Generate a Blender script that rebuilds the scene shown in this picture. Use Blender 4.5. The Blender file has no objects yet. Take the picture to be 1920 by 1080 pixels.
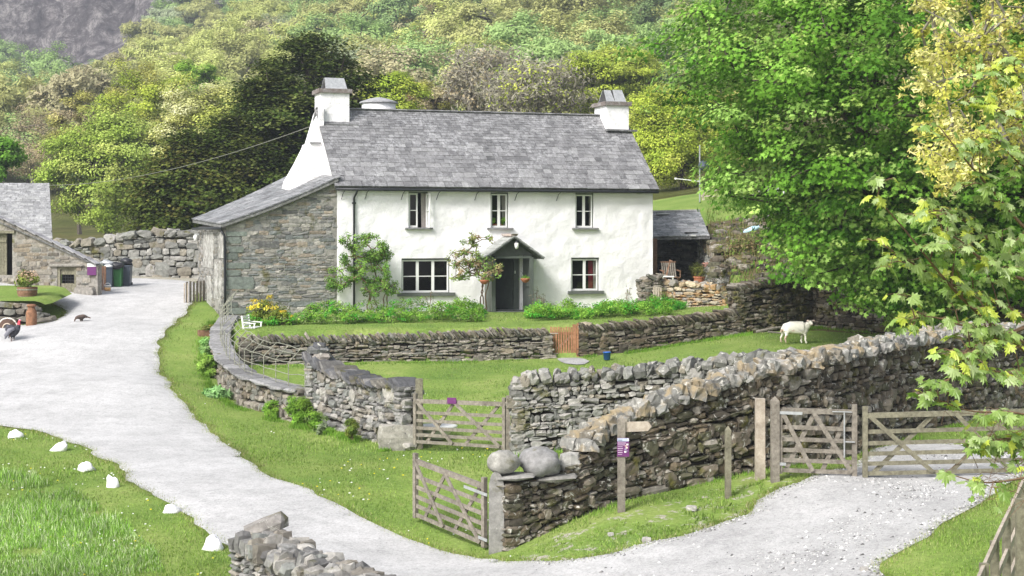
import bpy, math, random
import numpy as np
from mathutils import Vector, Matrix

SC = bpy.context.scene
COL = SC.collection
F = 3000.0      # focal length in pixels of a 1920 px wide frame
HC = 2.8        # camera height above the cottage doorstep
YH = 440.0      # horizon row
rad = math.radians
HAZE = 0.0004

# ---------------------------------------------------------------- camera, sky, sun, exposure
cam_d = bpy.data.cameras.new("camera"); cam = bpy.data.objects.new("camera", cam_d); COL.objects.link(cam)
cam.location = (0, 0, HC); cam.rotation_euler = (rad(90), 0, 0)
cam_d.sensor_width = 36.0; cam_d.lens = 36.0 * F / 1920.0
cam_d.shift_y = -(540 - YH) / 1920.0
cam_d.clip_start = 0.3; cam_d.clip_end = 3000
SC.camera = cam

SUN_EL, SUN_AZ = 42.0, 220.0      # azimuth clockwise from +Y (view direction): behind the camera, to the left
W = bpy.data.worlds.new("World"); SC.world = W; W.use_nodes = True
nt = W.node_tree; nt.nodes.clear()
sky = nt.nodes.new('ShaderNodeTexSky'); sky.sky_type = 'NISHITA'; sky.sun_disc = False
sky.sun_elevation = rad(SUN_EL); sky.sun_rotation = rad(SUN_AZ)
sky.air_density = 1.0; sky.dust_density = 3.0; sky.ozone_density = 1.0
bg = nt.nodes.new('ShaderNodeBackground'); bg.inputs[1].default_value = 0.13
wo = nt.nodes.new('ShaderNodeOutputWorld')
hsv = nt.nodes.new('ShaderNodeHueSaturation'); hsv.inputs['Saturation'].default_value = 0.45
nt.links.new(sky.outputs[0], hsv.inputs['Color']); nt.links.new(hsv.outputs[0], bg.inputs[0]); nt.links.new(bg.outputs[0], wo.inputs[0])

sl = bpy.data.lights.new("sun", 'SUN'); sun = bpy.data.objects.new("sun", sl); COL.objects.link(sun)
sl.energy = 2.5; sl.angle = rad(20.0); sl.color = (1.0, 0.98, 0.945)
az, el = rad(SUN_AZ), rad(SUN_EL)
sdir = Vector((math.sin(az) * math.cos(el), math.cos(az) * math.cos(el), math.sin(el)))
sun.rotation_euler = (-sdir).to_track_quat('-Z', 'Y').to_euler()
sun.location = sdir * 60

SC.view_settings.view_transform = 'Standard'; SC.view_settings.look = 'None'
SC.view_settings.exposure = 0.88; SC.view_settings.gamma = 1.0
SC.render.engine = 'CYCLES'
cy = SC.cycles
cy.use_denoising = True; cy.denoising_prefilter = 'ACCURATE'
cy.max_bounces = 6; cy.diffuse_bounces = 3; cy.glossy_bounces = 2; cy.transmission_bounces = 2; cy.transparent_max_bounces = 6; cy.volume_bounces = 0
cy.sample_clamp_indirect = 6.0

# ---------------------------------------------------------------- helpers
def P(px, py, Y):
    return np.array(((px - 960) * Y / F, Y, HC - (py - YH) * Y / F))
def PX(px, Y):
    return (px - 960) * Y / F
def ZZ(py, Y):
    return HC - (py - YH) * Y / F

def tag(o, label=None, cat=None, group=None, kind=None):
    if label: o['label'] = label
    if cat: o['category'] = cat
    if group: o['group'] = group
    if kind: o['kind'] = kind
    return o
def empty(name, loc=(0, 0, 0), rz=0.0):
    o = bpy.data.objects.new(name, None); COL.objects.link(o)
    o.location = tuple(float(v) for v in loc); o.rotation_euler = (0, 0, rz); o.empty_display_size = 0.2
    return o

class MB:
    """collects verts / faces / per-vertex tint and links them as one mesh object"""
    def __init__(s): s.V = []; s.Fc = []; s.T = []; s.n = 0; s.mi = []
    def add(s, V, faces, tint=(1, 1, 1), mi=0):
        V = np.asarray(V, float).reshape(-1, 3)
        k = len(V)
        if isinstance(faces, np.ndarray): s.Fc.append(faces.astype(np.int64) + s.n); cnt = len(faces)
        else:
            by = {}
            for f in faces: by.setdefault(len(f), []).append(f)
            cnt = 0
            for L, fs in by.items(): s.Fc.append(np.array(fs, np.int64) + s.n); cnt += len(fs)
        s.mi.append((cnt, mi))
        t = np.asarray(tint, float)
        if t.ndim == 1: t = np.tile(t[:3], (k, 1))
        s.V.append(V); s.T.append(t[:, :3]); s.n += k
    def box(s, c, size, rz=0.0, tint=(1, 1, 1), A=None, mi=0, jit=0.0):
        """A: 3x3 rows = axes"""
        c = np.asarray(c, float); h = np.asarray(size, float) / 2
        if A is None:
            ca, sa = math.cos(rz), math.sin(rz); A = np.array(((ca, sa, 0), (-sa, ca, 0), (0, 0, 1.0)))
        sg = np.array([(x, y, z) for z in (-1, 1) for y in (-1, 1) for x in (-1, 1)], float)
        if jit: sg = sg + RNG.normal(0, jit, sg.shape)
        s.add(c + (sg * h) @ np.asarray(A, float), [(0, 2, 3, 1), (4, 5, 7, 6), (0, 1, 5, 4), (2, 6, 7, 3), (0, 4, 6, 2), (1, 3, 7, 5)], tint, mi)
    def bar(s, a, b, w, h=None, up=(0, 0, 1), tint=(1, 1, 1), mi=0):
        a = np.asarray(a, float); b = np.asarray(b, float); d = b - a; L = np.linalg.norm(d)
        if L < 1e-6: return
        x = d / L; up = np.asarray(up, float)
        if abs(x @ up) > 0.98: up = np.array((0, 1.0, 0))
        y = np.cross(up, x); y /= np.linalg.norm(y); z = np.cross(x, y)
        s.box((a + b) / 2, (L, w, h or w), A=np.array((x, y, z)), tint=tint, mi=mi)
    def tube(s, pts, r, n=6, tint=(1, 1, 1), cap=True, mi=0):
        pts = np.asarray(pts, float); m = len(pts)
        r = np.full(m, r) if np.isscalar(r) else np.asarray(r, float)
        t = np.gradient(pts, axis=0); t /= np.linalg.norm(t, axis=1)[:, None] + 1e-9
        ref = np.array((0, 0, 1.0)) if abs(t[0][2]) < 0.9 else np.array((0, 1.0, 0))
        V = []
        for i in range(m):
            a = np.cross(ref, t[i]); na = np.linalg.norm(a)
            if na < 1e-3: a = np.array((1.0, 0, 0)); na = 1
            a /= na; b = np.cross(t[i], a)
            ref = b if abs(t[i] @ ref) > .9 else ref
            for k in range(n):
                an = 2 * math.pi * k / n
                V.append(pts[i] + r[i] * (math.cos(an) * a + math.sin(an) * b))
        fs = [(i * n + k, i * n + (k + 1) % n, (i + 1) * n + (k + 1) % n, (i + 1) * n + k) for i in range(m - 1) for k in range(n)]
        if cap: fs += [tuple(range(n))[::-1], tuple((m - 1) * n + k for k in range(n))]
        s.add(V, fs, tint, mi)
    def lathe(s, prof, c=(0, 0, 0), n=20, tint=(1, 1, 1), mi=0, ax=None):
        """prof: (r,z) list"""
        V = []
        for (r, z) in prof:
            for k in range(n):
                an = 2 * math.pi * k / n
                V.append((r * math.cos(an), r * math.sin(an), z))
        V = np.array(V)
        if ax is not None: V = V @ np.asarray(ax, float)
        m = len(prof)
        fs = [(i * n + k, i * n + (k + 1) % n, (i + 1) * n + (k + 1) % n, (i + 1) * n + k) for i in range(m - 1) for k in range(n)]
        if prof[0][0] > 1e-4: fs.append(tuple(range(n))[::-1])
        if prof[-1][0] > 1e-4: fs.append(tuple((m - 1) * n + k for k in range(n)))
        s.add(V + np.asarray(c, float), fs, tint, mi)
    def prism(s, poly, vec, tint=(1, 1, 1), mi=0):
        """poly: list of 3D points, extruded by vec"""
        a = np.asarray(poly, float); b = a + np.asarray(vec, float); n = len(a)
        s.add(np.vstack((a, b)), [tuple(range(n))[::-1], tuple(range(n, 2 * n))] + [(i, (i + 1) % n, n + (i + 1) % n, n + i) for i in range(n)], tint, mi)
    def mesh(s, name, mats, smooth=False):
        me = bpy.data.meshes.new(name)
        if s.n:
            V = np.vstack(s.V); T = np.vstack(s.T)
            me.vertices.add(len(V)); me.vertices.foreach_set('co', V.astype(np.float32).ravel())
            lt = np.concatenate([np.full(len(f), f.shape[1]) for f in s.Fc]); lv = np.concatenate([f.ravel() for f in s.Fc])
            me.loops.add(len(lv)); me.loops.foreach_set('vertex_index', lv.astype(np.int32))
            me.polygons.add(len(lt))
            ls = np.concatenate(([0], np.cumsum(lt)[:-1]))
            me.polygons.foreach_set('loop_start', ls.astype(np.int32)); me.polygons.foreach_set('loop_total', lt.astype(np.int32))
            me.update(calc_edges=True)
            at = me.color_attributes.new('tint', 'FLOAT_COLOR', 'POINT')
            c = np.ones((len(V), 4), np.float32); c[:, :3] = T; at.data.foreach_set('color', c.ravel())
            if any(m for _, m in s.mi):
                mi = np.concatenate([np.full(c_, m) for c_, m in s.mi]); me.polygons.foreach_set('material_index', mi.astype(np.int32))
            me.polygons.foreach_set('use_smooth', np.full(len(lt), smooth))
            me.validate()
        for m in (mats if isinstance(mats, (list, tuple)) else [mats]): me.materials.append(m)
        return me
    def build(s, name, mats, parent=None, smooth=False, origin=None):
        """verts are in world space when parent is None or origin is given; else in the parent's space"""
        if origin is not None:
            o_ = np.asarray(origin, float); s.V = [v - o_ for v in s.V]
        me = s.mesh(name, mats, smooth)
        o = bpy.data.objects.new(name, me); COL.objects.link(o)
        if parent is not None: o.parent = parent
        if origin is not None and parent is None: o.location = tuple(float(q) for q in origin)
        return o
RNG = np.random.default_rng(7)
def children(o): return [c for c in bpy.data.objects if c.parent == o]
def copy_tree(o, parent=None, kids=None):
    c = o.copy(); COL.objects.link(c); c.parent = parent
    for ch in (children(o) if kids is None else kids): copy_tree(ch, c)
    return c

# ---------------------------------------------------------------- materials
def mat(name):
    m = bpy.data.materials.new(name); m.use_nodes = True; m.node_tree.nodes.clear()
    return m, m.node_tree
def N(t, typ, **kw):
    n = t.nodes.new(typ)
    for k, v in kw.items():
        if k.startswith('i_'):
            k = k[2:]; n.inputs[int(k) if k.isdigit() else k].default_value = v
        else: setattr(n, k, v)
    return n
def noise(t, scale, detail=4, rough=0.6, obj=False, dist=0.0):
    n = N(t, 'ShaderNodeTexNoise'); n.inputs['Scale'].default_value = scale; n.inputs['Detail'].default_value = detail
    n.inputs['Roughness'].default_value = rough; n.inputs['Distortion'].default_value = dist
    g = N(t, 'ShaderNodeNewGeometry') if not obj else N(t, 'ShaderNodeTexCoord')
    t.links.new(g.outputs['Position'] if not obj else g.outputs['Object'], n.inputs['Vector'])
    return n
def ramp(t, src, stops):
    r = N(t, 'ShaderNodeValToRGB'); e = r.color_ramp.elements
    while len(e) < len(stops): e.new(0.5)
    for i, (p, c) in enumerate(stops):
        e[i].position = p; e[i].color = (*c, 1) if not np.isscalar(c) else (c, c, c, 1)
    t.links.new(src, r.inputs[0]); return r
def mixc(t, a, b, fac, typ='MIX'):
    m = N(t, 'ShaderNodeMix', data_type='RGBA', blend_type=typ)
    for s, v in ((m.inputs[6], a), (m.inputs[7], b), (m.inputs[0], fac)):
        if isinstance(v, bpy.types.NodeSocket): t.links.new(v, s)
        elif np.isscalar(v): s.default_value = v
        else: s.default_value = (*v, 1)
    return m.outputs[2]
def finish(t, col, rough=0.85, bump=None, bs=0.3, bd=0.02, spec=0.3, metal=0.0):
    p = N(t, 'ShaderNodeBsdfPrincipled'); o = N(t, 'ShaderNodeOutputMaterial')
    if isinstance(col, bpy.types.NodeSocket): t.links.new(col, p.inputs['Base Color'])
    else: p.inputs['Base Color'].default_value = (*col, 1)
    if isinstance(rough, bpy.types.NodeSocket): t.links.new(rough, p.inputs['Roughness'])
    else: p.inputs['Roughness'].default_value = rough
    p.inputs['Specular IOR Level'].default_value = spec; p.inputs['Metallic'].default_value = metal
    if bump is not None:
        b = N(t, 'ShaderNodeBump'); b.inputs['Strength'].default_value = bs; b.inputs['Distance'].default_value = bd
        t.links.new(bump, b.inputs['Height']); t.links.new(b.outputs[0], p.inputs['Normal'])
    t.links.new(p.outputs[0], o.inputs[0]); return p
def simple(name, col, rough=0.7, var=0.25, scale=6.0, bump=0.2, metal=0.0, bd=0.01, spec=0.3, tint=False):
    m, t = mat(name); n = noise(t, scale, 5)
    base = col
    a = tuple(max(0, c * (1 - var)) for c in col); b = tuple(min(1, c * (1 + var)) for c in col)
    r = ramp(t, n.outputs[0], [(0.3, a), (0.7, b)])
    c = r.outputs[0]
    if tint:
        at = N(t, 'ShaderNodeAttribute', attribute_name='tint'); c = mixc(t, c, at.outputs['Color'], 1.0, 'MULTIPLY')
    n2 = noise(t, scale * 6, 3)
    finish(t, c, rough, n2.outputs[0], bump, bd, spec, metal); return m

def stone_mat(name, lichen=0.35, moss=0.0, lich_col=(0.5, 0.49, 0.44), gain=0.92, moss_col=(0.09, 0.085, 0.02)):
    m, t = mat(name)
    at = N(t, 'ShaderNodeAttribute', attribute_name='tint')
    n1 = noise(t, 9, 6, 0.65); v = ramp(t, n1.outputs[0], [(0.3, 0.6 * gain), (0.72, 1.25 * gain)])
    c = mixc(t, at.outputs['Color'], v.outputs[0], 1.0, 'MULTIPLY')
    n2 = noise(t, 7, 8, 0.72, dist=0.6)
    th = 0.66 - 0.12 * lichen
    l = ramp(t, n2.outputs[0], [(th, 0.0), (th + 0.05, min(1.0, 0.5 + lichen * 0.6))])
    c = mixc(t, c, lich_col, l.outputs[0])
    if moss > 0:
        n3 = noise(t, 2.2, 5, 0.6); q = ramp(t, n3.outputs[0], [(0.62 - 0.15 * moss, 0.0), (0.72 - 0.12 * moss, 0.85)])
        c = mixc(t, c, moss_col, q.outputs[0])
    n4 = noise(t, 35, 5, 0.7)
    finish(t, c, 0.92, n4.outputs[0], 0.6, 0.02, 0.15); return m

def leaf_mat(name, transl=0.35, obj=False, gloss=0.0):
    m, t = mat(name)
    at = N(t, 'ShaderNodeAttribute', attribute_name='tint'); c = at.outputs['Color']
    if obj:
        oi = N(t, 'ShaderNodeObjectInfo'); c = mixc(t, c, oi.outputs['Color'], 1.0, 'MULTIPLY')
    d = N(t, 'ShaderNodeBsdfDiffuse'); tr = N(t, 'ShaderNodeBsdfTranslucent'); mx = N(t, 'ShaderNodeMixShader'); mx.inputs[0].default_value = transl
    t.links.new(c, d.inputs[0]); t.links.new(c, tr.inputs[0])
    t.links.new(d.outputs[0], mx.inputs[1]); t.links.new(tr.outputs[0], mx.inputs[2])
    last = mx.outputs[0]
    if gloss:
        g = N(t, 'ShaderNodeBsdfGlossy'); g.inputs['Roughness'].default_value = 0.45; g.inputs['Color'].default_value = (1, 1, 1, 1)
        m2 = N(t, 'ShaderNodeMixShader'); m2.inputs[0].default_value = gloss
        t.links.new(last, m2.inputs[1]); t.links.new(g.outputs[0], m2.inputs[2]); last = m2.outputs[0]
    o = N(t, 'ShaderNodeOutputMaterial'); t.links.new(last, o.inputs[0]); return m

M = {}
M['stone'] = stone_mat('stone', 0.25, 0.1)
M['stone_lichen'] = stone_mat('stone_lichen', 0.7, 0.35)
M['stone_far'] = stone_mat('stone_far', 0.35, 0.2)
M['stone_moss'] = stone_mat('stone_moss', 0.5, 0.8)
M['stone_gold'] = stone_mat('stone_gold', 0.4, 0.75, moss_col=(0.36, 0.2, 0.07))
M['straw_top'] = stone_mat('straw_top', 0.9, 0.9, lich_col=(0.46, 0.445, 0.4), moss_col=(0.3, 0.235, 0.14), gain=.8)
M['leaf'] = leaf_mat('leaf', 0.35); M['leaf_near'] = leaf_mat('leaf_near', 0.42, gloss=0.03)
M['leaf_obj'] = leaf_mat('leaf_obj', 0.3, obj=True)
M['bark'] = simple('bark', (0.085, 0.07, 0.055), 0.95, 0.5, 8, 0.6, bd=0.03)
M['bark_grey'] = simple('bark_grey', (0.22, 0.2, 0.17), 0.95, 0.4, 8, 0.4)
M['twig'] = simple('twig', (0.16, 0.1, 0.06), 0.8, 0.3, 20, 0.2)
def wood_mat(name, col, col2, sc=1.0):
    m, t = mat(name)
    n = noise(t, 14 * sc, 6, 0.7, dist=0.4); c = ramp(t, n.outputs[0], [(0.3, col2), (0.68, col)])
    n3 = noise(t, 2.5, 4); g = ramp(t, n3.outputs[0], [(0.35, 0.75), (0.7, 1.12)])
    cc = mixc(t, c.outputs[0], g.outputs[0], 1.0, 'MULTIPLY')
    n2 = noise(t, 60 * sc, 4); finish(t, cc, 0.85, n2.outputs[0], 0.5, 0.01, 0.2); return m
M['oak'] = wood_mat('oak', (0.31, 0.28, 0.235), (0.13, 0.112, 0.09))
M['oak_new'] = wood_mat('oak_new', (0.52, 0.46, 0.38), (0.34, 0.28, 0.22))
M['oak_green'] = wood_mat('oak_green', (0.26, 0.245, 0.175), (0.11, 0.1, 0.07))
M['cedar'] = wood_mat('cedar', (0.42, 0.22, 0.12), (0.25, 0.12, 0.06))
M['barrel'] = wood_mat('barrel', (0.3, 0.17, 0.11), (0.14, 0.08, 0.05))
M['rust'] = simple('rust', (0.22, 0.11, 0.06), 0.8, 0.4, 12, 0.4)
M['iron'] = simple('iron', (0.24, 0.24, 0.19), 0.6, 0.5, 25, 0.3)
M['galv'] = simple('galv', (0.5, 0.51, 0.52), 0.4, 0.15, 10, 0.1, metal=0.6)
M['black'] = simple('black_paint', (0.025, 0.027, 0.03), 0.4, 0.2, 10, 0.05)
M['white_paint'] = simple('white_paint', (0.8, 0.8, 0.78), 0.5, 0.04, 6, 0.05)
M['dark_frame'] = simple('dark_frame', (0.12, 0.13, 0.12), 0.6, 0.2, 8, 0.1)
M['sage'] = simple('sage_paint', (0.1, 0.115, 0.1), 0.5, 0.12, 5, 0.1)
M['slab'] = simple('slate_slab', (0.22, 0.22, 0.225), 0.8, 0.3, 5, 0.4)
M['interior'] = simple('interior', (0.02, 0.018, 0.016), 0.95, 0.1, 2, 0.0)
M['purple'] = simple('purple_print', (0.13, 0.03, 0.13), 0.5, 0.05, 5, 0.0)
M['cloth'] = simple('curtain_cloth', (0.5, 0.45, 0.42), 0.9, 0.15, 8, 0.1)
M['red_cloth'] = simple('red_curtain', (0.3, 0.03, 0.05), 0.9, 0.15, 8, 0.1)
M['terracotta'] = simple('terracotta', (0.36, 0.13, 0.07), 0.8, 0.2, 10, 0.1)
M['blue_plastic'] = simple('blue_plastic', (0.04, 0.14, 0.5), 0.4, 0.08, 5, 0.0)
M['pale_blue'] = simple('pale_blue', (0.45, 0.66, 0.75), 0.5, 0.1, 5, 0.0)
M['green_plastic'] = simple('green_plastic', (0.05, 0.17, 0.06), 0.45, 0.1, 5, 0.0)
M['grey_plastic'] = simple('grey_plastic', (0.07, 0.085, 0.11), 0.45, 0.12, 5, 0.0)
M['bag'] = simple('bag', (0.03, 0.03, 0.035), 0.3, 0.2, 12, 0.4)
M['tint'] = simple('tinted', (1, 1, 1), 0.8, 0.12, 10, 0.2, tint=True)
def glass_mat():
    m, t = mat('window_glass')
    a = N(t, 'ShaderNodeBsdfTransparent'); g = N(t, 'ShaderNodeBsdfGlossy'); g.inputs['Roughness'].default_value = 0.04
    a.inputs[0].default_value = (0.75, 0.78, 0.76, 1); g.inputs[0].default_value = (0.9, 0.9, 0.9, 1)
    mx = N(t, 'ShaderNodeMixShader'); mx.inputs[0].default_value = 0.07; o = N(t, 'ShaderNodeOutputMaterial')
    t.links.new(a.outputs[0], mx.inputs[1]); t.links.new(g.outputs[0], mx.inputs[2]); t.links.new(mx.outputs[0], o.inputs[0]); return m
M['glass'] = glass_mat()
def limewash():
    m, t = mat('limewash')
    n = noise(t, 1.6, 5, 0.6); c = ramp(t, n.outputs[0], [(0.3, (0.79, 0.775, 0.79)), (0.65, (0.86, 0.845, 0.85))])
    at = N(t, 'ShaderNodeAttribute', attribute_name='tint')
    n5 = noise(t, 3.2, 8, 0.75, dist=0.8); d = ramp(t, n5.outputs[0], [(0.5, 0.0), (0.68, 1.0)])
    inv = N(t, 'ShaderNodeMath', operation='MULTIPLY'); sep = N(t, 'ShaderNodeSeparateColor'); t.links.new(at.outputs['Color'], sep.inputs[0])
    one = N(t, 'ShaderNodeMath', operation='SUBTRACT'); one.inputs[0].default_value = 1.0; t.links.new(sep.outputs[0], one.inputs[1])
    t.links.new(one.outputs[0], inv.inputs[0]); t.links.new(d.outputs[0], inv.inputs[1])
    cc = mixc(t, c.outputs[0], (0.22, 0.22, 0.2), inv.outputs[0])
    n2 = noise(t, 5.5, 4, 0.6); n3 = noise(t, 30, 4, 0.6)
    ad = N(t, 'ShaderNodeMath', operation='MULTIPLY_ADD'); t.links.new(n3.outputs[0], ad.inputs[0]); ad.inputs[1].default_value = 0.25; t.links.new(n2.outputs[0], ad.inputs[2])
    finish(t, cc, 0.9, ad.outputs[0], 0.5, 0.05, 0.15); return m
M['limewash'] = limewash()
def flaking():
    m, t = mat('flaking_limewash'); n = noise(t, 4, 8, 0.8, dist=0.5); c = ramp(t, n.outputs[0], [(0.38, (.2, .19, .17)), (0.5, (.36, .35, .32)), (0.6, (.62, .61, .58))])
    n2 = noise(t, 14, 6, 0.8); finish(t, c.outputs[0], 0.95, n2.outputs[0], 0.9, 0.05, 0.1); return m
M['flaking'] = flaking()
def slate_mat(name, g=1.0, lich=0.5):
    m, t = mat(name)
    at = N(t, 'ShaderNodeAttribute', attribute_name='tint')
    n1 = noise(t, 12, 6, 0.7); v = ramp(t, n1.outputs[0], [(0.3, 0.72 * g), (0.7, 1.2 * g)])
    c = mixc(t, at.outputs['Color'], v.outputs[0], 1.0, 'MULTIPLY')
    n2 = noise(t, 1.1, 7, 0.7, dist=0.5); l = ramp(t, n2.outputs[0], [(0.4, 0.05), (0.66, lich)])
    n6 = noise(t, 7, 7, 0.85); l2 = ramp(t, n6.outputs[0], [(0.44, 0.0), (0.6, 1.0)])
    f = mixc(t, l.outputs[0], l2.outputs[0], 1.0, 'MULTIPLY')
    c = mixc(t, c, (0.5, 0.5, 0.51), f)
    n4 = noise(t, 30, 4, 0.7); finish(t, c, 0.75, n4.outputs[0], 0.4, 0.01, 0.25); return m
M['slate'] = slate_mat('slate_roof', 1.0, 0.75)
# ---------------------------------------------------------------- terrain heights
class RBF:
    def __init__(s, pts, c=2.0):
        A = np.array(pts, float); s.p = A[:, :2]; n = len(A); s.c = c
        r = np.sqrt(((s.p[:, None] - s.p[None]) ** 2).sum(-1) + c * c)
        K = np.zeros((n + 3, n + 3)); K[:n, :n] = r; K[:n, n] = 1; K[:n, n + 1:] = s.p; K[n, :n] = 1; K[n + 1:, :n] = s.p.T
        K[:n, :n] -= np.eye(n) * 0.02
        s.w = np.linalg.solve(K, np.concatenate((A[:, 2], (0, 0, 0))))
    def __call__(s, X, Y):
        X = np.asarray(X, float); Y = np.asarray(Y, float); sh = X.shape; x = X.ravel(); y = Y.ravel(); out = np.empty(len(x))
        for i in range(0, len(x), 20000):
            a = x[i:i + 20000]; b = y[i:i + 20000]
            r = np.sqrt((a[:, None] - s.p[:, 0]) ** 2 + (b[:, None] - s.p[:, 1]) ** 2 + s.c ** 2)
            out[i:i + 20000] = r @ s.w[:-3] + s.w[-3] + s.w[-2] * a + s.w[-1] * b
        return out.reshape(sh)
def pz(px, Y, z): return (PX(px, Y), Y, z)
LOWP = [P(*q) for q in [(900, 1078, 25), (500, 1078, 25), (150, 1078, 25), (-300, 1078, 25), (1300, 1078, 23.3), (1700, 1078, 21.5), (2050, 1078, 20.5),
    (1700, 930, 26), (1452, 894, 27.6), (1612, 900, 27.3), (1925, 892, 27), (2200, 880, 27), (940, 1035, 26.6), (775, 978, 28.8), (1165, 957, 26.8),
    (1365, 940, 27), (1425, 898, 28), (1150, 942, 27.9), (1400, 885, 29.3), (1600, 852, 31), (1720, 803, 34), (1850, 775, 37), (2100, 760, 39),
    (955, 852, 33), (785, 840, 36), (700, 822, 37), (600, 792, 39.5), (500, 766, 42), (430, 742, 44), (400, 706, 46.5), (405, 652, 50), (425, 602, 54),
    (850, 750, 42), (650, 690, 48), (1030, 672, 50), (1180, 660, 50.5), (1413, 625, 52), (1522, 613, 54), (1493, 643, 48), (1200, 690, 46), (1400, 665, 46),
    (1650, 628, 52), (1900, 640, 50), (200, 800, 38), (0, 797, 38), (-250, 790, 38), (0, 900, 31.5), (400, 900, 31.5), (600, 950, 29.3), (200, 1000, 27.7),
    (100, 720, 43.5), (300, 720, 43.5), (0, 650, 49.5), (20, 640, 50), (250, 650, 49.5), (152, 603, 54), (300, 600, 55), (60, 611, 54), (215, 541, 63),
    (300, 529, 66), (365, 535, 64), (130, 552, 60), (0, 518, 63), (-250, 515, 64), (360, 575, 57.5)]]
LOWP += [pz(960, 0, -2.2), pz(960, 12, -2.6), (-20, 5, -2.4), (20, 5, -1.5), pz(1300, 36, -1.0), pz(1500, 38, -0.6), pz(960, 40, -1.4), (30, 30, -0.9), (-30, 25, -2.3)]
low = RBF(LOWP)
gard = RBF([pz(460, 49, -.14), pz(700, 49.5, -.12), pz(1000, 50.3, -.08), pz(1100, 50.5, -.03), pz(1380, 51.8, .2), pz(430, 54.2, -.08), pz(640, 55.5, .08),
            pz(1224, 59, .08), pz(1350, 56.5, .3), pz(900, 53, 0.0), pz(800, 60, .1)])
BACKP = [pz(*q) for q in [(1530, 54.6, 1.35), (1450, 55.5, 1.3), (1400, 57, 1.8), (1340, 62, 2.6), (1330, 66, 3.3), (1312, 72, 4.25), (1450, 66, 3.6), (1480, 72, 4.6),
    (1600, 60, 2.5), (1600, 56, 1.6), (1750, 54, 1.6), (1920, 51, 1.0), (2100, 50, 1.0), (1750, 65, 3.2), (2000, 65, 3.2), (1290, 86, 5.2), (1500, 86, 6.2), (1900, 86, 7),
    (1240, 68, 3.7), (1000, 70, 2.5), (700, 70, 1.6), (500, 70, 1.2), (372, 69, 1.1), (200, 69, 1.1), (0, 70, 1.2), (-300, 70, 1.2), (200, 100, 2.1), (200, 140, 2.9),
    (700, 110, 3.2), (1200, 130, 9), (1900, 130, 12), (-300, 140, 2.8), (200, 170, 4), (900, 170, 9), (1700, 170, 16)]]
back = RBF(BACKP, 3.0)
def sstep(a, b, x):
    t = np.clip((np.asarray(x, float) - a) / (b - a), 0, 1); return t * t * (3 - 2 * t)
def vnoise(X, Y, sc, seed=0):
    """smooth value noise in -1..1"""
    X = np.asarray(X, float) / sc; Y = np.asarray(Y, float) / sc
    xi = np.floor(X).astype(np.int64); yi = np.floor(Y).astype(np.int64); fx = X - xi; fy = Y - yi
    fx = fx * fx * (3 - 2 * fx); fy = fy * fy * (3 - 2 * fy)
    def h(a, b):
        q = np.sin(a * 127.1 + b * 311.7 + seed * 74.7) * 43758.5453; return (q - np.floor(q)) * 2 - 1
    return (h(xi, yi) * (1 - fx) + h(xi + 1, yi) * fx) * (1 - fy) + (h(xi, yi + 1) * (1 - fx) + h(xi + 1, yi + 1) * fx) * fy
def backz(X, Y):
    X = np.asarray(X, float); Y = np.asarray(Y, float)
    z = back(np.clip(X, -45, 45), np.clip(Y, 45, 180))
    b = X / np.maximum(Y, 1)
    s = 0.135 + (0.238 - 0.135) * sstep(-0.33, -0.12, b)
    z = z + s * np.maximum(Y - 165, 0)
    far = sstep(170, 260, Y)
    z = z + far * (vnoise(X, Y, 60, 3) * 5 + vnoise(X, Y, 25, 4) * 2)
    # the crag on the left
    cm = sstep(0.02, -0.10, b)
    yy = Y + vnoise(X, Y, 22, 8) * 14 + vnoise(X, Y, 9, 9) * 6
    z = z + cm * (30 * sstep(432, 462, yy) + 22 * sstep(478, 496, yy) + 18 * sstep(515, 560, yy))
    z = z + sstep(420, 450, Y) * cm * (vnoise(X, Y, 7, 5) * 2.5 + vnoise(X, Y, 3.2, 6) * 1.4)
    return z
def pip(X, Y, poly):
    X = np.asarray(X, float); Y = np.asarray(Y, float); ins = np.zeros(X.shape, bool); n = len(poly)
    for i in range(n):
        x1, y1 = poly[i]; x2, y2 = poly[(i + 1) % n]
        if y1 == y2: continue
        c = ((y1 > Y) != (y2 > Y)) & (X < (x2 - x1) * (Y - y1) / (y2 - y1) + x1)
        ins ^= c
    return ins
def sdist(X, Y, poly):
    """signed distance, negative inside, and nearest boundary point"""
    X = np.asarray(X, float); Y = np.asarray(Y, float); best = np.full(X.shape, 1e9); bx = X.copy(); by = Y.copy(); n = len(poly)
    for i in range(n):
        x1, y1 = poly[i]; x2, y2 = poly[(i + 1) % n]; dx, dy = x2 - x1, y2 - y1; L = dx * dx + dy * dy + 1e-12
        t = np.clip(((X - x1) * dx + (Y - y1) * dy) / L, 0, 1); qx = x1 + t * dx; qy = y1 + t * dy
        d = np.hypot(X - qx, Y - qy); m = d < best; best = np.where(m, d, best); bx = np.where(m, qx, bx); by = np.where(m, qy, by)
    return np.where(pip(X, Y, poly), -best, best), bx, by
# wall lines in plan (X, Y)
def L(*pts): return [(PX(a, b), b) for a, b in pts]
W1A = L((448, 48.3), (600, 48.8), (800, 49.4), (1030, 50.2))
W1B = L((1084, 50.4), (1250, 51.1), (1375, 52.0))
W1R = L((1375, 52.0), (1450, 52.8), (1522, 54.2))
W5R = L((1522, 54.2), (1650, 53.0), (1920, 50.6), (2150, 49.0))
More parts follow.
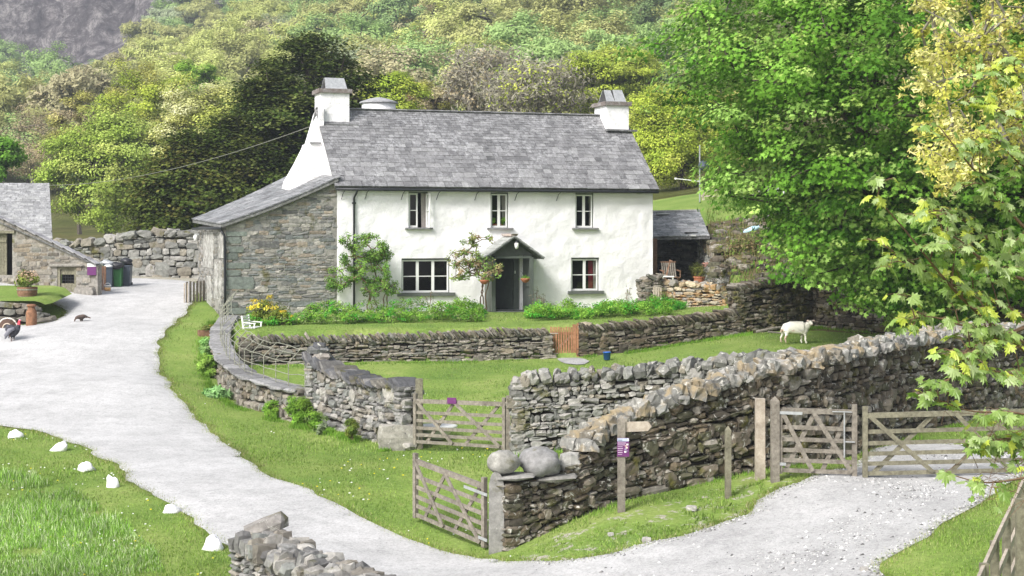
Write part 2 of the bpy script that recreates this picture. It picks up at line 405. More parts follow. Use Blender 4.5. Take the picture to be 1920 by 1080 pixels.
# house frame
TH = rad(18.5); WU = np.array((math.cos(TH), math.sin(TH), 0)); WV = np.array((-math.sin(TH), math.cos(TH), 0)); HO = np.array((-6.07, 55.5, 0))
def HP(u, v, z=0.0): return HO + WU * u + WV * v + np.array((0, 0, z))
def h2(u, v): p = HP(u, v); return (p[0], p[1])
GARDEN = W1A + W1B + L((1372, 56.5)) + [h2(12.3, -.9), h2(12.3, 6.6), h2(-3.6, 7), h2(-3.7, 0)]
YARD = L((1236, 58.2), (1372, 56.6), (1345, 60.5), (1325, 65), (1232, 67), (1200, 66)) + [h2(12.1, 5), h2(12.1, .2)]
BANK = L((1375, 52.3), (1450, 53.0), (1522, 54.4), (1650, 53.2), (1920, 50.8), (2150, 49.2), (2700, 47)) + [(60, 80), (-80, 80), (-80, 67)] + L((0, 67), (130, 67.8), (380, 69.5)) + [h2(-3.4, 7.3), h2(12.2, 6.8)] + L((1225, 66.5), (1325, 65), (1352, 59), (1372, 56.4))
def gz(X, Y):
    X = np.asarray(X, float); Y = np.asarray(Y, float)
    z = low(X, Y)
    bk = pip(X, Y, BANK) | (Y > 79.5)
    z = np.where(bk, backz(X, Y), z)
    g = pip(X, Y, GARDEN) & ~bk; z = np.where(g, gard(X, Y), z)
    y = pip(X, Y, YARD); z = np.where(y, 0.9, z)
    return z
def gz1(x, y): return float(gz(np.array([x]), np.array([y]))[0])
def G(px, py, fn=None, y0=14, y1=100):
    """point of the ground seen at a pixel"""
    Ys = np.arange(y0, y1, 0.05); X = (px - 960) * Ys / F; Zr = HC - (py - YH) * Ys / F
    g = (fn or gz)(X, Ys); i = np.argmax(Zr <= g)
    return np.array((X[i], Ys[i], g[i]))
def Gl(px, py): return G(px, py, low)

# ---------------------------------------------------------------- ground sheets
def grid_mesh(xs, ys, fn, keep=None, dz=0.0):
    X, Y = np.meshgrid(xs, ys); Z = fn(X, Y) + dz
    n, m = X.shape; V = np.stack((X, Y, Z), -1).reshape(-1, 3)
    i = np.arange(n - 1)[:, None] * m + np.arange(m - 1)[None]
    Fq = np.stack((i, i + 1, i + m + 1, i + m), -1).reshape(-1, 4)
    return V, Fq
def grass_ground():
    m, t = mat('grass_ground')
    n = noise(t, 0.5, 6, 0.65); n2 = noise(t, 14, 5, 0.7); n3 = noise(t, 2.6, 5, 0.6)
    a = ramp(t, n.outputs[0], [(0.3, (0.125, 0.205, 0.045)), (0.5, (0.18, 0.26, 0.06)), (0.72, (0.27, 0.32, 0.1))])
    b = ramp(t, n2.outputs[0], [(0.3, 0.65), (0.7, 1.2)])
    c = mixc(t, a.outputs[0], b.outputs[0], 1.0, 'MULTIPLY')
    d = ramp(t, n3.outputs[0], [(0.6, 0.0), (0.78, 0.55)])
    c = mixc(t, c, (0.25, 0.22, 0.1), d.outputs[0])
    at = N(t, 'ShaderNodeAttribute', attribute_name='tint'); sp = N(t, 'ShaderNodeSeparateColor'); t.links.new(at.outputs['Color'], sp.inputs[0])
    # red channel: bare gravelly earth, green channel: dry bank
    n5 = noise(t, 3.5, 6, 0.75); ad = N(t, 'ShaderNodeMath', operation='ADD'); t.links.new(n5.outputs[0], ad.inputs[0]); t.links.new(sp.outputs[0], ad.inputs[1])
    e = ramp(t, ad.outputs[0], [(0.95, 0.0), (1.1, 0.9)])
    n7 = noise(t, 30, 5, 0.7); gcol = ramp(t, n7.outputs[0], [(0.35, (0.2, 0.17, 0.13)), (0.65, (0.5, 0.47, 0.43))])
    c = mixc(t, c, gcol.outputs[0], e.outputs[0])
    ad2 = N(t, 'ShaderNodeMath', operation='ADD'); t.links.new(n3.outputs[0], ad2.inputs[0]); t.links.new(sp.outputs[1], ad2.inputs[1])
    e2 = ramp(t, ad2.outputs[0], [(0.9, 0.0), (1.15, 0.9)])
    c = mixc(t, c, (0.12, 0.085, 0.05), e2.outputs[0])
    finish(t, c, 0.95, n2.outputs[0], 0.5, 0.05, 0.05); return m
M['grass_ground'] = grass_ground()
xs = np.concatenate((np.arange(-42, -16, 0.8), np.arange(-16, 20, 0.24), np.arange(20, 46, 0.8)))
ys = np.concatenate((np.arange(-8, 18, 1.0), np.arange(18, 70, 0.24), np.arange(70, 81.01, 0.5)))
V, Fq = grid_mesh(xs, ys, gz)
V[:, 2] += vnoise(V[:, 0], V[:, 1], 1.7, 1) * 0.015 + vnoise(V[:, 0], V[:, 1], 0.6, 2) * 0.008
tint = np.zeros((len(V), 3))
MARG = [(PX(a, b), b) for a, b in ((930, 24.5), (1000, 26.3), (1200, 26.8), (1400, 28.5), (1520, 27.6), (1450, 26), (1300, 24.5), (1100, 24))]
sd, _, _ = sdist(V[:, 0], V[:, 1], MARG)
tint[:, 0] = np.clip(0.38 - sd * 0.6, 0, 0.4)
BNK = [(PX(a, b), b) for a, b in ((1330, 60), (1380, 56), (1450, 53), (1900, 51), (2100, 49), (2100, 64), (1450, 66), (1325, 66))]
tint[:, 1] = np.where(pip(V[:, 0], V[:, 1], BNK), 0.62, 0.0)
TP = [(PX(a, b), b) for a, b in ((180, 64), (380, 66), (380, 69.5), (130, 69))]
tint[:, 0] = np.where(pip(V[:, 0], V[:, 1], TP), 0.6, tint[:, 0])
mb = MB(); mb.add(V, Fq, tint); go = mb.build('ground', M['grass_ground'], smooth=True); tag(go, 'short green turf covering the fields and verges', kind='structure')

def gravel_mat(name, gain, speck=0.5):
    m, t = mat(name)
    n = noise(t, 0.7, 5, 0.6); n2 = noise(t, 22, 6, 0.8); n3 = noise(t, 2.4, 6, 0.7, dist=0.5)
    a = ramp(t, n.outputs[0], [(0.3, (0.45 * gain, 0.443 * gain, 0.438 * gain)), (0.6, (0.55 * gain, 0.542 * gain, 0.537 * gain))])
    b = ramp(t, n2.outputs[0], [(0.32, 1 - speck), (0.5, 1.0), (0.75, 1.08)])
    c = mixc(t, a.outputs[0], b.outputs[0], 1.0, 'MULTIPLY')
    d = ramp(t, n3.outputs[0], [(0.3, 0.8), (0.55, 1.0)]); c = mixc(t, c, d.outputs[0], 1.0, 'MULTIPLY')
    n8 = noise(t, 9, 6, 0.85); d8 = ramp(t, n8.outputs[0], [(0.36, 0.84), (0.52, 1.0), (0.7, 1.04)]); c = mixc(t, c, d8.outputs[0], 1.0, 'MULTIPLY')
    at = N(t, 'ShaderNodeAttribute', attribute_name='tint'); c = mixc(t, c, at.outputs['Color'], 1.0, 'MULTIPLY')
    finish(t, c, 0.95, n2.outputs[0], 0.7, 0.03, 0.1); return m
M['gravel'] = gravel_mat('gravel', 1.0, 0.42); M['gravel_loose'] = gravel_mat('gravel_loose', 0.8, 0.7)
def dens(poly, step=0.35, amp=0.12, seed=1, closed=True):
    out = []; n = len(poly)
    for i in range(n if closed else n - 1):
        a = np.array(poly[i]); b = np.array(poly[(i + 1) % n]); k = max(1, int(np.linalg.norm(b - a) / step))
        for j in range(k): out.append(a + (b - a) * j / k)
    A = np.array(out)
    A[:, 0] += vnoise(A[:, 0], A[:, 1], 0.9, seed) * amp + vnoise(A[:, 0], A[:, 1], 0.35, seed + 1) * amp * .6
    A[:, 1] += vnoise(A[:, 0], A[:, 1], 0.9, seed + 2) * amp + vnoise(A[:, 0], A[:, 1], 0.35, seed + 3) * amp * .6
    return [tuple(p) for p in A]
def smooth_poly(poly, it=2):
    P_ = [np.array(p, float) for p in poly]
    for _ in range(it):
        Q = []
        for i in range(len(P_)):
            a, b = P_[i], P_[(i + 1) % len(P_)]; Q += [a * .75 + b * .25, a * .25 + b * .75]
        P_ = Q
    return P_
def sheet(name, poly, cell, dz, material, label, kind='structure', fn=gz, tfn=None, sm=2):
    poly = dens(smooth_poly(poly, sm), 0.3, 0.14) if sm else poly
    A = np.array(poly); xs = np.arange(A[:, 0].min() - cell, A[:, 0].max() + cell, cell); ys = np.arange(A[:, 1].min() - cell, A[:, 1].max() + cell, cell)
    X, Y = np.meshgrid(xs, ys); sd, bx, by = sdist(X, Y, poly)
    snap = np.abs(sd) < cell * 0.71; X = np.where(snap, bx, X); Y = np.where(snap, by, Y); sd = np.where(snap, 0, sd)
    Z = fn(X, Y) + dz * np.clip(0.35 - sd * 2.0, 0.35, 1.0) + vnoise(X, Y, 1.3, 11) * 0.012 * np.clip(-sd, 0, 1) + 0.012
    n, m = X.shape; i = np.arange(n - 1)[:, None] * m + np.arange(m - 1)[None]
    Fq = np.stack((i, i + 1, i + m + 1, i + m), -1).reshape(-1, 4); s = sd.reshape(-1)
    Fq = Fq[(s[Fq] <= 1e-6).all(1)]
    used = np.unique(Fq); re = -np.ones(n * m, int); re[used] = np.arange(len(used))
    V = np.stack((X, Y, Z), -1).reshape(-1, 3)[used]
    mb = MB(); mb.add(V, re[Fq], np.ones((len(V), 3)) if tfn is None else tfn(V)); o = mb.build(name, material, smooth=True)
    tag(o, label, kind=kind); return poly
def gp(pts): return [tuple(G(a, b, low)[:2]) for a, b in pts]
ROAD = gp([(-160, 794), (0, 797), (100, 814), (180, 850), (260, 915), (340, 962), (400, 1002), (455, 1048), (475, 1078)]) + [(-4.2, 23), (-4.0, 19), (2.0, 18), (5.4, 19.6)] \
    + gp([(1640, 1078), (1700, 1030), (1770, 985), (1850, 930), (1925, 892)]) + [(10.8, 28.5), (13, 31), (14.5, 34)] + gp([(1850, 838), (1760, 832), (1640, 836)]) + \
    gp([(1590, 880), (1500, 905), (1440, 935), (1400, 975), (1250, 1010), (1100, 1052), (960, 1058), (860, 1042), (740, 1002), (640, 952), (520, 902), (430, 836), (350, 775), (303, 708), (290, 655), (318, 618), (352, 585), (372, 560)]) + \
    L((372, 66.5), (250, 67.2), (190, 66.5), (178, 62.2), (120, 61.2)) + gp([(10, 524), (-80, 520), (-80, 535), (0, 545), (60, 552), (135, 585), (100, 606), (0, 614), (-160, 620)])
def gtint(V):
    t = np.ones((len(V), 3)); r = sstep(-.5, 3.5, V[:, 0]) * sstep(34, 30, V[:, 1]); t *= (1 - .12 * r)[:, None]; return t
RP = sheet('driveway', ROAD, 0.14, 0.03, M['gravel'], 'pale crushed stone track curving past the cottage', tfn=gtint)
PATCH = gp([(1035, 672), (1090, 672), (1110, 680), (1085, 686), (1050, 681)])
sheet('gravel_patch', PATCH, 0.1, 0.012, M['gravel_loose'], 'small patch of pale gravel before the wicket gate', fn=low, sm=1)

# hillside beyond
def hill_mat():
    m, t = mat('hillside')
    n = noise(t, 0.05, 6, 0.6); n2 = noise(t, 0.5, 8, 0.75)
    a = ramp(t, n.outputs[0], [(0.35, (0.16, 0.19, 0.05)), (0.6, (0.25, 0.23, 0.09))]); b = ramp(t, n2.outputs[0], [(0.3, 0.55), (0.7, 1.25)])
    c = mixc(t, a.outputs[0], b.outputs[0], 1.0, 'MULTIPLY')
    at = N(t, 'ShaderNodeAttribute', attribute_name='tint'); sp = N(t, 'ShaderNodeSeparateColor'); t.links.new(at.outputs['Color'], sp.inputs[0])
    n3 = noise(t, 0.22, 10, 0.82, dist=0.4); rk = ramp(t, n3.outputs[0], [(0.35, (0.035, 0.03, 0.035)), (0.5, (0.12, 0.105, 0.11)), (0.64, (0.4, 0.37, 0.36))])
    n4 = noise(t, 0.12, 6, 0.7); ad = N(t, 'ShaderNodeMath', operation='ADD'); t.links.new(n4.outputs[0], ad.inputs[0]); t.links.new(sp.outputs[0], ad.inputs[1])
    f = ramp(t, ad.outputs[0], [(0.9, 0.0), (1.05, 1.0)])
    c = mixc(t, c, rk.outputs[0], f.outputs[0])
    finish(t, c, 0.95, n3.outputs[0], 1.0, 2.0, 0.05); return m
M['hill'] = hill_mat()
xs = np.arange(-330, 300.1, 3.0); ys = np.concatenate((np.arange(79.0, 160, 2.5), np.arange(160, 425, 3.5), np.arange(425, 600, 1.8), np.arange(600, 700, 8)))
V, Fq = grid_mesh(xs, ys, backz)
bb = V[:, 0] / V[:, 1]; PXg = 960 + F * bb; PYg = YH - F * (V[:, 2] - HC) / V[:, 1]
def rockmask(px, py):
    """bare rock bands on the hill, seen from the lane"""
    r = np.zeros(np.shape(px))
    for (x1, y1, x2, y2, w) in ((250, 130, 420, 105, 16), (400, 105, 520, 66, 17), (500, 70, 650, 2, 26), (880, 50, 985, -20, 16), (880, 55, 1000, 40, 12)):
        dx, dy = x2 - x1, y2 - y1; t = np.clip(((px - x1) * dx + (py - y1) * dy) / (dx * dx + dy * dy), 0, 1)
        d = np.hypot(px - x1 - t * dx, py - y1 - t * dy); r = np.maximum(r, np.clip(1.5 - d / w, 0, 1))
    return r
CRAGP = [(-90, -90), (480, -90), (440, 15), (330, 55), (255, 125), (225, 180), (90, 200), (-90, 225)]
rk = rockmask(PXg, PYg); rk = np.maximum(rk, pip(PXg, PYg, CRAGP) * 1.0 * (V[:, 1] > 300))
rk = np.maximum(rk, sstep(0.02, -0.09, bb) * sstep(425, 440, V[:, 1]) * 0.75)
T = np.zeros((len(V), 3)); T[:, 0] = rk * 0.7
mb = MB(); mb.add(V, Fq, T); ho = mb.build('hillside', M['hill'], smooth=True); tag(ho, 'steep fellside rising behind the cottage with bare rock and crags', kind='structure')
# ---------------------------------------------------------------- stone builders
_T = np.array([(x, y, z) for z in (-1, 0, 1) for y in (-1, 0, 1) for x in (-1, 0, 1)], float)
_keep = [i for i in range(27) if i != 13]; _re = {k: j for j, k in enumerate(_keep)}
def _tf():
    fs = []
    idx = lambda x, y, z: _re[(z + 1) * 9 + (y + 1) * 3 + x + 1]
    for ax in range(3):
        for s in (-1, 1):
            for a in (-1, 0):
                for b in (-1, 0):
                    q = []
                    for (da, db) in ((0, 0), (1, 0), (1, 1), (0, 1)):
                        c = [0, 0, 0]; c[ax] = s; c[(ax + 1) % 3] = a + da; c[(ax + 2) % 3] = b + db; q.append(idx(*c))
                    fs.append(q if s > 0 else q[::-1])
    return np.array(fs)
TF = _tf(); TV = _T[_keep]; _deg = np.abs(TV).sum(1)
def stones(mb, C, S, A, Nn, U, tint, rnd=0.8, jit=0.09, rng=RNG):
    """irregular rounded blocks; C,S (k,3); A,Nn,U (k,3) axes; tint (k,3)"""
    k = len(C)
    if k == 0: return
    sc = np.where(_deg == 3, rnd, np.where(_deg == 2, (rnd + 1) / 2 + .02, 1.0))
    T = TV * sc[:, None]
    L_ = T[None] + rng.normal(0, jit, (k, 26, 3)) * np.array((1, 1, 1.1))
    L_ *= (S / 2)[:, None, :]
    V = C[:, None] + L_[:, :, 0:1] * A[:, None] + L_[:, :, 1:2] * Nn[:, None] + L_[:, :, 2:3] * U[:, None]
    Fq = (TF[None] + (np.arange(k) * 26)[:, None, None]).reshape(-1, 4)
    mb.add(V.reshape(-1, 3), Fq, np.repeat(tint, 26, 0))
PAL = {
    'grey': [(.23, .225, .215), (.30, .29, .275), (.36, .34, .31), (.17, .165, .16), (.27, .245, .21), (.4, .38, .35), (.21, .215, .2)],
    'brown': [(0.111, 0.094, 0.073), (0.161, 0.136, 0.105), (0.209, 0.181, 0.139), (0.076, 0.066, 0.052), (0.139, 0.111, 0.076), (0.279, 0.254, 0.216), (0.111, 0.105, 0.07)],
    'warm': [(0.212, 0.191, 0.162), (0.255, 0.23, 0.191), (0.289, 0.264, 0.221), (0.162, 0.145, 0.123), (0.238, 0.2, 0.153), (0.323, 0.289, 0.246), (0.187, 0.183, 0.162)],
    'light': [(0.264, 0.259, 0.238), (0.315, 0.306, 0.281), (0.212, 0.208, 0.191), (0.365, 0.348, 0.323), (0.255, 0.23, 0.187), (0.289, 0.289, 0.264), (0.178, 0.178, 0.166)],
    'house': [(0.268, 0.271, 0.257), (0.315, 0.303, 0.274), (0.231, 0.228, 0.216), (0.365, 0.348, 0.313), (0.22, 0.234, 0.226), (0.307, 0.26, 0.207), (0.178, 0.175, 0.169), (0.398, 0.375, 0.334)],
    'gold': [(.4, .31, .2), (.45, .38, .27), (.34, .31, .27), (.42, .27, .14), (.3, .28, .25), (.5, .44, .34)],
    'slaty': [(.13, .13, .135), (.17, .165, .165), (.1, .1, .105), (.21, .2, .19), (.15, .14, .12)],
    'dark': [(.07, .065, .06), (.1, .095, .085), (.05, .048, .045), (.12, .11, .095)],
}
def ptint(k, pal, rng=RNG, var=0.12):
    p = np.array(PAL[pal]); t = p[rng.integers(0, len(p), k)]
    return np.clip(t * rng.normal(1, var, (k, 1)), 0.02, 0.9)
class Path:
    def __init__(s, xy, vals):
        """xy list of plan points; vals dict name -> list per node"""
        s.xy = np.array(xy, float); d = np.linalg.norm(np.diff(s.xy, axis=0), axis=1); s.s = np.concatenate(([0], np.cumsum(d))); s.L = s.s[-1]
        s.v = {k: np.array(v, float) for k, v in vals.items()}
    def pos(s, t): return np.stack((np.interp(t, s.s, s.xy[:, 0]), np.interp(t, s.s, s.xy[:, 1])), -1)
    def tan(s, t):
        e = 0.3; d = s.pos(np.minimum(t + e, s.L)) - s.pos(np.maximum(t - e, 0)); return d / (np.linalg.norm(d, axis=-1, keepdims=True) + 1e-9)
    def get(s, k, t): return np.interp(t, s.s, s.v[k])
def dry_wall(mb, path, th=0.55, row=(0.06, 0.13), ln=(0.12, 0.36), pal='grey', sides=(1, -1), ends=True, seed=1, batter=0.06, big=0.06, core=(.035, .03, .025), jit=0.1):
    """path has zb, zt. side 1 = right of direction of travel"""
    rng = np.random.default_rng(seed); Lh = path.L
    ts = np.linspace(0, Lh, max(2, int(Lh / 0.5)))
    p = path.pos(ts); t = path.tan(ts); n = np.stack((t[:, 1], -t[:, 0]), -1); zb = path.get('zb', ts); zt = path.get('zt', ts)
    V = []
    for sg in (1, -1):
        for hh in (0, 1):
            q = p + n * sg * (th / 2 - 0.13 - (batter if hh else 0)); V.append(np.column_stack((q, (zt - 0.05) if hh else zb - 0.1)))
    k = len(ts); V = np.vstack(V); Fq = []
    i = np.arange(k - 1)
    for a, b in ((0, 1), (1, 3), (3, 2)):
        Fq.append(np.stack((a * k + i, a * k + i + 1, b * k + i + 1, b * k + i), -1))
    mb.add(V, np.vstack(Fq), core); mb.add(V[[0, k, 3 * k, 2 * k]], [(0, 1, 2, 3)], core); mb.add(V[[k - 1, 2 * k - 1, 4 * k - 1, 3 * k - 1]], [(3, 2, 1, 0)], core)
    Hm = float(np.mean(zt - zb))
    for sg in sides:
        hs = 0.0
        while hs < 1 - 0.01:
            rh = rng.uniform(*row) / Hm; rh = min(rh, 1 - hs) if 1 - hs - rh > 0.4 * row[0] / Hm else 1 - hs
            x = -rng.uniform(0, 0.2); ss = []; ls = []
            fac = 1.25 if hs < 0.25 else 1.0
            while x < Lh:
                l = rng.uniform(*ln) * fac * (0.6 + 0.8 * rng.random()); ss.append(x + l / 2); ls.append(l); x += l * 0.97
            ss = np.clip(np.array(ss), 0.02, Lh - 0.02); ls = np.array(ls); k = len(ss)
            P2 = path.pos(ss); tt = path.tan(ss); nn = np.stack((tt[:, 1], -tt[:, 0]), -1) * sg
            zb_ = path.get('zb', ss); H_ = path.get('zt', ss) - zb_
            wob = vnoise(ss, np.full(k, hs * 9.0), 0.7, seed) * 0.045 * (0 < hs)
            zc = zb_ + (hs + rh / 2) * H_ + wob + rng.normal(0, 0.012, k)
            hh = rh * H_ * rng.uniform(0.85, 1.25, k)
            bg_ = rng.random(k) < big; hh = np.where(bg_, hh * 1.9, hh); ls = np.where(bg_, ls * 1.2, ls)
            small = rng.random(k) < 0.12; hh = np.where(small, hh * .65, hh)
            dep = rng.uniform(0.22, 0.3, k)
            off = th / 2 - batter * (hs + rh / 2) - dep / 2 + rng.normal(0, 0.022, k) + np.where(bg_, 0.02, 0)
            C = np.column_stack((P2 + nn * off[:, None], zc))
            A = np.column_stack((tt, np.gradient(zc, ss) * 0.6 if k > 2 else np.zeros(k))); A[:, 2] = np.clip(A[:, 2], -.25, .25) + rng.normal(0, 0.05, k)
            A += np.column_stack((nn, np.zeros(k))) * rng.normal(0, 0.07, (k, 1)); A /= np.linalg.norm(A, axis=1)[:, None]
            Nn = np.column_stack((nn, np.zeros(k))); U = np.cross(A, Nn); U *= np.sign(U[:, 2:3]) ; U /= np.linalg.norm(U, axis=1)[:, None]
            Nn = np.cross(U, A); Nn *= np.sign((Nn[:, :2] * nn).sum(1))[:, None]
            stones(mb, C, np.column_stack((ls * 0.99, dep, hh * 0.98)), A, Nn, U, ptint(k, pal, rng), 0.78, jit, rng)
            hs += rh
    if ends:
        for e_, s0 in ((-1, 0.0), (1, Lh)):
            p0 = path.pos(s0); t0 = path.tan(s0) * e_; n0 = np.array((t0[1], -t0[0])); zb0 = float(path.get('zb', s0)); zt0 = float(path.get('zt', s0)); z = zb0
            while z < zt0 - 0.05:
                h = rng.uniform(*row); w1 = rng.uniform(0.35, 0.65) * th
                for (a, b) in ((-th / 2, -th / 2 + w1), (-th / 2 + w1, th / 2)):
                    q = p0 + n0 * ((a + b) / 2) + t0 * rng.normal(-0.1, 0.02)
                    stones(mb, np.array([[q[0], q[1], z + h / 2]]), np.array([[b - a, 0.3, h]]), np.array([[n0[0], n0[1], 0]]), np.array([[t0[0], t0[1], 0]]), np.array([[0, 0, 1.0]]), ptint(1, pal, rng), 0.82, 0.06, rng)
                z += h * 0.97
def cope_slant(mb, path, th=0.6, w=(0.05, 0.1), h=(0.22, 0.34), lean=-38, pal='grey', seed=2, s0=0.0, s1=None, sink=0.04):
    rng = np.random.default_rng(seed); s1 = path.L if s1 is None else s1; x = s0; ss = []; ws = []
    while x < s1:
        w_ = rng.uniform(*w); ss.append(x + w_ / 2); ws.append(w_); x += w_ / math.cos(rad(lean)) * 0.98
    ss = np.array(ss); ws = np.array(ws); k = len(ss)
    P2 = path.pos(ss); tt = path.tan(ss); zt = path.get('zt', ss); nn = np.column_stack((tt[:, 1], -tt[:, 0], np.zeros(k)))
    T3 = np.column_stack((tt, np.gradient(zt, ss))); T3 /= np.linalg.norm(T3, axis=1)[:, None]
    Up = np.cross(nn, T3); Up *= np.sign(Up[:, 2:3])
    an = np.radians(rng.normal(lean, 5, k)); hh = rng.uniform(*h, k)
    U = Up * np.cos(an)[:, None] + T3 * np.sin(an)[:, None]; A = T3 * np.cos(an)[:, None] - Up * np.sin(an)[:, None]
    C = np.column_stack((P2, zt)) + U * (hh / 2)[:, None] - Up * sink + nn * rng.normal(0, 0.02, (k, 1))
    stones(mb, C, np.column_stack((ws, np.full(k, th) * rng.uniform(0.9, 1.05, k), hh)), A, nn, U, ptint(k, pal, rng), 0.82, 0.09, rng)
def cope_rubble(mb, path, th=0.6, ln=(0.2, 0.5), h=(0.18, 0.36), pal='grey', seed=3, s0=0.0, s1=None, rnd=0.72, jit=0.11, across=2):
    rng = np.random.default_rng(seed); s1 = path.L if s1 is None else s1; x = s0; ss = []; ws = []
    while x < s1:
        w_ = rng.uniform(*ln); ss.append(min(x + w_ / 2, path.L)); ws.append(w_); x += w_ * 0.93
    ss = np.array(ss); ws = np.array(ws); k = len(ss); aw = 2.2 / across if across > 2 else 1.0
    if k == 0: return
    P2 = path.pos(ss); tt = path.tan(ss); zt = path.get('zt', ss); nn = np.column_stack((tt[:, 1], -tt[:, 0], np.zeros(k)))
    for half in np.linspace(-1, 1, across):
        hh = rng.uniform(*h, k); an = np.radians(rng.normal(0, 14, k)); T3 = np.column_stack((tt, np.zeros(k)))
        A = T3 * np.cos(an)[:, None] + np.array((0, 0, 1.0)) * np.sin(an)[:, None]; U = np.cross(nn, A); U *= np.sign(U[:, 2:3])
        C = np.column_stack((P2, zt + hh * 0.42)) + nn * (half * th * (0.23 if across == 2 else .34) + rng.normal(0, 0.03, (k, 1))) + T3 * rng.normal(0, 0.05 if across == 2 else .1, (k, 1))
        stones(mb, C, np.column_stack((ws * 1.05, np.full(k, th * 0.56 * aw) * rng.uniform(.8, 1.3, k), hh * (1 if across == 2 else (1.1 - .25 * abs(half))))), A, nn, U, ptint(k, pal, rng), rnd, jit, rng)
def wallthing(name, label, nodes, zfn, pal='grey', cope='slant', m='stone', mc=None, th=0.55, seed=1, group=None, copekw={}, cat='stone wall', sink=0.15, **kw):
    """nodes: (px, Y, py of the top under the coping)"""
    xy = [(PX(a, b), b) for a, b, c in nodes]; A = np.array(xy)
    zb = zfn(A[:, 0], A[:, 1]) - sink; zt = [ZZ(c, b) for a, b, c in nodes]
    # subdivide so the base follows the ground
    P0 = Path(xy, {'zt': zt}); ts = np.unique(np.concatenate((P0.s, np.arange(0, P0.L, 0.8)))); q = P0.pos(ts)
    path = Path(q, {'zt': P0.get('zt', ts), 'zb': zfn(q[:, 0], q[:, 1]) - sink})
    mid = path.pos(path.L / 2); base = (mid[0], mid[1], float(path.get('zb', path.L / 2)))
    root = empty(name, base); tag(root, label, cat, group, 'thing')
    mb = MB(); dry_wall(mb, path, th=th, pal=pal, seed=seed, **kw)
    o = mb.build('stonework', M[m], None, origin=base); o.parent = root; o.location = (0, 0, 0)
    if cope:
        mc_ = MB(); {'slant': cope_slant, 'rubble': cope_rubble}[cope](mc_, path, th=th + 0.05, pal=copekw.pop('pal', pal) if copekw else pal, seed=seed + 50, **copekw)
        c = mc_.build('coping', M[mc or m], None, origin=base); c.parent = root; c.location = (0, 0, 0)
    return root, path, base
def addpart(root, mb, name, mats, base, smooth=False):
    o = mb.build(name, mats, None, smooth, origin=base); o.parent = root; o.location = (0, 0, 0); return o

# ---- the field walls
r1, pathA, b1 = wallthing('garden_wall', 'dry stone garden wall left of the wicket gate with leaning slate coping', [(452, 48.3, 640), (600, 48.8, 640), (800, 49.4, 634), (1029, 50.2, 625)], low, 'warm', 'slant', seed=11)
r2, pathB, b2 = wallthing('garden_wall', 'dry stone garden wall right of the wicket gate with leaning slate coping', [(1085, 50.4, 620), (1180, 50.8, 613), (1290, 51.3, 602), (1380, 52.0, 590)], low, 'brown', 'slant', m='stone', seed=12)
mbk = MB(); q = pathB.pos(0.25); stones(mbk, np.array([[q[0], q[1], ZZ(620, 50.4) + .13]]), np.array([[.4, .5, .3]]), np.array([[1, 0, 0.]]), np.array([[0, 1., 0]]), np.array([[0, 0, 1.]]), np.array([[.42, .36, .27]]), .72, .05)
addpart(r2, mbk, 'end_stone', M['stone'], b2)
r3, pathC, b3 = wallthing('field_wall', 'tall mossy dry stone wall with the sheep grazing at its foot', [(1375, 52.0, 545), (1450, 52.8, 530), (1522, 54.2, 514)], low, 'brown', 'slant', m='stone_moss', mc='stone', seed=13, th=0.6, row=(.08, .16), ln=(.14, .4))
r4, pathD, b4 = wallthing('field_wall', 'mossy dry stone wall running right from the corner behind the sheep', [(1522, 54.2, 516), (1650, 53.0, 522), (1920, 50.6, 545), (2150, 49, 560)], low, 'brown', 'rubble', m='stone_moss', seed=14, th=0.6, copekw=dict(h=(.12, .22)), row=(.07, .14))
# wall of the yard, gold with lichen
wallthing('yard_wall', 'rubble yard wall with orange lichen right of the cottage', [(1240, 58.0, 534), (1300, 57.3, 538), (1372, 56.3, 546)], gard, 'gold', 'rubble', m='stone_gold', seed=15, copekw=dict(pal='gold', ln=(.2, .45), h=(.14, .26)))
wallthing('gate_pier', 'square stone pier touching the right corner of the cottage', [(1203, 57.6, 524), (1232, 57.8, 524)], gard, 'warm', 'rubble', m='stone', seed=16, th=0.7, copekw=dict(h=(.1, .2)), cat='gate pier', row=(.07, .13), ln=(.25, .55))
# wall climbing the bank
_w6 = [(1312, 64.5, 447), (1330, 62, 462), (1365, 58.5, 502), (1400, 56.6, 528), (1452, 55.0, 545)]
def w6base(X, Y): return np.full(np.shape(X), 0.55)
wallthing('retaining_wall', 'grey rubble wall with a mossy top climbing the bank beside the slate shed', _w6, w6base, 'light', 'slant', m='stone_far', mc='stone_moss', seed=17, th=0.6, copekw=dict(pal='brown', h=(.3, .5), w=(.08, .16)))
# left curving wall (slab top) and tall part to the gate
mbx = MB()
W2 = [(430, 54.0, 596), (413, 50.5, 622), (413, 48, 648), (427, 45.5, 679), (465, 42.5, 708), (540, 40.3, 731), (576, 39.6, 737)]
r5, pathE, b5 = wallthing('roadside_wall', 'low curved roadside wall topped with flat slate slabs and an iron railing', W2, low, 'warm', None, m='stone', seed=18, th=0.6, row=(.1, .2), ln=(.15, .36), batter=0.1)
mbs = MB(); x = 0.0; rg = np.random.default_rng(5)
while x < pathE.L - 0.1:
    l = min(rg.uniform(.45, 1.1), pathE.L - x); c = pathE.pos(x + l / 2); t = pathE.tan(x + l / 2); z0 = float(pathE.get('zt', x)); z1 = float(pathE.get('zt', x + l))
    A = np.array([[t[0], t[1], (z1 - z0) / l]]); A /= np.linalg.norm(A); Nn = np.array([[t[1], -t[0], 0]]); U = np.cross(A, Nn); U *= np.sign(U[0, 2])
    stones(mbs, np.array([[c[0], c[1], (z0 + z1) / 2 + .045]]), np.array([[l * 1.0, .66, .1]]), A, Nn, U, np.array([[.27, .265, .265]]) * rg.uniform(.6, 1.3), .9, .055, rg); x += l
addpart(r5, mbs, 'coping', M['stone'], b5)
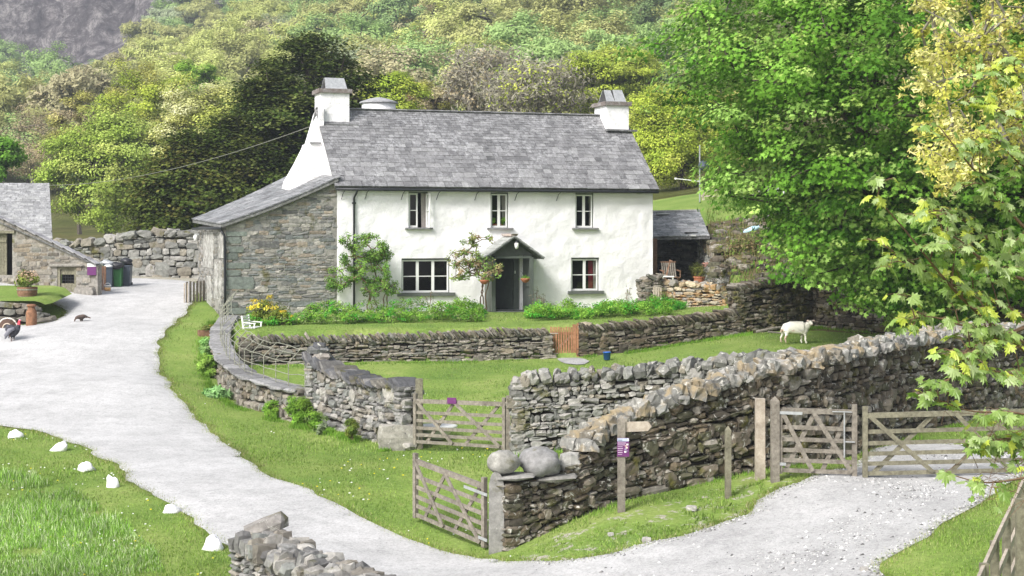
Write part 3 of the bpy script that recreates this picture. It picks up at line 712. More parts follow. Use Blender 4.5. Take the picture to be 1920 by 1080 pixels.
r6, pathF, b6 = wallthing('roadside_wall', 'rough dry stone wall with leaning slate coping ending at the closed gate', [(592, 39.3, 678), (640, 38.6, 706), (700, 37.3, 722), (770, 35.9, 726)], low, 'grey', 'slant', m='stone', seed=19, th=0.65, row=(.055, .15), ln=(.1, .36), batter=.1, big=.12,
    mc='stone', copekw=dict(lean=-58, w=(.05, .1), h=(.35, .5), pal='slaty'))
mbk = MB(); q = pathF.pos(pathF.L - .2)
stones(mbk, np.array([[q[0] - .15, q[1] - .2, gz1(q[0], q[1] - .4) + .28]]), np.array([[.95, .5, .62]]), np.array([[1, 0.1, 0.]]), np.array([[-.1, 1., 0]]), np.array([[0, 0, 1.]]), np.array([[.36, .34, .3]]), .78, .05)
q = pathF.pos(.15)
for dz, w_, c_ in ((.12, .6, (.3, .27, .25)), (.3, .5, (.33, .3, .27)), (.46, .55, (.2, .2, .2)), (.55, .32, (.12, .12, .13))):
    if dz < .2: addpart(r6, mbk, 'end_stone', M['stone_lichen'], b6)
    mbk = MB(); stones(mbk, np.array([[q[0] + RNG.uniform(-.05, .1), q[1], ZZ(690, 39.3) + dz]]), np.array([[w_, .5, .2]]), np.array([[1, 0.1, 0.]]), np.array([[-.1, 1., 0]]), np.array([[0, 0, 1.]]), np.array([c_]), .72, .08); addpart(r6, mbk, 'end_stone', M['stone_lichen'], b6)
# W3b and W3 : the two walls of the lane
r7, pathG, b7 = wallthing('field_wall', 'grey dry stone wall with upright rubble coping right of the closed gate', [(962, 33.2, 724), (1060, 33.2, 716), (1200, 33.0, 706), (1350, 32.3, 690), (1440, 31.4, 682), (1500, 30.7, 680)], low, 'light', 'rubble', m='stone', mc='stone_lichen', seed=21, th=0.65, row=(.06, .16), ln=(.09, .26), big=.16, jit=.12,
    copekw=dict(pal='light', ln=(.12, .3), h=(.18, .32), jit=.11))
W3n = [(938, 26.75, 905), (1035, 27.2, 893), (1075, 27.4, 852), (1120, 27.9, 815), (1200, 28.4, 779), (1290, 28.8, 744), (1380, 29.2, 716), (1450, 29.7, 698), (1540, 30.6, 680), (1680, 33.4, 650), (1800, 36.0, 632), (1960, 40, 622)]
r8, pathH, b8 = wallthing('lane_wall', 'long tall mossy dry stone wall behind the fingerpost and the double gates', W3n, low, 'brown', None, m='stone_lichen', seed=22, th=0.7, row=(.06, .165), ln=(.09, .3), big=.18, batter=.08, jit=.12)
mc_ = MB(); cope_rubble(mc_, pathH, th=.72, pal='light', seed=71, s0=1.5, ln=(.1, .28), h=(.14, .27), rnd=.78, jit=.12)
cope_rubble(mc_, pathH, th=.5, pal='light', seed=72, s0=1.6, ln=(.1, .26), h=(.2, .36), rnd=.76, jit=.12)
addpart(r8, mc_, 'coping', M['straw_top'], b8)
mbk = MB()
for px, py, Y, s_, c_ in ((945, 868, 26.6, (.56, .55, .4), (.34, .33, .3)), (1013, 866, 26.9, (.74, .64, .5), (.27, .265, .26)), (1068, 868, 27.2, (.38, .4, .4), (.4, .39, .36)), (1090, 866, 27.4, (.3, .4, .3), (.3, .27, .22)), (1112, 850, 27.6, (.4, .4, .4), (.34, .31, .26)),
                          (965, 893, 26.65, (.7, .6, .1), (.3, .29, .27)), (1040, 895, 26.95, (.8, .6, .12), (.26, .25, .23))):
    mbk = MB()
    if py < 880 and px < 1030:
        mbk.lathe([(math.sin(a_) ** .8, -math.cos(a_)) for a_ in np.linspace(0, math.pi, 15)], n=22, tint=c_); V_ = mbk.V[0]; V_ *= (1 + .16 * vnoise(V_[:, 0] * 1.6 + px, V_[:, 1] * 1.6 + V_[:, 2], 1.0, 3) + .07 * vnoise(V_[:, 0] * 4, V_[:, 2] * 4 + V_[:, 1] * 3, 1.0, 5))[:, None] * np.array(s_) / 2; V_ += P(px, py, Y + .1); addpart(r8, mbk, 'end_stone', M['stone'], b8, True); continue
    stones(mbk, np.array([P(px, py, Y + .1)]), np.array([s_]), np.array([[1, 0.1, 0.05]]), np.array([[-.1, 1., 0]]), np.array([[0, 0, 1.]]), np.array([c_]), .64, .02); addpart(r8, mbk, 'end_stone', M['stone'], b8)
# near wall at the bottom edge
r9, pathI, b9 = wallthing('roadside_wall', 'short grey dry stone wall end jutting into the bottom edge of the picture', [(478, 22.2, 1030), (530, 21.3, 1050), (600, 20.2, 1085), (680, 19.2, 1120), (800, 17.8, 1170)], low, 'grey', 'rubble', m='stone', seed=23, th=0.75, row=(.05, .13), ln=(.1, .3), jit=.13,
    copekw=dict(pal='grey', ln=(.1, .26), h=(.16, .34), rnd=.78, jit=.12, across=4))
mbk = MB(); stones(mbk, np.array([P(497, 988, 22.2)]), np.array([[.62, .5, .26]]), np.array([[.92, 0., .38]]), np.array([[0, 1., 0]]), np.array([[-.38, 0, .92]]), np.array([[.3, .28, .26]]), .75, .05)
addpart(r9, mbk, 'end_stone', M['stone_lichen'], b9)
# far wall across the yard on the left
wallthing('yard_wall', 'tall grey boulder wall behind the wheelie bins', [(95, 69.5, 462), (180, 68.8, 462), (240, 68.4, 448), (300, 68.2, 442), (395, 68, 446)], low, 'light', 'rubble', m='stone_far', seed=24, th=0.7, row=(.14, .3), ln=(.2, .6), copekw=dict(pal='light', ln=(.4, .7), h=(.25, .4)), big=.12)
# low retaining wall by the barrel planter
TERR = L((-90, 54.6), (85, 54.6), (98, 55.2), (135, 57.6), (100, 58.6), (0, 58.6), (-90, 58.6))
def terrz(X, Y): return np.maximum(low(X, Y) + 0.02, 0.52 + 0.10 * (Y - 54.6) - 0.75 * np.clip((X - PX(70, 54.6)) / 1.6, 0, 1))
sheet('turf_bank', TERR, 0.2, 0.02, M['grass_ground'], 'raised turf bank behind the low retaining wall', fn=terrz, sm=0, tfn=lambda V: np.zeros((len(V), 3)))
wallthing('retaining_wall', 'low rough retaining wall behind the milk churn', [(-60, 54.5, 568), (40, 54.5, 568), (70, 54.5, 576), (96, 54.9, 596)], low, 'warm', None, m='stone_far', seed=25, th=0.5, row=(.15, .28), ln=(.25, .7))
# ---------------------------------------------------------------- the cottage
HL, HDp = 11.9, 6.2           # length, depth
EAVE, RIDGE = 4.62, 7.28
AX = np.array((WU, WV, (0, 0, 1.0)))
def HB(mb, u0, u1, v0, v1, z0, z1, tint=(1, 1, 1)):
    mb.box(HP((u0 + u1) / 2, (v0 + v1) / 2, (z0 + z1) / 2), (u1 - u0, v1 - v0, z1 - z0), A=AX, tint=tint)
def wp(px, py, v=0.0):
    """(u, z) of the front wall point seen at a pixel"""
    k = (px - 960) / F; o = HO + WV * v
    u = (k * o[1] - o[0]) / (WU[0] - k * WU[1]); Y = o[1] + u * WU[1]
    return u, ZZ(py, Y)
house = empty('cottage', HP(6, 3, 0), TH); tag(house, 'long whitewashed farm cottage with a grey slate roof and stone outshut on its left', 'cottage')
HBASE = HP(6, 3, 0)
def hpart(mb, name, mats, smooth=False, parent=None):
    R = np.array(AX)      # world -> local rotation
    mb.V = [(v - HBASE) @ R.T for v in mb.V]
    me = mb.mesh(name, mats, smooth); o = bpy.data.objects.new(name, me); COL.objects.link(o); o.parent = parent or house; return o
WIN = {}
def rect(x0, y0, x1, y1):
    (u0, z1), (u1, z0) = wp(x0, y0), wp(x1, y1); return [u0, u1, z0, z1]
WIN['ua'] = rect(766, 359, 803, 427); WIN['ub'] = rect(920, 362, 954, 427); WIN['uc'] = rect(1079, 362, 1114, 428)
WIN['la'] = rect(753, 486, 844, 550); WIN['lb'] = rect(1071, 483, 1124, 545)
DOOR = [wp(912, 0)[0] + .05, wp(975, 0)[0] + .0, 0.1, 2.12]
def front_wall():
    us = set(np.arange(0, HL + .01, 0.1).round(3)); zs = set(np.arange(-0.2, EAVE + 0.05, 0.1).round(3))
    holes = list(WIN.values()) + [DOOR]
    def snapto(S, vals):
        S = sorted(S)
        for v in vals:
            S = [q for q in S if abs(q - v) > 0.051]; S.append(v); S = sorted(S)
        return S
    us = snapto(us, [h[0] for h in holes] + [h[1] for h in holes]); zs = snapto(zs, sorted({round(h[i], 4) for h in holes for i in (2, 3)}))
    for h in holes:
        for i in (0, 1): h[i] = min(us, key=lambda q: abs(q - h[i]))
        for i in (2, 3): h[i] = min(zs, key=lambda q: abs(q - h[i]))
    U, Z = np.meshgrid(us, zs); d = vnoise(U, Z, 0.5, 31) * 0.02 + vnoise(U, Z, 0.24, 32) * 0.016
    for h in holes:
        m = (U > h[0] - .02) & (U < h[1] + .02) & (Z > h[2] - .02) & (Z < h[3] + .02); d = np.where(m, 0, d)
    d = np.where((U < .01) | (U > HL - .01), 0, d)
    Pw = HO[None, None] + U[..., None] * WU + (d - 0.0)[..., None] * WV; Pw[..., 2] = Z
    n, m = U.shape; i = np.arange(n - 1)[:, None] * m + np.arange(m - 1)[None]
    Fq = np.stack((i, i + 1, i + m + 1, i + m), -1).reshape(-1, 4)
    cu = ((U[:-1, :-1] + U[1:, 1:]) / 2).reshape(-1); cz = ((Z[:-1, :-1] + Z[1:, 1:]) / 2).reshape(-1)
    keep = np.ones(len(Fq), bool)
    for h in holes: keep &= ~((cu > h[0]) & (cu < h[1]) & (cz > h[2]) & (cz < h[3]))
    mb = MB(); T = np.ones((n * m, 3)); T[:, 0] = np.where(Z.reshape(-1) < 0.35, 0.45, 1.0)
    mb.add(Pw.reshape(-1, 3), Fq[keep], T)
    # reveals
    for h in holes:
        dd = 0.2 if h is not DOOR else 0.3
        for a, b in (((h[0], h[2]), (h[0], h[3])), ((h[0], h[3]), (h[1], h[3])), ((h[1], h[3]), (h[1], h[2])), ((h[1], h[2]), (h[0], h[2]))):
            mb.add([HP(a[0], 0, a[1]), HP(b[0], 0, b[1]), HP(b[0], dd, b[1]), HP(a[0], dd, a[1])], [(0, 1, 2, 3)])
    # gables and back
    g = [(0, -.2), (0, EAVE), (HDp / 2, RIDGE - .06), (HDp, EAVE), (HDp, -.2)]
    for u in (0, HL): mb.add([HP(u, v, z) for v, z in g], [tuple(range(5))])
    mb.add([HP(0, HDp, -.2), HP(HL, HDp, -.2), HP(HL, HDp, EAVE), HP(0, HDp, EAVE)], [(0, 1, 2, 3)])
    return mb
hpart(front_wall(), 'wall', M['limewash'], True)
# dark rooms behind the windows
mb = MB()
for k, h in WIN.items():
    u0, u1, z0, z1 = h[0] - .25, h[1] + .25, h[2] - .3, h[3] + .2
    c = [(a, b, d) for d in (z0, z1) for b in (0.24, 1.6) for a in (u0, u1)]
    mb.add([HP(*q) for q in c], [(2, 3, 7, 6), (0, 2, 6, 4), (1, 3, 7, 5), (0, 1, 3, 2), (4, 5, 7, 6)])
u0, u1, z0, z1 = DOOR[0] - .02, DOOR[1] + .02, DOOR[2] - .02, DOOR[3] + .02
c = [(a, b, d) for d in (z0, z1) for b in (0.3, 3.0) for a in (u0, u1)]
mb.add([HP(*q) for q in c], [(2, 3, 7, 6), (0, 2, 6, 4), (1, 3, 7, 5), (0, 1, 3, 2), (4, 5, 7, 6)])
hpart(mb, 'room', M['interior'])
def slates(mb, org, ua, prof, L_, rows, widths, pal=((.14, .138, .142), (.16, .158, .162), (.185, .182, .186), (.12, .118, .122), (.21, .208, .21)), seed=1, th=0.038, skew=0.0, over=0.0):
    """prof(s)-> (point, dir, normal) of the slope measured from the eave"""
    rng = np.random.default_rng(seed); s = 0.0; pal = np.array(pal); S = rows
    for ri, ex in enumerate(S):
        wlo, whi = widths[0] + (widths[1] - widths[0]) * (1 - ri / max(1, len(S) - 1)), None
        x = -rng.uniform(0, wlo) * .0 + (0 if ri % 2 else -wlo * .4); C = []; 
        p, d, n = prof(s + ex * .5)
        while x < L_:
            w = wlo * rng.uniform(.65, 1.35); x0 = max(x, 0); x1 = min(x + w, L_)
            if x1 - x0 > 0.05:
                c = rng.uniform(-.006, .012); l = ex * 1.45
                a = prof(s)[0] + n * (0.022 + c * .3) + d * rng.normal(0, 0.006); b = a + d * l - n * (0.014)
                t = pal[rng.integers(0, len(pal))] * rng.normal(1, .1)
                q = []
                for base, e in ((a, 0), (b, 1)):
                    for xx in (x0 + .006, x1 - .006):
                        q += [org + ua * xx + base + n * rng.uniform(0, .005), org + ua * xx + base + n * (th + rng.uniform(0, .01))]
                mb.add(q, [(0, 2, 3, 1), (1, 3, 7, 5), (0, 4, 6, 2), (0, 1, 5, 4), (2, 6, 7, 3), (4, 5, 7, 6)], t)
            x += w
        s += ex
def rows_for(total, e0, e1):
    r = []; s = 0
    while s < total:
        e = e0 + (e1 - e0) * s / total; r.append(e); s += e
    k = total / sum(r); return [q * k for q in r]
OV, OH = 0.14, 0.27       # verge and eave overhang
pit = math.atan2(RIDGE - EAVE, HDp / 2)
def prof_main(side):
    def f(s):
        d = (WV * math.cos(pit) if side == 0 else -WV * math.cos(pit)) + np.array((0, 0, math.sin(pit)))
        n = np.array((0, 0, math.cos(pit))) + (-WV if side == 0 else WV) * math.sin(pit)
        v0 = -OH if side == 0 else HDp + OH
        sag = 0.0
        return WV * v0 + np.array((0, 0, EAVE - OH * math.tan(pit) + .05)) + d * s, d, n
    return f
SLn = (HDp / 2 + OH) / math.cos(pit)
mb = MB(); slates(mb, HO - WU * OV, WU, prof_main(0), HL + 2 * OV, rows_for(SLn, .3, .12), (.15, .38), seed=3)
slates(mb, HO - WU * OV, WU, prof_main(1), HL + 2 * OV, rows_for(SLn, .4, .3), (.45, .5), seed=4)
for sd_ in (0, 1):          # boarding under the slates
    f = prof_main(sd_); a = f(0.02)[0]; b = f(SLn)[0]; n = f(0)[2]
    q = [HO - WU * (OV - .02) + a, HO + WU * (HL + OV - .02) + a, HO + WU * (HL + OV - .02) + b, HO - WU * (OV - .02) + b]
    mb.prism(q, -n * 0.05, (.1, .1, .1))
roof = hpart(mb, 'roof', M['slate'])
mb = MB(); x = -OV
while x < HL + OV:
    l = RNG.uniform(.45, .7); c = HP(x + l / 2, HDp / 2, RIDGE + .09 + RNG.uniform(-.008, .008))
    for sg in (-1, 1):
        n_ = -WV * sg * math.sin(pit) + np.array((0, 0, math.cos(pit))); d_ = np.cross(WU, n_)
        mb.box(c + WV * sg * -.0 + np.array((0, 0, -.02)) + d_ * (.09 * (1 if d_[2] < 0 else -1)), (l - .01, .2, .035), A=np.array((WU, d_, n_)), tint=np.array((.36, .33, .31)) * RNG.uniform(.8, 1.1))
    x += l
hpart(mb, 'ridge_stones', M['slate'], parent=roof)
# gutter, brackets, downpipe
mb = MB(); gy = -OH - .03; gzz = EAVE - OH * math.tan(pit) - .0
mb.tube([HP(u, gy, gzz - .02) for u in np.linspace(-.1, HL + .1, 8)], .05, 7)
gut = hpart(mb, 'gutter', M['black'], True)
for px in (640, 684, 752, 818, 890, 965, 1043):
    mb = MB(); u = wp(px, 350)[0]; mb.tube([HP(u, -.01, gzz - .36), HP(u + .05, -.12, gzz - .12), HP(u + .08, gy, gzz - .05)], .012, 5); hpart(mb, 'bracket', M['black'], parent=gut)
ud = wp(663, 400)[0]
mb = MB(); mb.tube([HP(ud + .06, gy, gzz - .04), HP(ud + .05, gy + .02, gzz - .12), HP(ud, -.07, gzz - .32), HP(ud, -.07, 2), HP(ud, -.07, .1)], .038, 8)
for z in (1.2, 2.6, 3.9): mb.box(HP(ud, -.05, z), (.13, .09, .05), A=AX)
hpart(mb, 'drainpipe', M['black'], True)
# chimneys
def chimney(u0, u1, v0, v1, zb, zc, flash, cowls, seed):
    mb = MB(); HB(mb, u0, u1, v0, v1, zb, zc, (.55, 1, 1)); bpy_bevel = 0
    c = hpart(mb, 'chimney', M['limewash'])
    mb = MB(); HB(mb, u0 - .09, u1 + .09, v0 - .09, v1 + .09, zc + .002, zc + .15, (.17, .14, .125))
    hpart(mb, 'cap', M['slate'], parent=c); mb = MB(); HB(mb, u0 - .05, u1 + .3, v0 - .16, v0 + .02, flash - .04, flash + .03, (.12, .12, .12)); hpart(mb, 'flashing', M['slate'], parent=c)
    mb = MB()
    for (a, b, h, lean) in cowls:
        for sg in (-1, 1):
            p0 = HP(a, (v0 + v1) / 2 + sg * .42, zc + .15); p1 = HP(b, (v0 + v1) / 2 + sg * .42, zc + .15); dv = -WV * sg * .36
            q = [p0, p1, p1 + dv + np.array((0, 0, h)) - WU * .05, p0 + dv + np.array((0, 0, h)) + WU * .03]
            mb.prism(q, WV * sg * .04, (.3, .31, .32))
    hpart(mb, 'cowl', M['slate'], parent=c)
    return c
chimney(-.05, 1.0, 2.5, 3.6, 4.0, 7.94, 6.78, [(.15, .95, .44, 0)], 1)
chimney(11.0, 11.92, 2.35, 3.6, 4.0, 7.75, 6.8, [(11.08, 11.42, .48, 0), (11.44, 11.9, .5, 0)], 2)
# flared chimney breast on the gable
mb = MB(); prf = [(0.02, 4.0), (-1.35, 4.0), (-1.15, 4.75), (-.78, 5.4), (-.5, 5.95), (-.45, 6.1), (-.37, 6.14), (-.2, 6.7), (-.06, 7.2), (0.02, 7.4)]
mb.prism([HP(u, 2.3, z) for u, z in prf], WV * 1.6, (.35, 1, 1))
hpart(mb, 'chimney_breast', M['limewash'])
mb = MB(); HB(mb, -.5, -.1, 2.22, 2.34, 6.08, 6.13, (.2, .2, .2)); hpart(mb, 'drip_stone', M['slab'])
# round chimney at the back
uc, vc = 3.05, 6.4
mb = MB(); c0 = HP(uc, vc, 0); mb.lathe([(.66, 4.0), (.66, 7.9), (.6, 7.93)], c0, 22, (.85, 1, 1)); rc = hpart(mb, 'round_chimney', M['limewash'], True)
mb = MB(); mb.lathe([(.6, 7.9), (.76, 7.93), (.75, 7.98), (.4, 8.1), (.12, 8.16), (0.0, 8.17)], c0, 14, (.3, .3, .31)); hpart(mb, 'cap', M['slate'], parent=rc)
# ---- windows
def window(h, cols, rows, sill_h=.06, sill_l=.14, curtain=None, openright=False, label=None, dark=True):
    u0, u1, z0, z1 = h; v = 0.12; mb = MB(); fw = .05
    # outer frame
    if dark:
        md = MB(); HB(md, u0 - .0, u1 + .0, v - .03, v + .06, z1 - .055, z1 + .0); HB(md, u0, u0 + .035, v - .03, v + .06, z0, z1 - .056); HB(md, u1 - .035, u1, v - .03, v + .06, z0, z1 - .056)
    a0, a1, b0, b1 = u0 + .036, u1 - .036, z0 + .005, z1 - .058
    w = (a1 - a0) / cols
    glass = MB(); casements = []
    for i in range(cols):
        c0, c1 = a0 + i * w, a0 + (i + 1) * w
        if openright and i == cols - 1: continue
        for (x0, x1, y0, y1) in ((c0, c0 + fw, b0, b1), (c1 - fw, c1, b0, b1), (c0 + fw, c1 - fw, b0, b0 + fw + .02), (c0 + fw, c1 - fw, b1 - fw, b1)):
            HB(mb, x0 + .001, x1 - .001, v - .012, v + .03, y0, y1)
        for r in range(1, rows):
            zz = b0 + (b1 - b0) * r / rows; HB(mb, c0 + fw, c1 - fw, v - .006, v + .024, zz - .014, zz + .014)
        g = [HP(c0 + fw * .6, v + .01, b0), HP(c1 - fw * .6, v + .01, b0), HP(c1 - fw * .6, v + .01, b1), HP(c0 + fw * .6, v + .01, b1)]
        glass.add(g, [(0, 1, 2, 3)])
    fr = hpart(mb, 'window', M['white_paint'])
    if label: fr['label'] = label
    if dark: hpart(md, 'frame', M['dark_frame'], parent=fr)
    hpart(glass, 'pane', M['glass'], parent=fr)
    if openright:
        mo = MB(); hinge = HP(u1 - .045, v - .02, 0); dr = -WV * math.cos(rad(12)) + WU * math.sin(rad(12)); Lc = w - .02
        nn = np.cross(dr, (0, 0, 1.0)); A_ = np.array((dr, nn, (0, 0, 1.0)))
        for (s0, s1, y0, y1) in ((0, .05, b0, b1), (Lc - .05, Lc, b0, b1), (.05, Lc - .05, b0, b0 + .06), (.05, Lc - .05, b1 - .05, b1), (.05, Lc - .05, (b0 + b1) / 2 - .014, (b0 + b1) / 2 + .014)):
            mo.box(hinge + dr * (s0 + s1) / 2 + np.array((0, 0, (y0 + y1) / 2)), (s1 - s0, .035, y1 - y0), A=A_)
        hpart(mo, 'casement', M['white_paint'], parent=fr)['label'] = 'open casement swung outward'
    ms = MB(); HB(ms, u0 - sill_l, u1 + sill_l, -.12, .12, z0 - sill_h, z0 + .0 if sill_h < .1 else z0); hpart(ms, 'sill', M['dark_frame'] if sill_h > .08 else M['slab'], parent=fr)
    if curtain:
        for (f0, f1, m_) in curtain:
            mc_ = MB(); k = 14; x0 = u0 + (u1 - u0) * f0; x1 = u0 + (u1 - u0) * f1; top = []; bot = []
            for j in range(k + 1):
                x = x0 + (x1 - x0) * j / k; off = .02 * math.sin(j * 1.9); sway = (x - x0) * .0 + (.3 * (x1 - x) if x0 > (u0 + u1) / 2 else 0)
                top.append(HP(x, .27 + off, z1 + .05)); bot.append(HP(x + sway * .4, .27 + off * 1.3, z0 - .1))
            mc_.add(top + bot, [(j, j + 1, k + 2 + j, k + 1 + j) for j in range(k)]); hpart(mc_, 'curtain', M[m_], True, parent=fr)
    return fr
window(WIN['ua'], 2, 2, curtain=[(.72, 1.0, 'cloth')], openright=True, label='upper left window with its right casement open')
window(WIN['ub'], 2, 2, curtain=[(.72, 1.0, 'cloth')], label='upper middle window with a plant inside')
window(WIN['uc'], 2, 2, curtain=[(.86, 1.0, 'cloth')], label='upper right window')
window(WIN['la'], 3, 2, sill_h=.12, sill_l=.16, label='wide three light ground floor window')
window(WIN['lb'], 2, 2, sill_h=.12, sill_l=.14, curtain=[(.68, .86, 'red_cloth'), (.86, 1.0, 'cloth')], label='ground floor window with a red curtain')
# ---- porch
pu0, pu1 = DOOR[0] - .06, DOOR[1] + .1; pv = -.95; pz = 2.0
porch = MB()
HB(porch, pu0 - .06, pu0, pv + .1, -.02, .1, pz + .05)                       # left side panel
HB(porch, pu0 - .09, pu0 + .05, pv, pv + .1, .08, pz)                        # front posts
HB(porch, pu1 - .05, pu1 + .09, pv, pv + .1, .08, pz)
HB(porch, pu1, pu1 + .05, pv + .1, -.02, .1, pz + .05)
HB(porch, pu1 - .035, pu1 + .0, pv + .2, -.15, .95, 1.0)
HB(porch, pu0 - .09, pu1 + .09, pv + .1, -.02, .02, .1)
HB(porch, pu0 + .05, pu1 - .05, pv + .02, pv + .08, pz - .04, pz + .04)
porch_o = hpart(porch, 'porch', M['sage'])
mb = MB(); mid = (pu0 + pu1) / 2; ap = 2.72
for sg in (-1, 1):
    e = mid + sg * ((pu1 - pu0) / 2 + .42); ez = 1.95
    a = HP(mid, pv - .2, ap); b = HP(e, pv - .2, ez); n_ = np.cross(b - a, WV); n_ /= np.linalg.norm(n_); n_ *= np.sign(n_[2])
    for k in range(5):
        f0, f1 = k / 5 - .04 * (k > 0), (k + 1) / 5; p0 = a + (b - a) * f0 + n_ * (.045 - .0 * k); p1 = a + (b - a) * f1 + n_ * .06
        for jv in range(2):
            off = WV * (jv * .58); mb.prism([p0 + off, p1 + off, p1 + off + WV * .57, p0 + off + WV * .57], -n_ * .035, np.array((.3, .31, .29)) * RNG.uniform(.75, 1.2))
    mb.prism([a + n_ * .005, b + n_ * .005, b + n_ * .005 + WV * 1.15, a + n_ * .005 + WV * 1.15], -n_ * .03, (.08, .09, .08))
mb.box(HP(mid, pv + .3, ap + .07), (.26, 1.0, .09), A=AX, tint=(.36, .29, .24), jit=.1)
hpart(mb, 'roof', M['slate'], parent=porch_o)
mb = MB(); mb.prism([HP(pu0 - .2, pv + .3, 2.05), HP(pu1 + .2, pv + .3, 2.05), HP(mid, pv + .3, 2.64)], WV * .03); hpart(mb, 'gable_board', M['dark_frame'], parent=porch_o)
mb = MB(); HB(mb, pu0 - .1, pu1 + .15, pv - .35, pv + .02, -.08, .04); HB(mb, pu0, pu1, pv + .02, .3, -.05, .09); hpart(mb, 'doorstep', M['slab'], parent=porch_o)
mb = MB(); c0 = HP(mid + .1, pv - .12, 2.42)
mb.lathe([(.0, -.13), (.05, -.11), (.075, -.03), (.08, .06), (.06, .1)], c0, 12); lamp = hpart(mb, 'lamp_globe', M['white_paint'], True, parent=porch_o)
mb = MB(); mb.lathe([(.075, .1), (.06, .15), (.02, .18)], c0, 12); mb.tube([c0 + np.array((0, 0, .17)), c0 + np.array((0, 0, .26)), c0 + WV * .12 + np.array((0, 0, .3))], .012, 5); hpart(mb, 'lamp_bracket', M['black'], parent=porch_o)
# door: frame, open leaf
mb = MB(); HB(mb, DOOR[1] - .22, DOOR[1] - .12, .06, .16, .1, 2.1); HB(mb, DOOR[0], DOOR[0] + .07, .06, .16, .1, 2.1); HB(mb, DOOR[0] + .07, DOOR[1] - .22, .06, .16, 2.02, 2.1); HB(mb, DOOR[1] - .12, DOOR[1], .1, .14, .1, 2.1)
door = hpart(mb, 'door', M['sage'])
mb = MB(); hg = HP(DOOR[1] - .23, .16, 0); dr = WV * math.sin(rad(62)) - WU * math.cos(rad(62)); nn = np.cross(dr, (0, 0, 1.0))
mb.box(hg + dr * .4 + np.array((0, 0, 1.06)), (.8, .045, 1.9), A=np.array((dr, nn, (0, 0, 1.0))))
for z in (.5, 1.06, 1.62): mb.box(hg + dr * .4 + nn * .03 + np.array((0, 0, z)), (.78, .02, .1), A=np.array((dr, nn, (0, 0, 1.0))))
hpart(mb, 'door_leaf', M['sage'], parent=door)
mb = MB(); mb.box(HP(DOOR[1] - .17, .05, 1.45), (.03, .03, .1), A=AX); hpart(mb, 'door_bell', M['white_paint'], parent=door)
# ---- stone outshut (lean-to) on the left
LW, LD = 3.83, 7.2
def leanz(x): # x: distance left of the gable; slightly hollow roof
    t = x / (LW + .2); return 4.76 - 1.62 * t - .13 * math.sin(math.pi * t) * 0.6
def facade(mb, org, ax, nrm, poly, holes=(), row=(.06, .17), ln=(.15, .55), pal='house', seed=5, mort=(.3, .285, .255), prot=.02, big=.05):
    """flush rubble with lime pointing; poly in (a,z)"""
    rng = np.random.default_rng(seed); A0 = np.array(poly); a0, a1 = A0[:, 0].min(), A0[:, 0].max(); z = A0[:, 1].min(); zt = A0[:, 1].max()
    C = []; S = []
    while z < zt:
        h = rng.uniform(*row); x = a0 - rng.uniform(0, .3)
        while x < a1:
            l = rng.uniform(*ln) * (0.5 + rng.random()); C.append((x + l / 2, z + h / 2 + vnoise(x, z, .8, seed) * .03)); S.append((l, h * rng.uniform(.8, 1.15))); x += l + .012
        z += h
    C = np.array(C); S = np.array(S); b_ = rng.random(len(C)) < big; S[b_] *= (1.3, 1.8)
    m = pip(C[:, 0], C[:, 1], poly)
    for (x0, x1, z0, z1) in holes: m &= ~((C[:, 0] + S[:, 0] / 2 > x0) & (C[:, 0] - S[:, 0] / 2 < x1) & (C[:, 1] + S[:, 1] / 2 > z0) & (C[:, 1] - S[:, 1] / 2 < z1))
    for sx in (-1, 1):
        for sz in (-1, 1): m &= pip(C[:, 0] + sx * S[:, 0] * .42, C[:, 1] + sz * S[:, 1] * .42, [((a - A0[:, 0].mean()) * 1.012 + A0[:, 0].mean(), (b - A0[:, 1].mean()) * 1.012 + A0[:, 1].mean()) for a, b in poly])
    C = C[m]; S = S[m]; k = len(C); dep = .12
    W3 = org[None] + C[:, 0:1] * ax[None] + nrm[None] * (prot - dep / 2 + rng.normal(0, .008, (k, 1))); W3[:, 2] = C[:, 1] + org[2]
    tl = rng.normal(0, .04, (k, 1)); A = ax[None] + np.array((0, 0, 1.0)) * tl; A /= np.linalg.norm(A, axis=1)[:, None]; Nn = np.tile(nrm, (k, 1)); U = np.cross(A, Nn); U *= np.sign(U[:, 2:3])
    stones(mb, W3, np.column_stack((S[:, 0], np.full(k, dep), S[:, 1])), A, Nn, U, ptint(k, pal, rng), .85, .08, rng)
FO = HP(0, 0, 0)
poly = [(0, -.3), (0, leanz(0) - .12)] + [(-x, leanz(x) - .12) for x in np.linspace(.5, LW, 6)] + [(-LW, -.3)]
mb = MB()
facade(mb, FO, WU, -WV, poly, [], ln=(.15, .5), row=(.05, .14), seed=6, big=.06)
# solid behind the facing
mb.prism([HP(a, 0, z) for a, z in poly], WV * LD, (.33, .315, .285))
# quoins
for k, (z, w_, h) in enumerate([(.1, .7, .22), (.35, .4, .15), (.95, .95, .42), (1.4, .5, .2), (1.65, .8, .2), (1.95, .4, .22), (2.2, .6, .2), (2.5, .5, .22), (2.75, .7, .16)]):
    stones(mb, np.array([HP(-LW + w_ / 2, .03, z + h / 2)]), np.array([[w_, .14, h]]), np.array([WU]), np.array([-WV]), np.array([[0, 0, 1.]]), np.array([[.2, .225, .2]]) * RNG.uniform(.8, 1.3), .94, .02)
FL = HP(-LW, LD, 0)
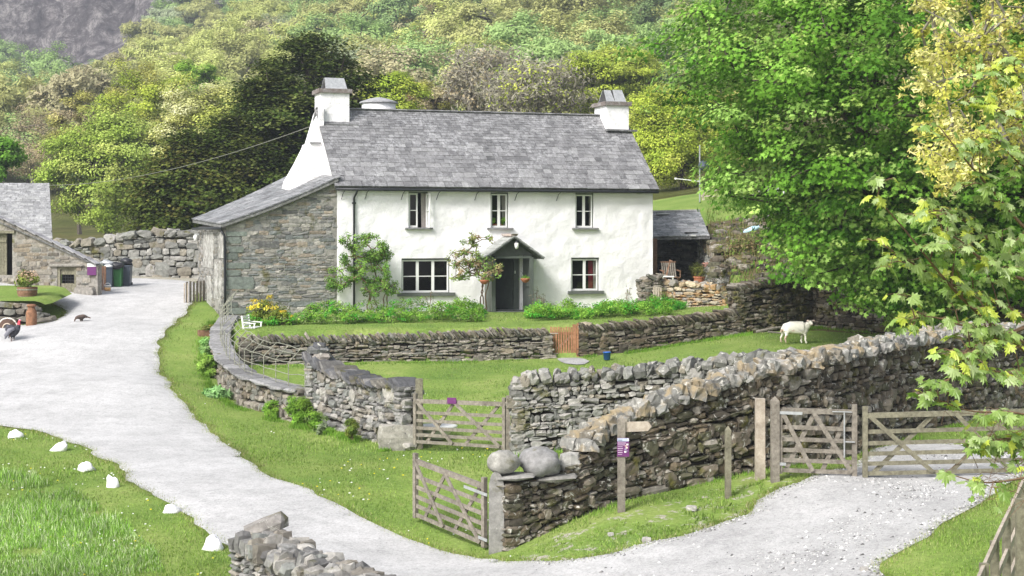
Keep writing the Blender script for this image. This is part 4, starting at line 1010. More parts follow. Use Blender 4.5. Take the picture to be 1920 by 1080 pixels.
# left face : direction from back to front is -WV
lp = [(0, -.3), (0, 2.98), (LD, 2.98), (LD, -.3)]
facade(mb, FL, -WV, -WU, lp, [(4.6, 5.4, 0.2, 1.9)], ln=(.12, .4), row=(.06, .14), pal='light', seed=8)
hpart(mb, 'outshut', M['stone'])
def lbox(mb, v0, v1, u0, u1, z0, z1, t=(1, 1, 1)): HB(mb, u0, u1, v0, v1, z0, z1, t)
mb = MB(); lbox(mb, 1.8, 2.6, -LW - .03, -LW + .1, .55, 1.85, (.9, 1, 1)); hpart(mb, 'blocked_window', M['flaking'])
for v0, z0, v1, z1 in ((.3, 2.0, 1.5, 2.9), (2.9, 1.6, 5.5, 2.9), (.9, .4, 1.5, 1.9), (3.4, .2, 4.6, 1.3)):
    mb = MB(); lbox(mb, v0, v1, -LW - .035, -LW + .05, z0, z1, (.2, 1, 1)); hpart(mb, 'old_limewash', M['flaking'])['label'] = 'flaking old limewash on the side of the outshut'
mb = MB()
sl_pts = [np.array((0, 0, 0))]
def prof_lean(s):
    t = s; x = LW + .22 - s * .925; x = max(x, -.05); z = leanz(x); e = .02; dz = (leanz(x - e) - z) / e; d = WU * 1.0 + np.array((0, 0, dz)); d /= np.linalg.norm(d); n = np.cross(d, WV); n *= np.sign(n[2])
    return WU * (-x) + np.array((0, 0, z)), d, n
Ls = (LW + .25) / .925
slates(mb, HO - WV * .22, WV, prof_lean, LD + .35, rows_for(Ls, .36, .2), (.3, .5), pal=((.15, .155, .16), (.18, .185, .19), (.21, .21, .215), (.13, .13, .135)), seed=9)
xs_ = np.linspace(0, LW + .2, 7)
mb.prism([HP(-x, -.2, leanz(x) + .0) for x in xs_] + [HP(-x, -.2, leanz(x) - .1) for x in xs_[::-1]], WV * (LD + .3), (.12, .12, .11))
for q_ in mb.V:
    r_ = q_ - HO; vv = r_ @ WV; xx = -(r_ @ WU); t_ = np.clip(xx / (LW + .2), 0, 1); q_[:, 2] += np.clip(vv / LD, -.05, 1.1) * (.47 - .25 * t_)
hpart(mb, 'outshut_roof', M['slate'])
mb = MB(); mb.tube([HP(-LW - .2, v, leanz(LW + .2) - .12) for v in (-.2, 3, LD)], .05, 6); mb.tube([HP(-LW - .18, -.1, 2.95), HP(-LW - .06, -.08, 2.75), HP(-LW - .05, -.08, 1.2), HP(-LW - .05, -.08, -.05)], .045, 8)
hpart(mb, 'outshut_drainpipe', M['black'], True)
# ---------------------------------------------------------------- foliage
def _leaf(kind):
    if kind == 'rh': return np.array([(0, -.5), (.3, -.05), (.26, .2), (0, .5), (-.3, .05), (-.24, -.2)]), [(0, 1, 2, 3, 4, 5)]
    if kind == 'quad': return np.array([(0, -.5), (.38, 0), (0, .5), (-.38, 0)]), [(0, 1, 2, 3)]
    if kind == 'needle': return np.array([(-.07, -.5), (.07, -.5), (.1, .1), (0, .5), (-.1, .1)]), [(0, 1, 2, 3, 4)]
    if kind == 'tri': return np.array([(-.5, -.35), (.5, -.3), (.05, .5)]), [(0, 1, 2)]
    if kind == 'lobed':
        a = []
        for ang, r in ((-90, .12), (-40, .36), (-8, .22), (22, .5), (52, .27), (90, .56), (128, .27), (158, .5), (188, .22), (220, .36)): a.append((r * math.cos(rad(ang)), r * math.sin(rad(ang))))
        return np.array(a), [tuple(range(10))]
def scatter(mb, rng, Pp, size, kind, nrm, tint, droop=0.0, spin=None):
    """Pp (k,3), nrm (k,3) rough normals"""
    T, fs = _leaf(kind); k = len(Pp)
    n = nrm / (np.linalg.norm(nrm, axis=1)[:, None] + 1e-9)
    r = rng.normal(0, 1, (k, 3)) if spin is None else spin
    a = np.cross(n, r); a /= np.linalg.norm(a, axis=1)[:, None] + 1e-9; b = np.cross(n, a)
    s = np.asarray(size) if np.ndim(size) else size * rng.uniform(.7, 1.3, k)
    V = Pp[:, None] + (T[None, :, 0:1] * a[:, None] + T[None, :, 1:2] * b[:, None]) * s[:, None, None]
    if droop: V[:, :, 2] -= droop * (T[None, :, 1] ** 2 + T[None, :, 0] ** 2) * s[:, None]
    F0 = np.array(fs); m = len(T)
    mb.add(V.reshape(-1, 3), (F0[None] + (np.arange(k) * m)[:, None, None]).reshape(-1, F0.shape[1]), np.repeat(tint, m, 0))
def clusters_leaves(mb, rng, C, R, n, size, kind, centre, cols, flat=.6, outw=.6, up=.5, cvar=.18, lvar=.15, droop=0.0, face=None):
    C = np.asarray(C, float); k = len(C); R = np.broadcast_to(np.asarray(R, float), (k,))
    n = np.maximum(1, (np.full(k, n) * rng.uniform(.6, 1.4, k)).astype(int)); idx = np.repeat(np.arange(k), n); m = len(idx)
    d = rng.normal(0, 1, (m, 3)); d /= np.linalg.norm(d, axis=1)[:, None]; rr = rng.random(m) ** .45
    off = d * rr[:, None] * R[idx][:, None] * np.array((1, 1, flat)); Pp = C[idx] + off
    if droop: Pp[:, 2] -= droop * ((off[:, :2] ** 2).sum(1)) / R[idx]
    ow = Pp - np.asarray(centre); ow /= np.linalg.norm(ow, axis=1)[:, None] + 1e-9
    nr = rng.normal(0, .42, (m, 3)) + ow * outw * 1.2 + np.array((0, 0, up)) + d * .5
    cols = np.array(cols); cc = cols[rng.integers(0, len(cols), k)] * rng.normal(1, cvar, (k, 1))
    t = np.clip(cc[idx] * rng.normal(1, lvar, (m, 1)), .01, .9)
    scatter(mb, rng, Pp, size, kind, nr, t, 0)
def shell(rng, k, c, r, inner=.5, noise_=.22, zmin=None, seed=0):
    d = rng.normal(0, 1, (k * 2, 3)); d /= np.linalg.norm(d, axis=1)[:, None]
    lob = 1 + noise_ * (vnoise(d[:, 0] * 2.2 + d[:, 2], d[:, 1] * 2.2 - d[:, 2], 1.0, seed)) + noise_ * .5 * vnoise(d[:, 0] * 5, d[:, 1] * 5 + d[:, 2] * 4, 1.0, seed + 9)
    rr = inner + (1 - inner) * rng.random(k * 2) ** .6
    p = np.asarray(c) + d * (rr * lob)[:, None] * np.asarray(r)
    if zmin is not None: p = p[p[:, 2] > zmin]
    return p[:k]
def grow(mb, rng, base, trunk_top, C, r_tip=.02, power=.42, step=.9, wig=.12, sides=5, tint=(1, 1, 1), rmax=None, nt=6, lean=0.0):
    base = np.asarray(base, float); top = np.asarray(trunk_top, float)
    nodes = [base + (top - base) * t + (rng.normal(0, wig * .6, 3) * (1, 1, 0) if 0 < t < 1 else 0) for t in np.linspace(0, 1, nt)]; par = [-1] + list(range(nt - 1)); cnt = [0] * nt
    C = np.asarray(C, float); o = np.argsort(np.linalg.norm(C - top, axis=1)); fork = max(1, nt // 2)
    NP = np.zeros((len(C) * 14 + nt, 3)); NP[:nt] = nodes; k = nt
    for c in C[o]:
        d = np.linalg.norm(NP[:k] - c, axis=1) + np.where(NP[:k, 2] > c[2] + .3, (NP[:k, 2] - c[2]) * .6, 0); d[:fork] += 3
        j = int(np.argmin(d)); L_ = np.linalg.norm(c - NP[j]); m = max(1, min(12, int(L_ / step))); prev = j; p0 = NP[j].copy(); sag = np.array((0, 0, .12 * L_))
        for q in range(1, m + 1):
            t = q / m; p = p0 + (c - p0) * t + sag * math.sin(math.pi * t) * .6 + (rng.normal(0, wig * min(1, L_ * .3), 3) if q < m else 0)
            if k >= len(NP): break
            NP[k] = p; par.append(prev); cnt.append(0); prev = k; k += 1
        cnt[prev] += 1
    cnt = np.array(cnt, float)
    for i in range(k - 1, 0, -1): cnt[par[i]] += cnt[i]
    R = r_tip * np.maximum(cnt, 1) ** power
    if rmax: R = np.minimum(R, rmax)
    R[0] *= 1.35
    A = NP[1:k]; B = NP[np.array(par[1:k])]; ra = R[1:k]; rb = np.minimum(R[np.array(par[1:k])], ra * 1.7 + .01)
    d = A - B; L_ = np.linalg.norm(d, axis=1)[:, None] + 1e-9; d = d / L_; ref = np.where(np.abs(d[:, 2:3]) > .9, np.array((1.0, 0, 0)), np.array((0, 0, 1.0))); u = np.cross(ref, d); u /= np.linalg.norm(u, axis=1)[:, None]; v = np.cross(d, u)
    an = np.arange(sides) * 2 * math.pi / sides; ring = np.cos(an)[None, :, None] * u[:, None] + np.sin(an)[None, :, None] * v[:, None]
    V = np.concatenate((B[:, None] + ring * rb[:, None, None], A[:, None] + ring * ra[:, None, None] + d[:, None] * (ra[:, None, None] * .3)), 1)
    q = np.arange(sides); f = np.stack((q, (q + 1) % sides, sides + (q + 1) % sides, sides + q), -1)
    mb.add(V.reshape(-1, 3), (f[None] + (np.arange(len(A)) * 2 * sides)[:, None, None]).reshape(-1, 4), tint)
def tree(name, label, base, trunk_top, C, crownfn, group=None, bark='bark', cat='tree', leafm='leaf', **kw):
    root = empty(name, base); tag(root, label, cat, group)
    rng = np.random.default_rng(abs(hash(label)) % 1000 if False else int(sum(map(ord, label))) % 9973)
    b0 = np.asarray(base, float); mb = MB(); grow(mb, rng, b0 - (0, 0, .2), trunk_top, C, **kw); addpart(root, mb, 'trunk', M[bark], b0)
    mb = MB(); crownfn(mb, rng); addpart(root, mb, 'crown', M[leafm], b0); return root
GREEN = [(0.168, 0.35, 0.042), (0.224, 0.448, 0.063), (0.126, 0.28, 0.031), (0.28, 0.504, 0.084)]
LIME = [(0.405, 0.486, 0.081), (0.486, 0.54, 0.121), (0.324, 0.419, 0.068), (0.54, 0.581, 0.189)]
OLIVE = [(0.384, 0.384, 0.101), (0.461, 0.451, 0.134), (0.307, 0.326, 0.09), (0.518, 0.48, 0.179)]
YGRN = [(0.418, 0.504, 0.071), (0.487, 0.574, 0.091), (0.33, 0.434, 0.06), (0.557, 0.608, 0.122)]
KHAKI = [(0.45, 0.378, 0.231), (0.522, 0.432, 0.273), (0.396, 0.36, 0.21), (0.36, 0.306, 0.189)]
COPPER = [(0.486, 0.306, 0.147), (0.54, 0.36, 0.189), (0.396, 0.252, 0.126)]
# ---- big sycamore on the bank
rg = np.random.default_rng(41)
SB = G(1762, 505); SB = np.array((PX(1765, 52.5), 52.5, gz1(PX(1765, 52.5), 52.5)))
SCc = np.array((PX(1765, 46.5), 47.0, 3.0))
zpr = [(-.6, .5), (.4, 1.0), (1.2, 2.2), (1.8, 4.0), (2.65, 4.7), (3.6, 5.6), (4.4, 7.2), (5.6, 7.7), (6.8, 8.2), (8.2, 8.5), (9.2, 8.2), (11, 7.4), (13, 5.4), (15, 1.0)]
zs_ = np.array([a for a, b in zpr]); rs_ = np.array([b for a, b in zpr])
C = []
while len(C) < 1650:
    z = rg.uniform(-.4, 11.8); an = rg.uniform(0, 2 * math.pi); R_ = np.interp(z, zs_, rs_) * (1 + .16 * vnoise(an * 2, z, 1.1, 3))
    r_ = R_ * (rg.uniform(.55, 1.0) if rg.random() < .8 else rg.uniform(.25, .6)) - .5
    p = np.array((SCc[0] + r_ * math.cos(an), SCc[1] + r_ * math.sin(an) * .95, z))
    if p[1] > SCc[1] + 3.5 and rg.random() < .6: continue
    if z < gz1(p[0], p[1]) + .5 and p[1] > 53: continue
    if vnoise(p[0] * 1.0 + 3, p[2] * 1.3, 1.2, 17) > .8: continue        # gaps
    C.append(p)
# low sprays hanging in front of the bank
for a, b, Y in ((1600, 545, 45), (1625, 560, 45), (1610, 520, 45), (1585, 500, 45), (1540, 470, 44), (1500, 450, 44), (1470, 440, 44), (1480, 480, 44), (1470, 510, 44), (1530, 515, 44.5), (1640, 490, 45), (1690, 520, 45), (1720, 470, 45), (1560, 430, 44), (1450, 380, 45), (1400, 372, 46), (1370, 368, 46), (1350, 345, 46), (1680, 560, 45.5)): C.append(P(a, b, Y))
C = np.array(C)
SYC = [(.1, .23, .03), (.15, .31, .04), (.2, .37, .06), (.29, .46, .11), (.12, .26, .03)]
def syc_crown(mb, rng):
    clusters_leaves(mb, rng, C, rng.uniform(.65, 1.15, len(C)), 130, .165, 'lobed', SCc + (0, 0, 1), SYC, flat=.4, outw=.5, up=.7, cvar=.18, lvar=.14, droop=.35)
    e = C + rng.normal(0, .7, C.shape) * (1, 1, .5); clusters_leaves(mb, rng, e, rng.uniform(.25, .5, len(C)), 26, .15, 'lobed', SCc, [(.34, .48, .11), (.38, .53, .14)], flat=.5, outw=.4, up=.9, cvar=.1, droop=.2)
tree('sycamore_tree', 'huge bright green sycamore spreading over the bank right of the cottage', SB, SCc + (0, 0, 2.5), C, syc_crown, r_tip=.013, power=.47, rmax=.55, step=1.0, wig=.18)
# ---- yews
def yew(label, bx, Y, zt, Rw, seed, cols, lop=(0, 0), n=230, zlow=0.0, shape=2.0):
    rng = np.random.default_rng(seed); X0 = PX(bx, Y); zb = gz1(X0, Y); base = np.array((X0, Y, zb)); Hh = zt - zb; C = []; mb2 = MB()
    for i in range(n):
        f = rng.random() ** .85; z = zb + zlow + (Hh - zlow) * f; an = rng.uniform(0, 2 * math.pi)
        Rr = Rw * (1 - f ** shape) ** .75 * (1 + .4 * vnoise(an * 1.6, z * .9, 1.0, seed)) + .4
        L_ = Rr * rng.uniform(.75, 1.08); sx = 1 + lop[0] * math.cos(an)
        for t in np.linspace(.35, 1, max(2, int(L_ / .55))):
            q = np.array((X0 + math.cos(an) * L_ * t * sx, Y + math.sin(an) * L_ * t * .8, z + .55 * math.sin(t * 2.2) * L_ * .18 + lop[1] * t)); C.append(q + rng.normal(0, .12, 3))
    C = np.array(C)
    def cf(mb, rng):
        k = len(C); m = 70; idx = np.repeat(np.arange(k), m); d = rng.normal(0, 1, (k * m, 3)) * (.4, .4, .11); Pp = C[idx] + d; Pp[:, 2] -= .35 * (d[:, 0] ** 2 + d[:, 1] ** 2)
        ow = Pp - (base + (0, 0, Hh * .3)); ow /= np.linalg.norm(ow, axis=1)[:, None]
        cc = np.array(cols)[rng.integers(0, len(cols), k)] * rng.normal(1, .22, (k, 1)); t = np.clip(cc[idx] * rng.normal(1, .2, (k * m, 1)), .005, .6)
        sp = np.cross(ow * .5 + (0, 0, -.25) + rng.normal(0, .4, ow.shape), np.array((0, 0, 1.0)) + rng.normal(0, .3, ow.shape))
        scatter(mb, rng, Pp, .2, 'rh', np.array((0, 0, 1.0)) + rng.normal(0, .4, ow.shape) + ow * .7, t, spin=rng.normal(0, .5, ow.shape) + np.cross(ow, (0, 0, 1.0)))
    return tree('yew_tree', label, base, base + (0, 0, Hh * .85), C[::4], cf, r_tip=.03, power=.4, rmax=.4, step=1.2)
YD = [(.08, .12, .025), (.11, .15, .035), (.055, .085, .02), (.15, .18, .05)]; YB = [(.13, .15, .035), (.11, .14, .03), (.17, .165, .045), (.08, .11, .025)]
yew('tall dark green yew with drooping tiers behind the left chimney', 580, 82, ZZ(68, 82), 4.6, 5, YD, lop=(.1, 0), n=230, shape=2.6)
yew('broad shorter yew of dark green left of the tall one', 508, 80, ZZ(135, 80), 2.9, 6, YD + YB[:1], n=240)
yew('low spreading brownish yew at the left of the dark group', 350, 78, ZZ(252, 78), 2.6, 7, YB + YD[:2], n=230)
yew('brown tipped yew right behind the stone outshut', 430, 79, ZZ(225, 79), 2.8, 8, YB + YD[:1], n=200)
# ---- broadleaf trees behind
def broad(label, px, Y, pt, pb, wpx, cols, seed, k=90, n=70, leaf=.34, bark='bark', name='broadleaf_tree', inner=.45, group=None, flat=.6, dens=1.0, trunk_x=None, kind='quad', cvar=.16):
    s = F / Y; X0 = PX(trunk_x or px, Y); zb = gz1(X0, Y) if Y < 79 else float(backz(X0, Y)); zt = ZZ(pt, Y); zc0 = ZZ(pb, Y); rx = wpx / 2 / s; c = np.array((PX(px, Y), Y, (zt + zc0) / 2)); rz = (zt - zc0) / 2
    rng = np.random.default_rng(seed); C = shell(rng, k, c, (rx * .92, rx * .8, rz * .92), inner, .25, zmin=zb + .4, seed=seed)
    cr = np.clip(rx * .3, .6, 1.9); leaf_ = leaf * .5; n_ = int(n * 3.6)
    def cf(mb, rng): clusters_leaves(mb, rng, C, rng.uniform(.7, 1.2, len(C)) * cr, n_, leaf_, kind, c - (0, 0, rz * .6), cols, flat=flat, outw=.8, up=.6, cvar=cvar * .7, lvar=.2)
    return tree(name, label, (X0, Y, zb), (c[0], Y, zb + (c[2] - zb) * .8), C, cf, bark=bark, group=group, r_tip=.025, power=.45, rmax=.5, step=1.4, wig=.2)
broad('broad fresh green tree with tiered limbs behind the far wall on the left', 205, 112, 195, 430, 215, [(.38, .5, .1), (.43, .54, .13), (.33, .44, .08), (.48, .55, .15)], 51, k=190, n=80, leaf=.34, flat=.5)
broad('taller olive green tree rising behind the fresh green one', 260, 128, 108, 330, 160, OLIVE[:2] + YGRN, 52, k=110, n=70)
broad('bright green round topped tree left of the yews', 366, 150, 112, 225, 100, [(.27, .45, .06), (.31, .48, .08)], 53, k=80, n=80, leaf=.4)
broad('pale lime tree in blossom against the dark yews', 388, 100, 142, 400, 205, [(.58, .6, .2), (.62, .63, .28), (.5, .55, .14), (.66, .66, .38)], 54, k=190, n=90, leaf=.3, flat=.5, inner=.6)
broad('green tree cut by the left edge behind the barn', -10, 96, 240, 350, 100, GREEN, 55, k=60)
broad('brown budding tree above the barn roof', 62, 150, 195, 345, 150, KHAKI, 56, k=80, n=45, leaf=.3, bark='bark_grey')
broad('khaki tree between the barn and the fresh green tree', 150, 140, 165, 330, 120, OLIVE + KHAKI[:1], 57, k=80, n=60)
broad('yellow green bush like tree just right of the left chimney', 735, 105, 130, 240, 130, YGRN, 58, k=80, n=70)
broad('copper tinged tree above the cottage ridge', 800, 128, 150, 250, 120, KHAKI + COPPER[:1] + OLIVE, 59, k=80, n=60)
broad('lime green tree behind the right chimney', 1150, 120, 80, 215, 190, LIME[:3] + YGRN[:2], 60, k=120, n=75, flat=.45)
broad('yellow green oak with a thick dark trunk behind the slate shed', 1262, 88, 150, 372, 190, YGRN, 61, k=150, n=95, leaf=.22, trunk_x=1285)
broad('olive tree half hidden by the big sycamore', 1375, 96, 175, 385, 190, OLIVE + YGRN[:2], 62, k=110, n=70, leaf=.28)
broad('dull green tree beside the satellite dish pole', 1330, 112, 120, 300, 150, [(.14, .19, .04), (.17, .2, .05)], 63, k=90, n=60)
def bare(label, px, Y, pt, pb, wpx, seed, cols, n=14):
    s = F / Y; X0 = PX(px, Y); zb = float(backz(X0, Y)); zt = ZZ(pt, Y); zc0 = ZZ(pb, Y); rx = wpx / 2 / s; c = np.array((X0, Y, (zt + zc0) / 2)); rz = (zt - zc0) / 2
    rng = np.random.default_rng(seed); C = shell(rng, 420, c, (rx, rx * .8, rz), .3, .2, zmin=zb + 1.5, seed=seed)
    def cf(mb, rng):
        clusters_leaves(mb, rng, C, 1.1, n, .36, 'needle', c, [(.4, .38, .28), (.32, .3, .22), (.46, .43, .34)], outw=.2, up=.1, cvar=.12)
        clusters_leaves(mb, rng, C[::2], .9, n // 2, .24, 'quad', c, cols, outw=.5, up=.5)
    return tree('bare_tree', label, (X0, Y, zb), (c[0], Y, zb + (c[2] - zb) * .5), C, cf, bark='bark_grey', r_tip=.035, power=.36, rmax=.35, step=.9, wig=.2, group=None)
bare('bare grey twiggy tree above the middle of the roof', 905, 126, 85, 225, 170, 71, KHAKI)
bare('bare tree with a few yellow leaves left of the right chimney', 1010, 118, 105, 225, 190, 72, YGRN)
# ---- woods on the fell: prototypes copied
rngW = np.random.default_rng(99); PROTO = []
def wood_proto(i, k, n, leaf, wh, lowpoly=False):
    rng = np.random.default_rng(300 + i); c = np.array((0, 0, 5.2)); r = np.array((4.6, 4.6, 4.0 * wh)); C = shell(rng, k, c, r * .9, .5, .3, zmin=1.0, seed=i)
    mb = MB(); clusters_leaves(mb, rng, C, rng.uniform(.9, 1.6, k), n, leaf, 'quad', c - (0, 0, 2.5), [(1, 1, 1), (.85, .85, .8), (1.12, 1.1, 1.05)], flat=.6, outw=1.0, up=.5, cvar=.08, lvar=.1)
    if i % 3 == 2: clusters_leaves(mb, rng, C, 1.2, n // 2, .7, 'needle', c, [(1.0, .95, .95), (1.3, 1.2, 1.2)], outw=.2, up=.1)
    mt = MB(); grow(mt, rng, (0, 0, -1), (0, 0, 4.2), C[::3], r_tip=.05, power=.42, rmax=.3, step=2.0, sides=4)
    return mb, mt
for i in range(7):
    mb, mt = wood_proto(i, 60, 170, .27, rngW.uniform(.8, 1.15)); PROTO.append((mb.mesh('crown', M['leaf_obj']), mt.mesh('trunk', M['bark'])))
WC = {'olive': (0.491, 0.503, 0.2), 'fresh green': (0.391, 0.548, 0.198), 'yellow green': (0.587, 0.635, 0.224), 'khaki': (0.52, 0.482, 0.289), 'copper brown': (0.512, 0.406, 0.247), 'grey green': (0.418, 0.479, 0.298), 'deep green': (0.253, 0.362, 0.144)}
WK = list(WC); WPr = np.array([.3, .22, .22, .08, .015, .12, .06])
cand = []; Yw = 150.0
while Yw < 452:
    sp = 8.6 + (Yw - 150) * .004; x = -Yw * .41
    while x < Yw * .26:
        X = x + rngW.uniform(-2.6, 2.6); Y = Yw + rngW.uniform(-2.6, 2.6); x += sp; cand.append((X, Y))
    Yw += sp * 1.15
cand = np.array(cand); zc = backz(cand[:, 0], cand[:, 1]); px = 960 + F * cand[:, 0] / cand[:, 1]; py = YH - F * (zc + 5 - HC) / cand[:, 1]; pyb = YH - F * (zc + 1 - HC) / cand[:, 1]
vis = (px > -230) & (px < 1345) & (py > -45) & ~((px > 600) & (px < 1225) & (py > 225)) & ~((px > 380) & (px < 640) & (py > 170)) & (py < 400)
vis &= (rockmask(px, pyb) < .5) | (rngW.random(len(px)) < .06)
crag = pip(px, pyb, CRAGP); vis &= ~crag | (rngW.random(len(px)) < .12)
fld = (cand[:, 1] < 168) & (px < 330); vis &= ~fld
cand = cand[vis]; zc = zc[vis]; o = np.argsort(cand[:, 1]); cand = cand[o]; zc = zc[o]; print('wood trees', len(cand))
lab = {k: 'round topped %s tree in the wood on the fellside' % k for k in WK}
stuffmb = MB(); sproto = [wood_proto(20 + i, 34, 62, .48, .95)[0] for i in range(4)]; sproto = [(np.vstack(m.V), [f for f in m.Fc], np.vstack(m.T)) for m in sproto]
for i, ((X, Y), z) in enumerate(zip(cand, zc)):
    pr = WPr.copy(); q = vnoise(X, Y, 40, 12); pr[1] *= 1 + q * .8; pr[4] *= 1 - q * .9; pr[3] *= 1 - q * .6; pr = np.clip(pr, .01, 1); pr /= pr.sum()
    kd = WK[rngW.choice(len(WK), p=pr)]; c = np.array(WC[kd]) * rngW.normal(1, .1); sc = rngW.uniform(.85, 1.5); rz = rngW.uniform(0, 6.28)
    if i < 290:
        cm, tm = PROTO[rngW.integers(0, 7)]; r = empty('woodland_tree', (X, Y, z - .2), rz); r.scale = (sc, sc, sc * rngW.uniform(.9, 1.15)); tag(r, lab[kd], 'tree', 'trees of the wood on the fellside')
        for nm, me in (('crown', cm), ('trunk', tm)):
            ch = bpy.data.objects.new(nm, me); COL.objects.link(ch); ch.parent = r; ch.color = (*c, 1)
    else:
        V_, F_, T_ = sproto[rngW.integers(0, 4)]; ca, sa = math.cos(rz), math.sin(rz); Rm = np.array(((ca, sa, 0), (-sa, ca, 0), (0, 0, 1.0)))
        n0 = stuffmb.n; stuffmb.V.append((V_ * sc) @ Rm + (X, Y, z - .2)); stuffmb.T.append(np.clip(T_ * c, 0, 1)); stuffmb.n += len(V_)
        for f in F_: stuffmb.Fc.append(f + n0); stuffmb.mi.append((len(f), 0))
wd = stuffmb.build('woodland', M['leaf']); tag(wd, 'far mixed spring wood covering the upper fellside', kind='stuff')
# ---- yellow oak at the top right corner
rg = np.random.default_rng(77); C = []
while len(C) < 330:
    a = rg.uniform(1695, 2120); b = rg.uniform(-120, 365); Y = rg.uniform(20.5, 24)
    lim = np.interp(b, [-120, 0, 60, 130, 200, 260, 330, 365], [1690, 1705, 1725, 1712, 1700, 1722, 1745, 1765]); 
    if a < lim: continue
    if b > 300 and a > 1850: continue
    if vnoise(a, b, 38, 5) > .42: continue
    C.append(P(a, b, Y))
C = np.array(C); OB = np.array((PX(2300, 23), 23.0, gz1(PX(2300, 23), 23.0)))
def oak_crown(mb, rng):
    clusters_leaves(mb, rng, C, rng.uniform(.12, .27, len(C)), 60, .062, 'rh', OB + (-1, 0, 4), [(.54, .53, .12), (.62, .61, .18), (.47, .48, .1), (.7, .68, .28)], flat=.8, outw=.3, up=.4, cvar=.16, lvar=.2)
    clusters_leaves(mb, rng, C + rng.normal(0, .12, C.shape), rng.uniform(.06, .12, len(C)), 16, .09, 'needle', OB + (-1, 0, 4), [(.68, .6, .2), (.74, .67, .3)], flat=1.4, outw=.1, up=.0)
tree('oak_tree', 'yellow leafed oak in catkin at the top right corner', OB, OB + (-.4, 0, 5.0), C, oak_crown, bark='bark_grey', r_tip=.007, power=.5, rmax=.25, step=.35, wig=.06)
# ---- young sycamore close to the camera
BR = [[(2200, 900, 12), (2050, 760, 11.5), (1900, 640, 11), (1800, 560, 10.6), (1735, 480, 10.3), (1690, 420, 10.2), (1645, 372, 10.1)],
      [(2150, 700, 11.6), (2000, 640, 11), (1880, 570, 10.9), (1760, 525, 10.6), (1690, 480, 10.3), (1640, 450, 10.2)],
      [(2200, 620, 11.4), (2050, 520, 11), (1920, 430, 10.8), (1855, 350, 10.6), (1800, 290, 10.5), (1775, 255, 10.4)],
      [(2200, 700, 11.8), (2050, 580, 11.5), (1900, 480, 11.2), (1825, 430, 11), (1775, 385, 10.8), (1730, 400, 10.7)],
      [(2200, 860, 11), (2050, 760, 11), (1920, 705, 10.6), (1830, 690, 10.4), (1765, 715, 10.2), (1722, 745, 10.1)],
      [(1960, 660, 11), (1870, 620, 10.6), (1800, 610, 10.5), (1740, 590, 10.4), (1705, 600, 10.3)],
      [(2200, 900, 10.6), (2000, 800, 10.4), (1900, 770, 10.3), (1820, 775, 10.2), (1760, 750, 10.1)],
      [(2200, 960, 10), (2000, 880, 10), (1900, 900, 9.9), (1840, 908, 9.8), (1785, 890, 9.8)],
      [(2200, 480, 11.6), (2050, 330, 11.2), (1950, 250, 11), (1880, 205, 10.8), (1835, 190, 10.7)],
      [(2200, 520, 11.2), (2050, 420, 11), (1960, 340, 10.8), (1900, 300, 10.6), (1865, 255, 10.5)],
      [(1930, 610, 10.9), (1860, 640, 10.6), (1810, 655, 10.4), (1790, 690, 10.3)],
      [(2000, 540, 11), (1900, 520, 10.8), (1830, 480, 10.6), (1790, 440, 10.5), (1745, 440, 10.4)],
      [(2100, 850, 10.6), (1960, 830, 10.4), (1880, 820, 10.3), (1830, 840, 10.2)],
      [(2100, 300, 11.4), (1990, 190, 11.2), (1920, 140, 11), (1870, 150, 10.9)]]
rg = np.random.default_rng(123); TB = np.array((PX(2330, 12.3), 12.3, gz1(PX(2330, 12.3), 12.3)))
mbt = MB(); LP, LN, LS, LT, LB = [], [], [], [], []
def curve_pts(pts, n):
    A = np.array([P(*q) for q in pts]); s = np.concatenate(([0], np.cumsum(np.linalg.norm(np.diff(A, axis=0), axis=1)))); t = np.linspace(0, s[-1], n)
    q = np.stack([np.interp(t, s, A[:, i]) for i in range(3)], -1)
    for _ in range(3): q[1:-1] = q[1:-1] * .5 + (q[:-2] + q[2:]) * .25
    return q, s[-1]
def add_leaves(p, t, sz=1.0):
    for k in range(rg.integers(2, 5)):
        d = rg.normal(0, 1, 3); d -= t * (d @ t) * .7; d /= np.linalg.norm(d); d[2] = abs(d[2]) * .3 - .1; L_ = rg.uniform(.05, .12) * sz; q = p + d * L_ + t * rg.uniform(0, .04)
        mbt.tube([p, p + d * L_ * .6 + np.array((0, 0, .012)), q], .0016, 3, cap=False)
        LP.append(q); LN.append(np.array((d[0] * .7, d[1] * .5 - .35, .75)) + rg.normal(0, .3, 3)); LS.append(rg.uniform(.045, .095) * sz); LB.append(d + rg.normal(0, .3, 3) + np.array((0, 0, -.45)))
        r_ = rg.random(); LT.append(np.array((.5, .58, .08)) if r_ < .16 else np.array([(.26, .38, .09), (.32, .44, .13), (.2, .32, .06), (.38, .48, .2)][rg.integers(0, 4)]) * rg.normal(1, .12))
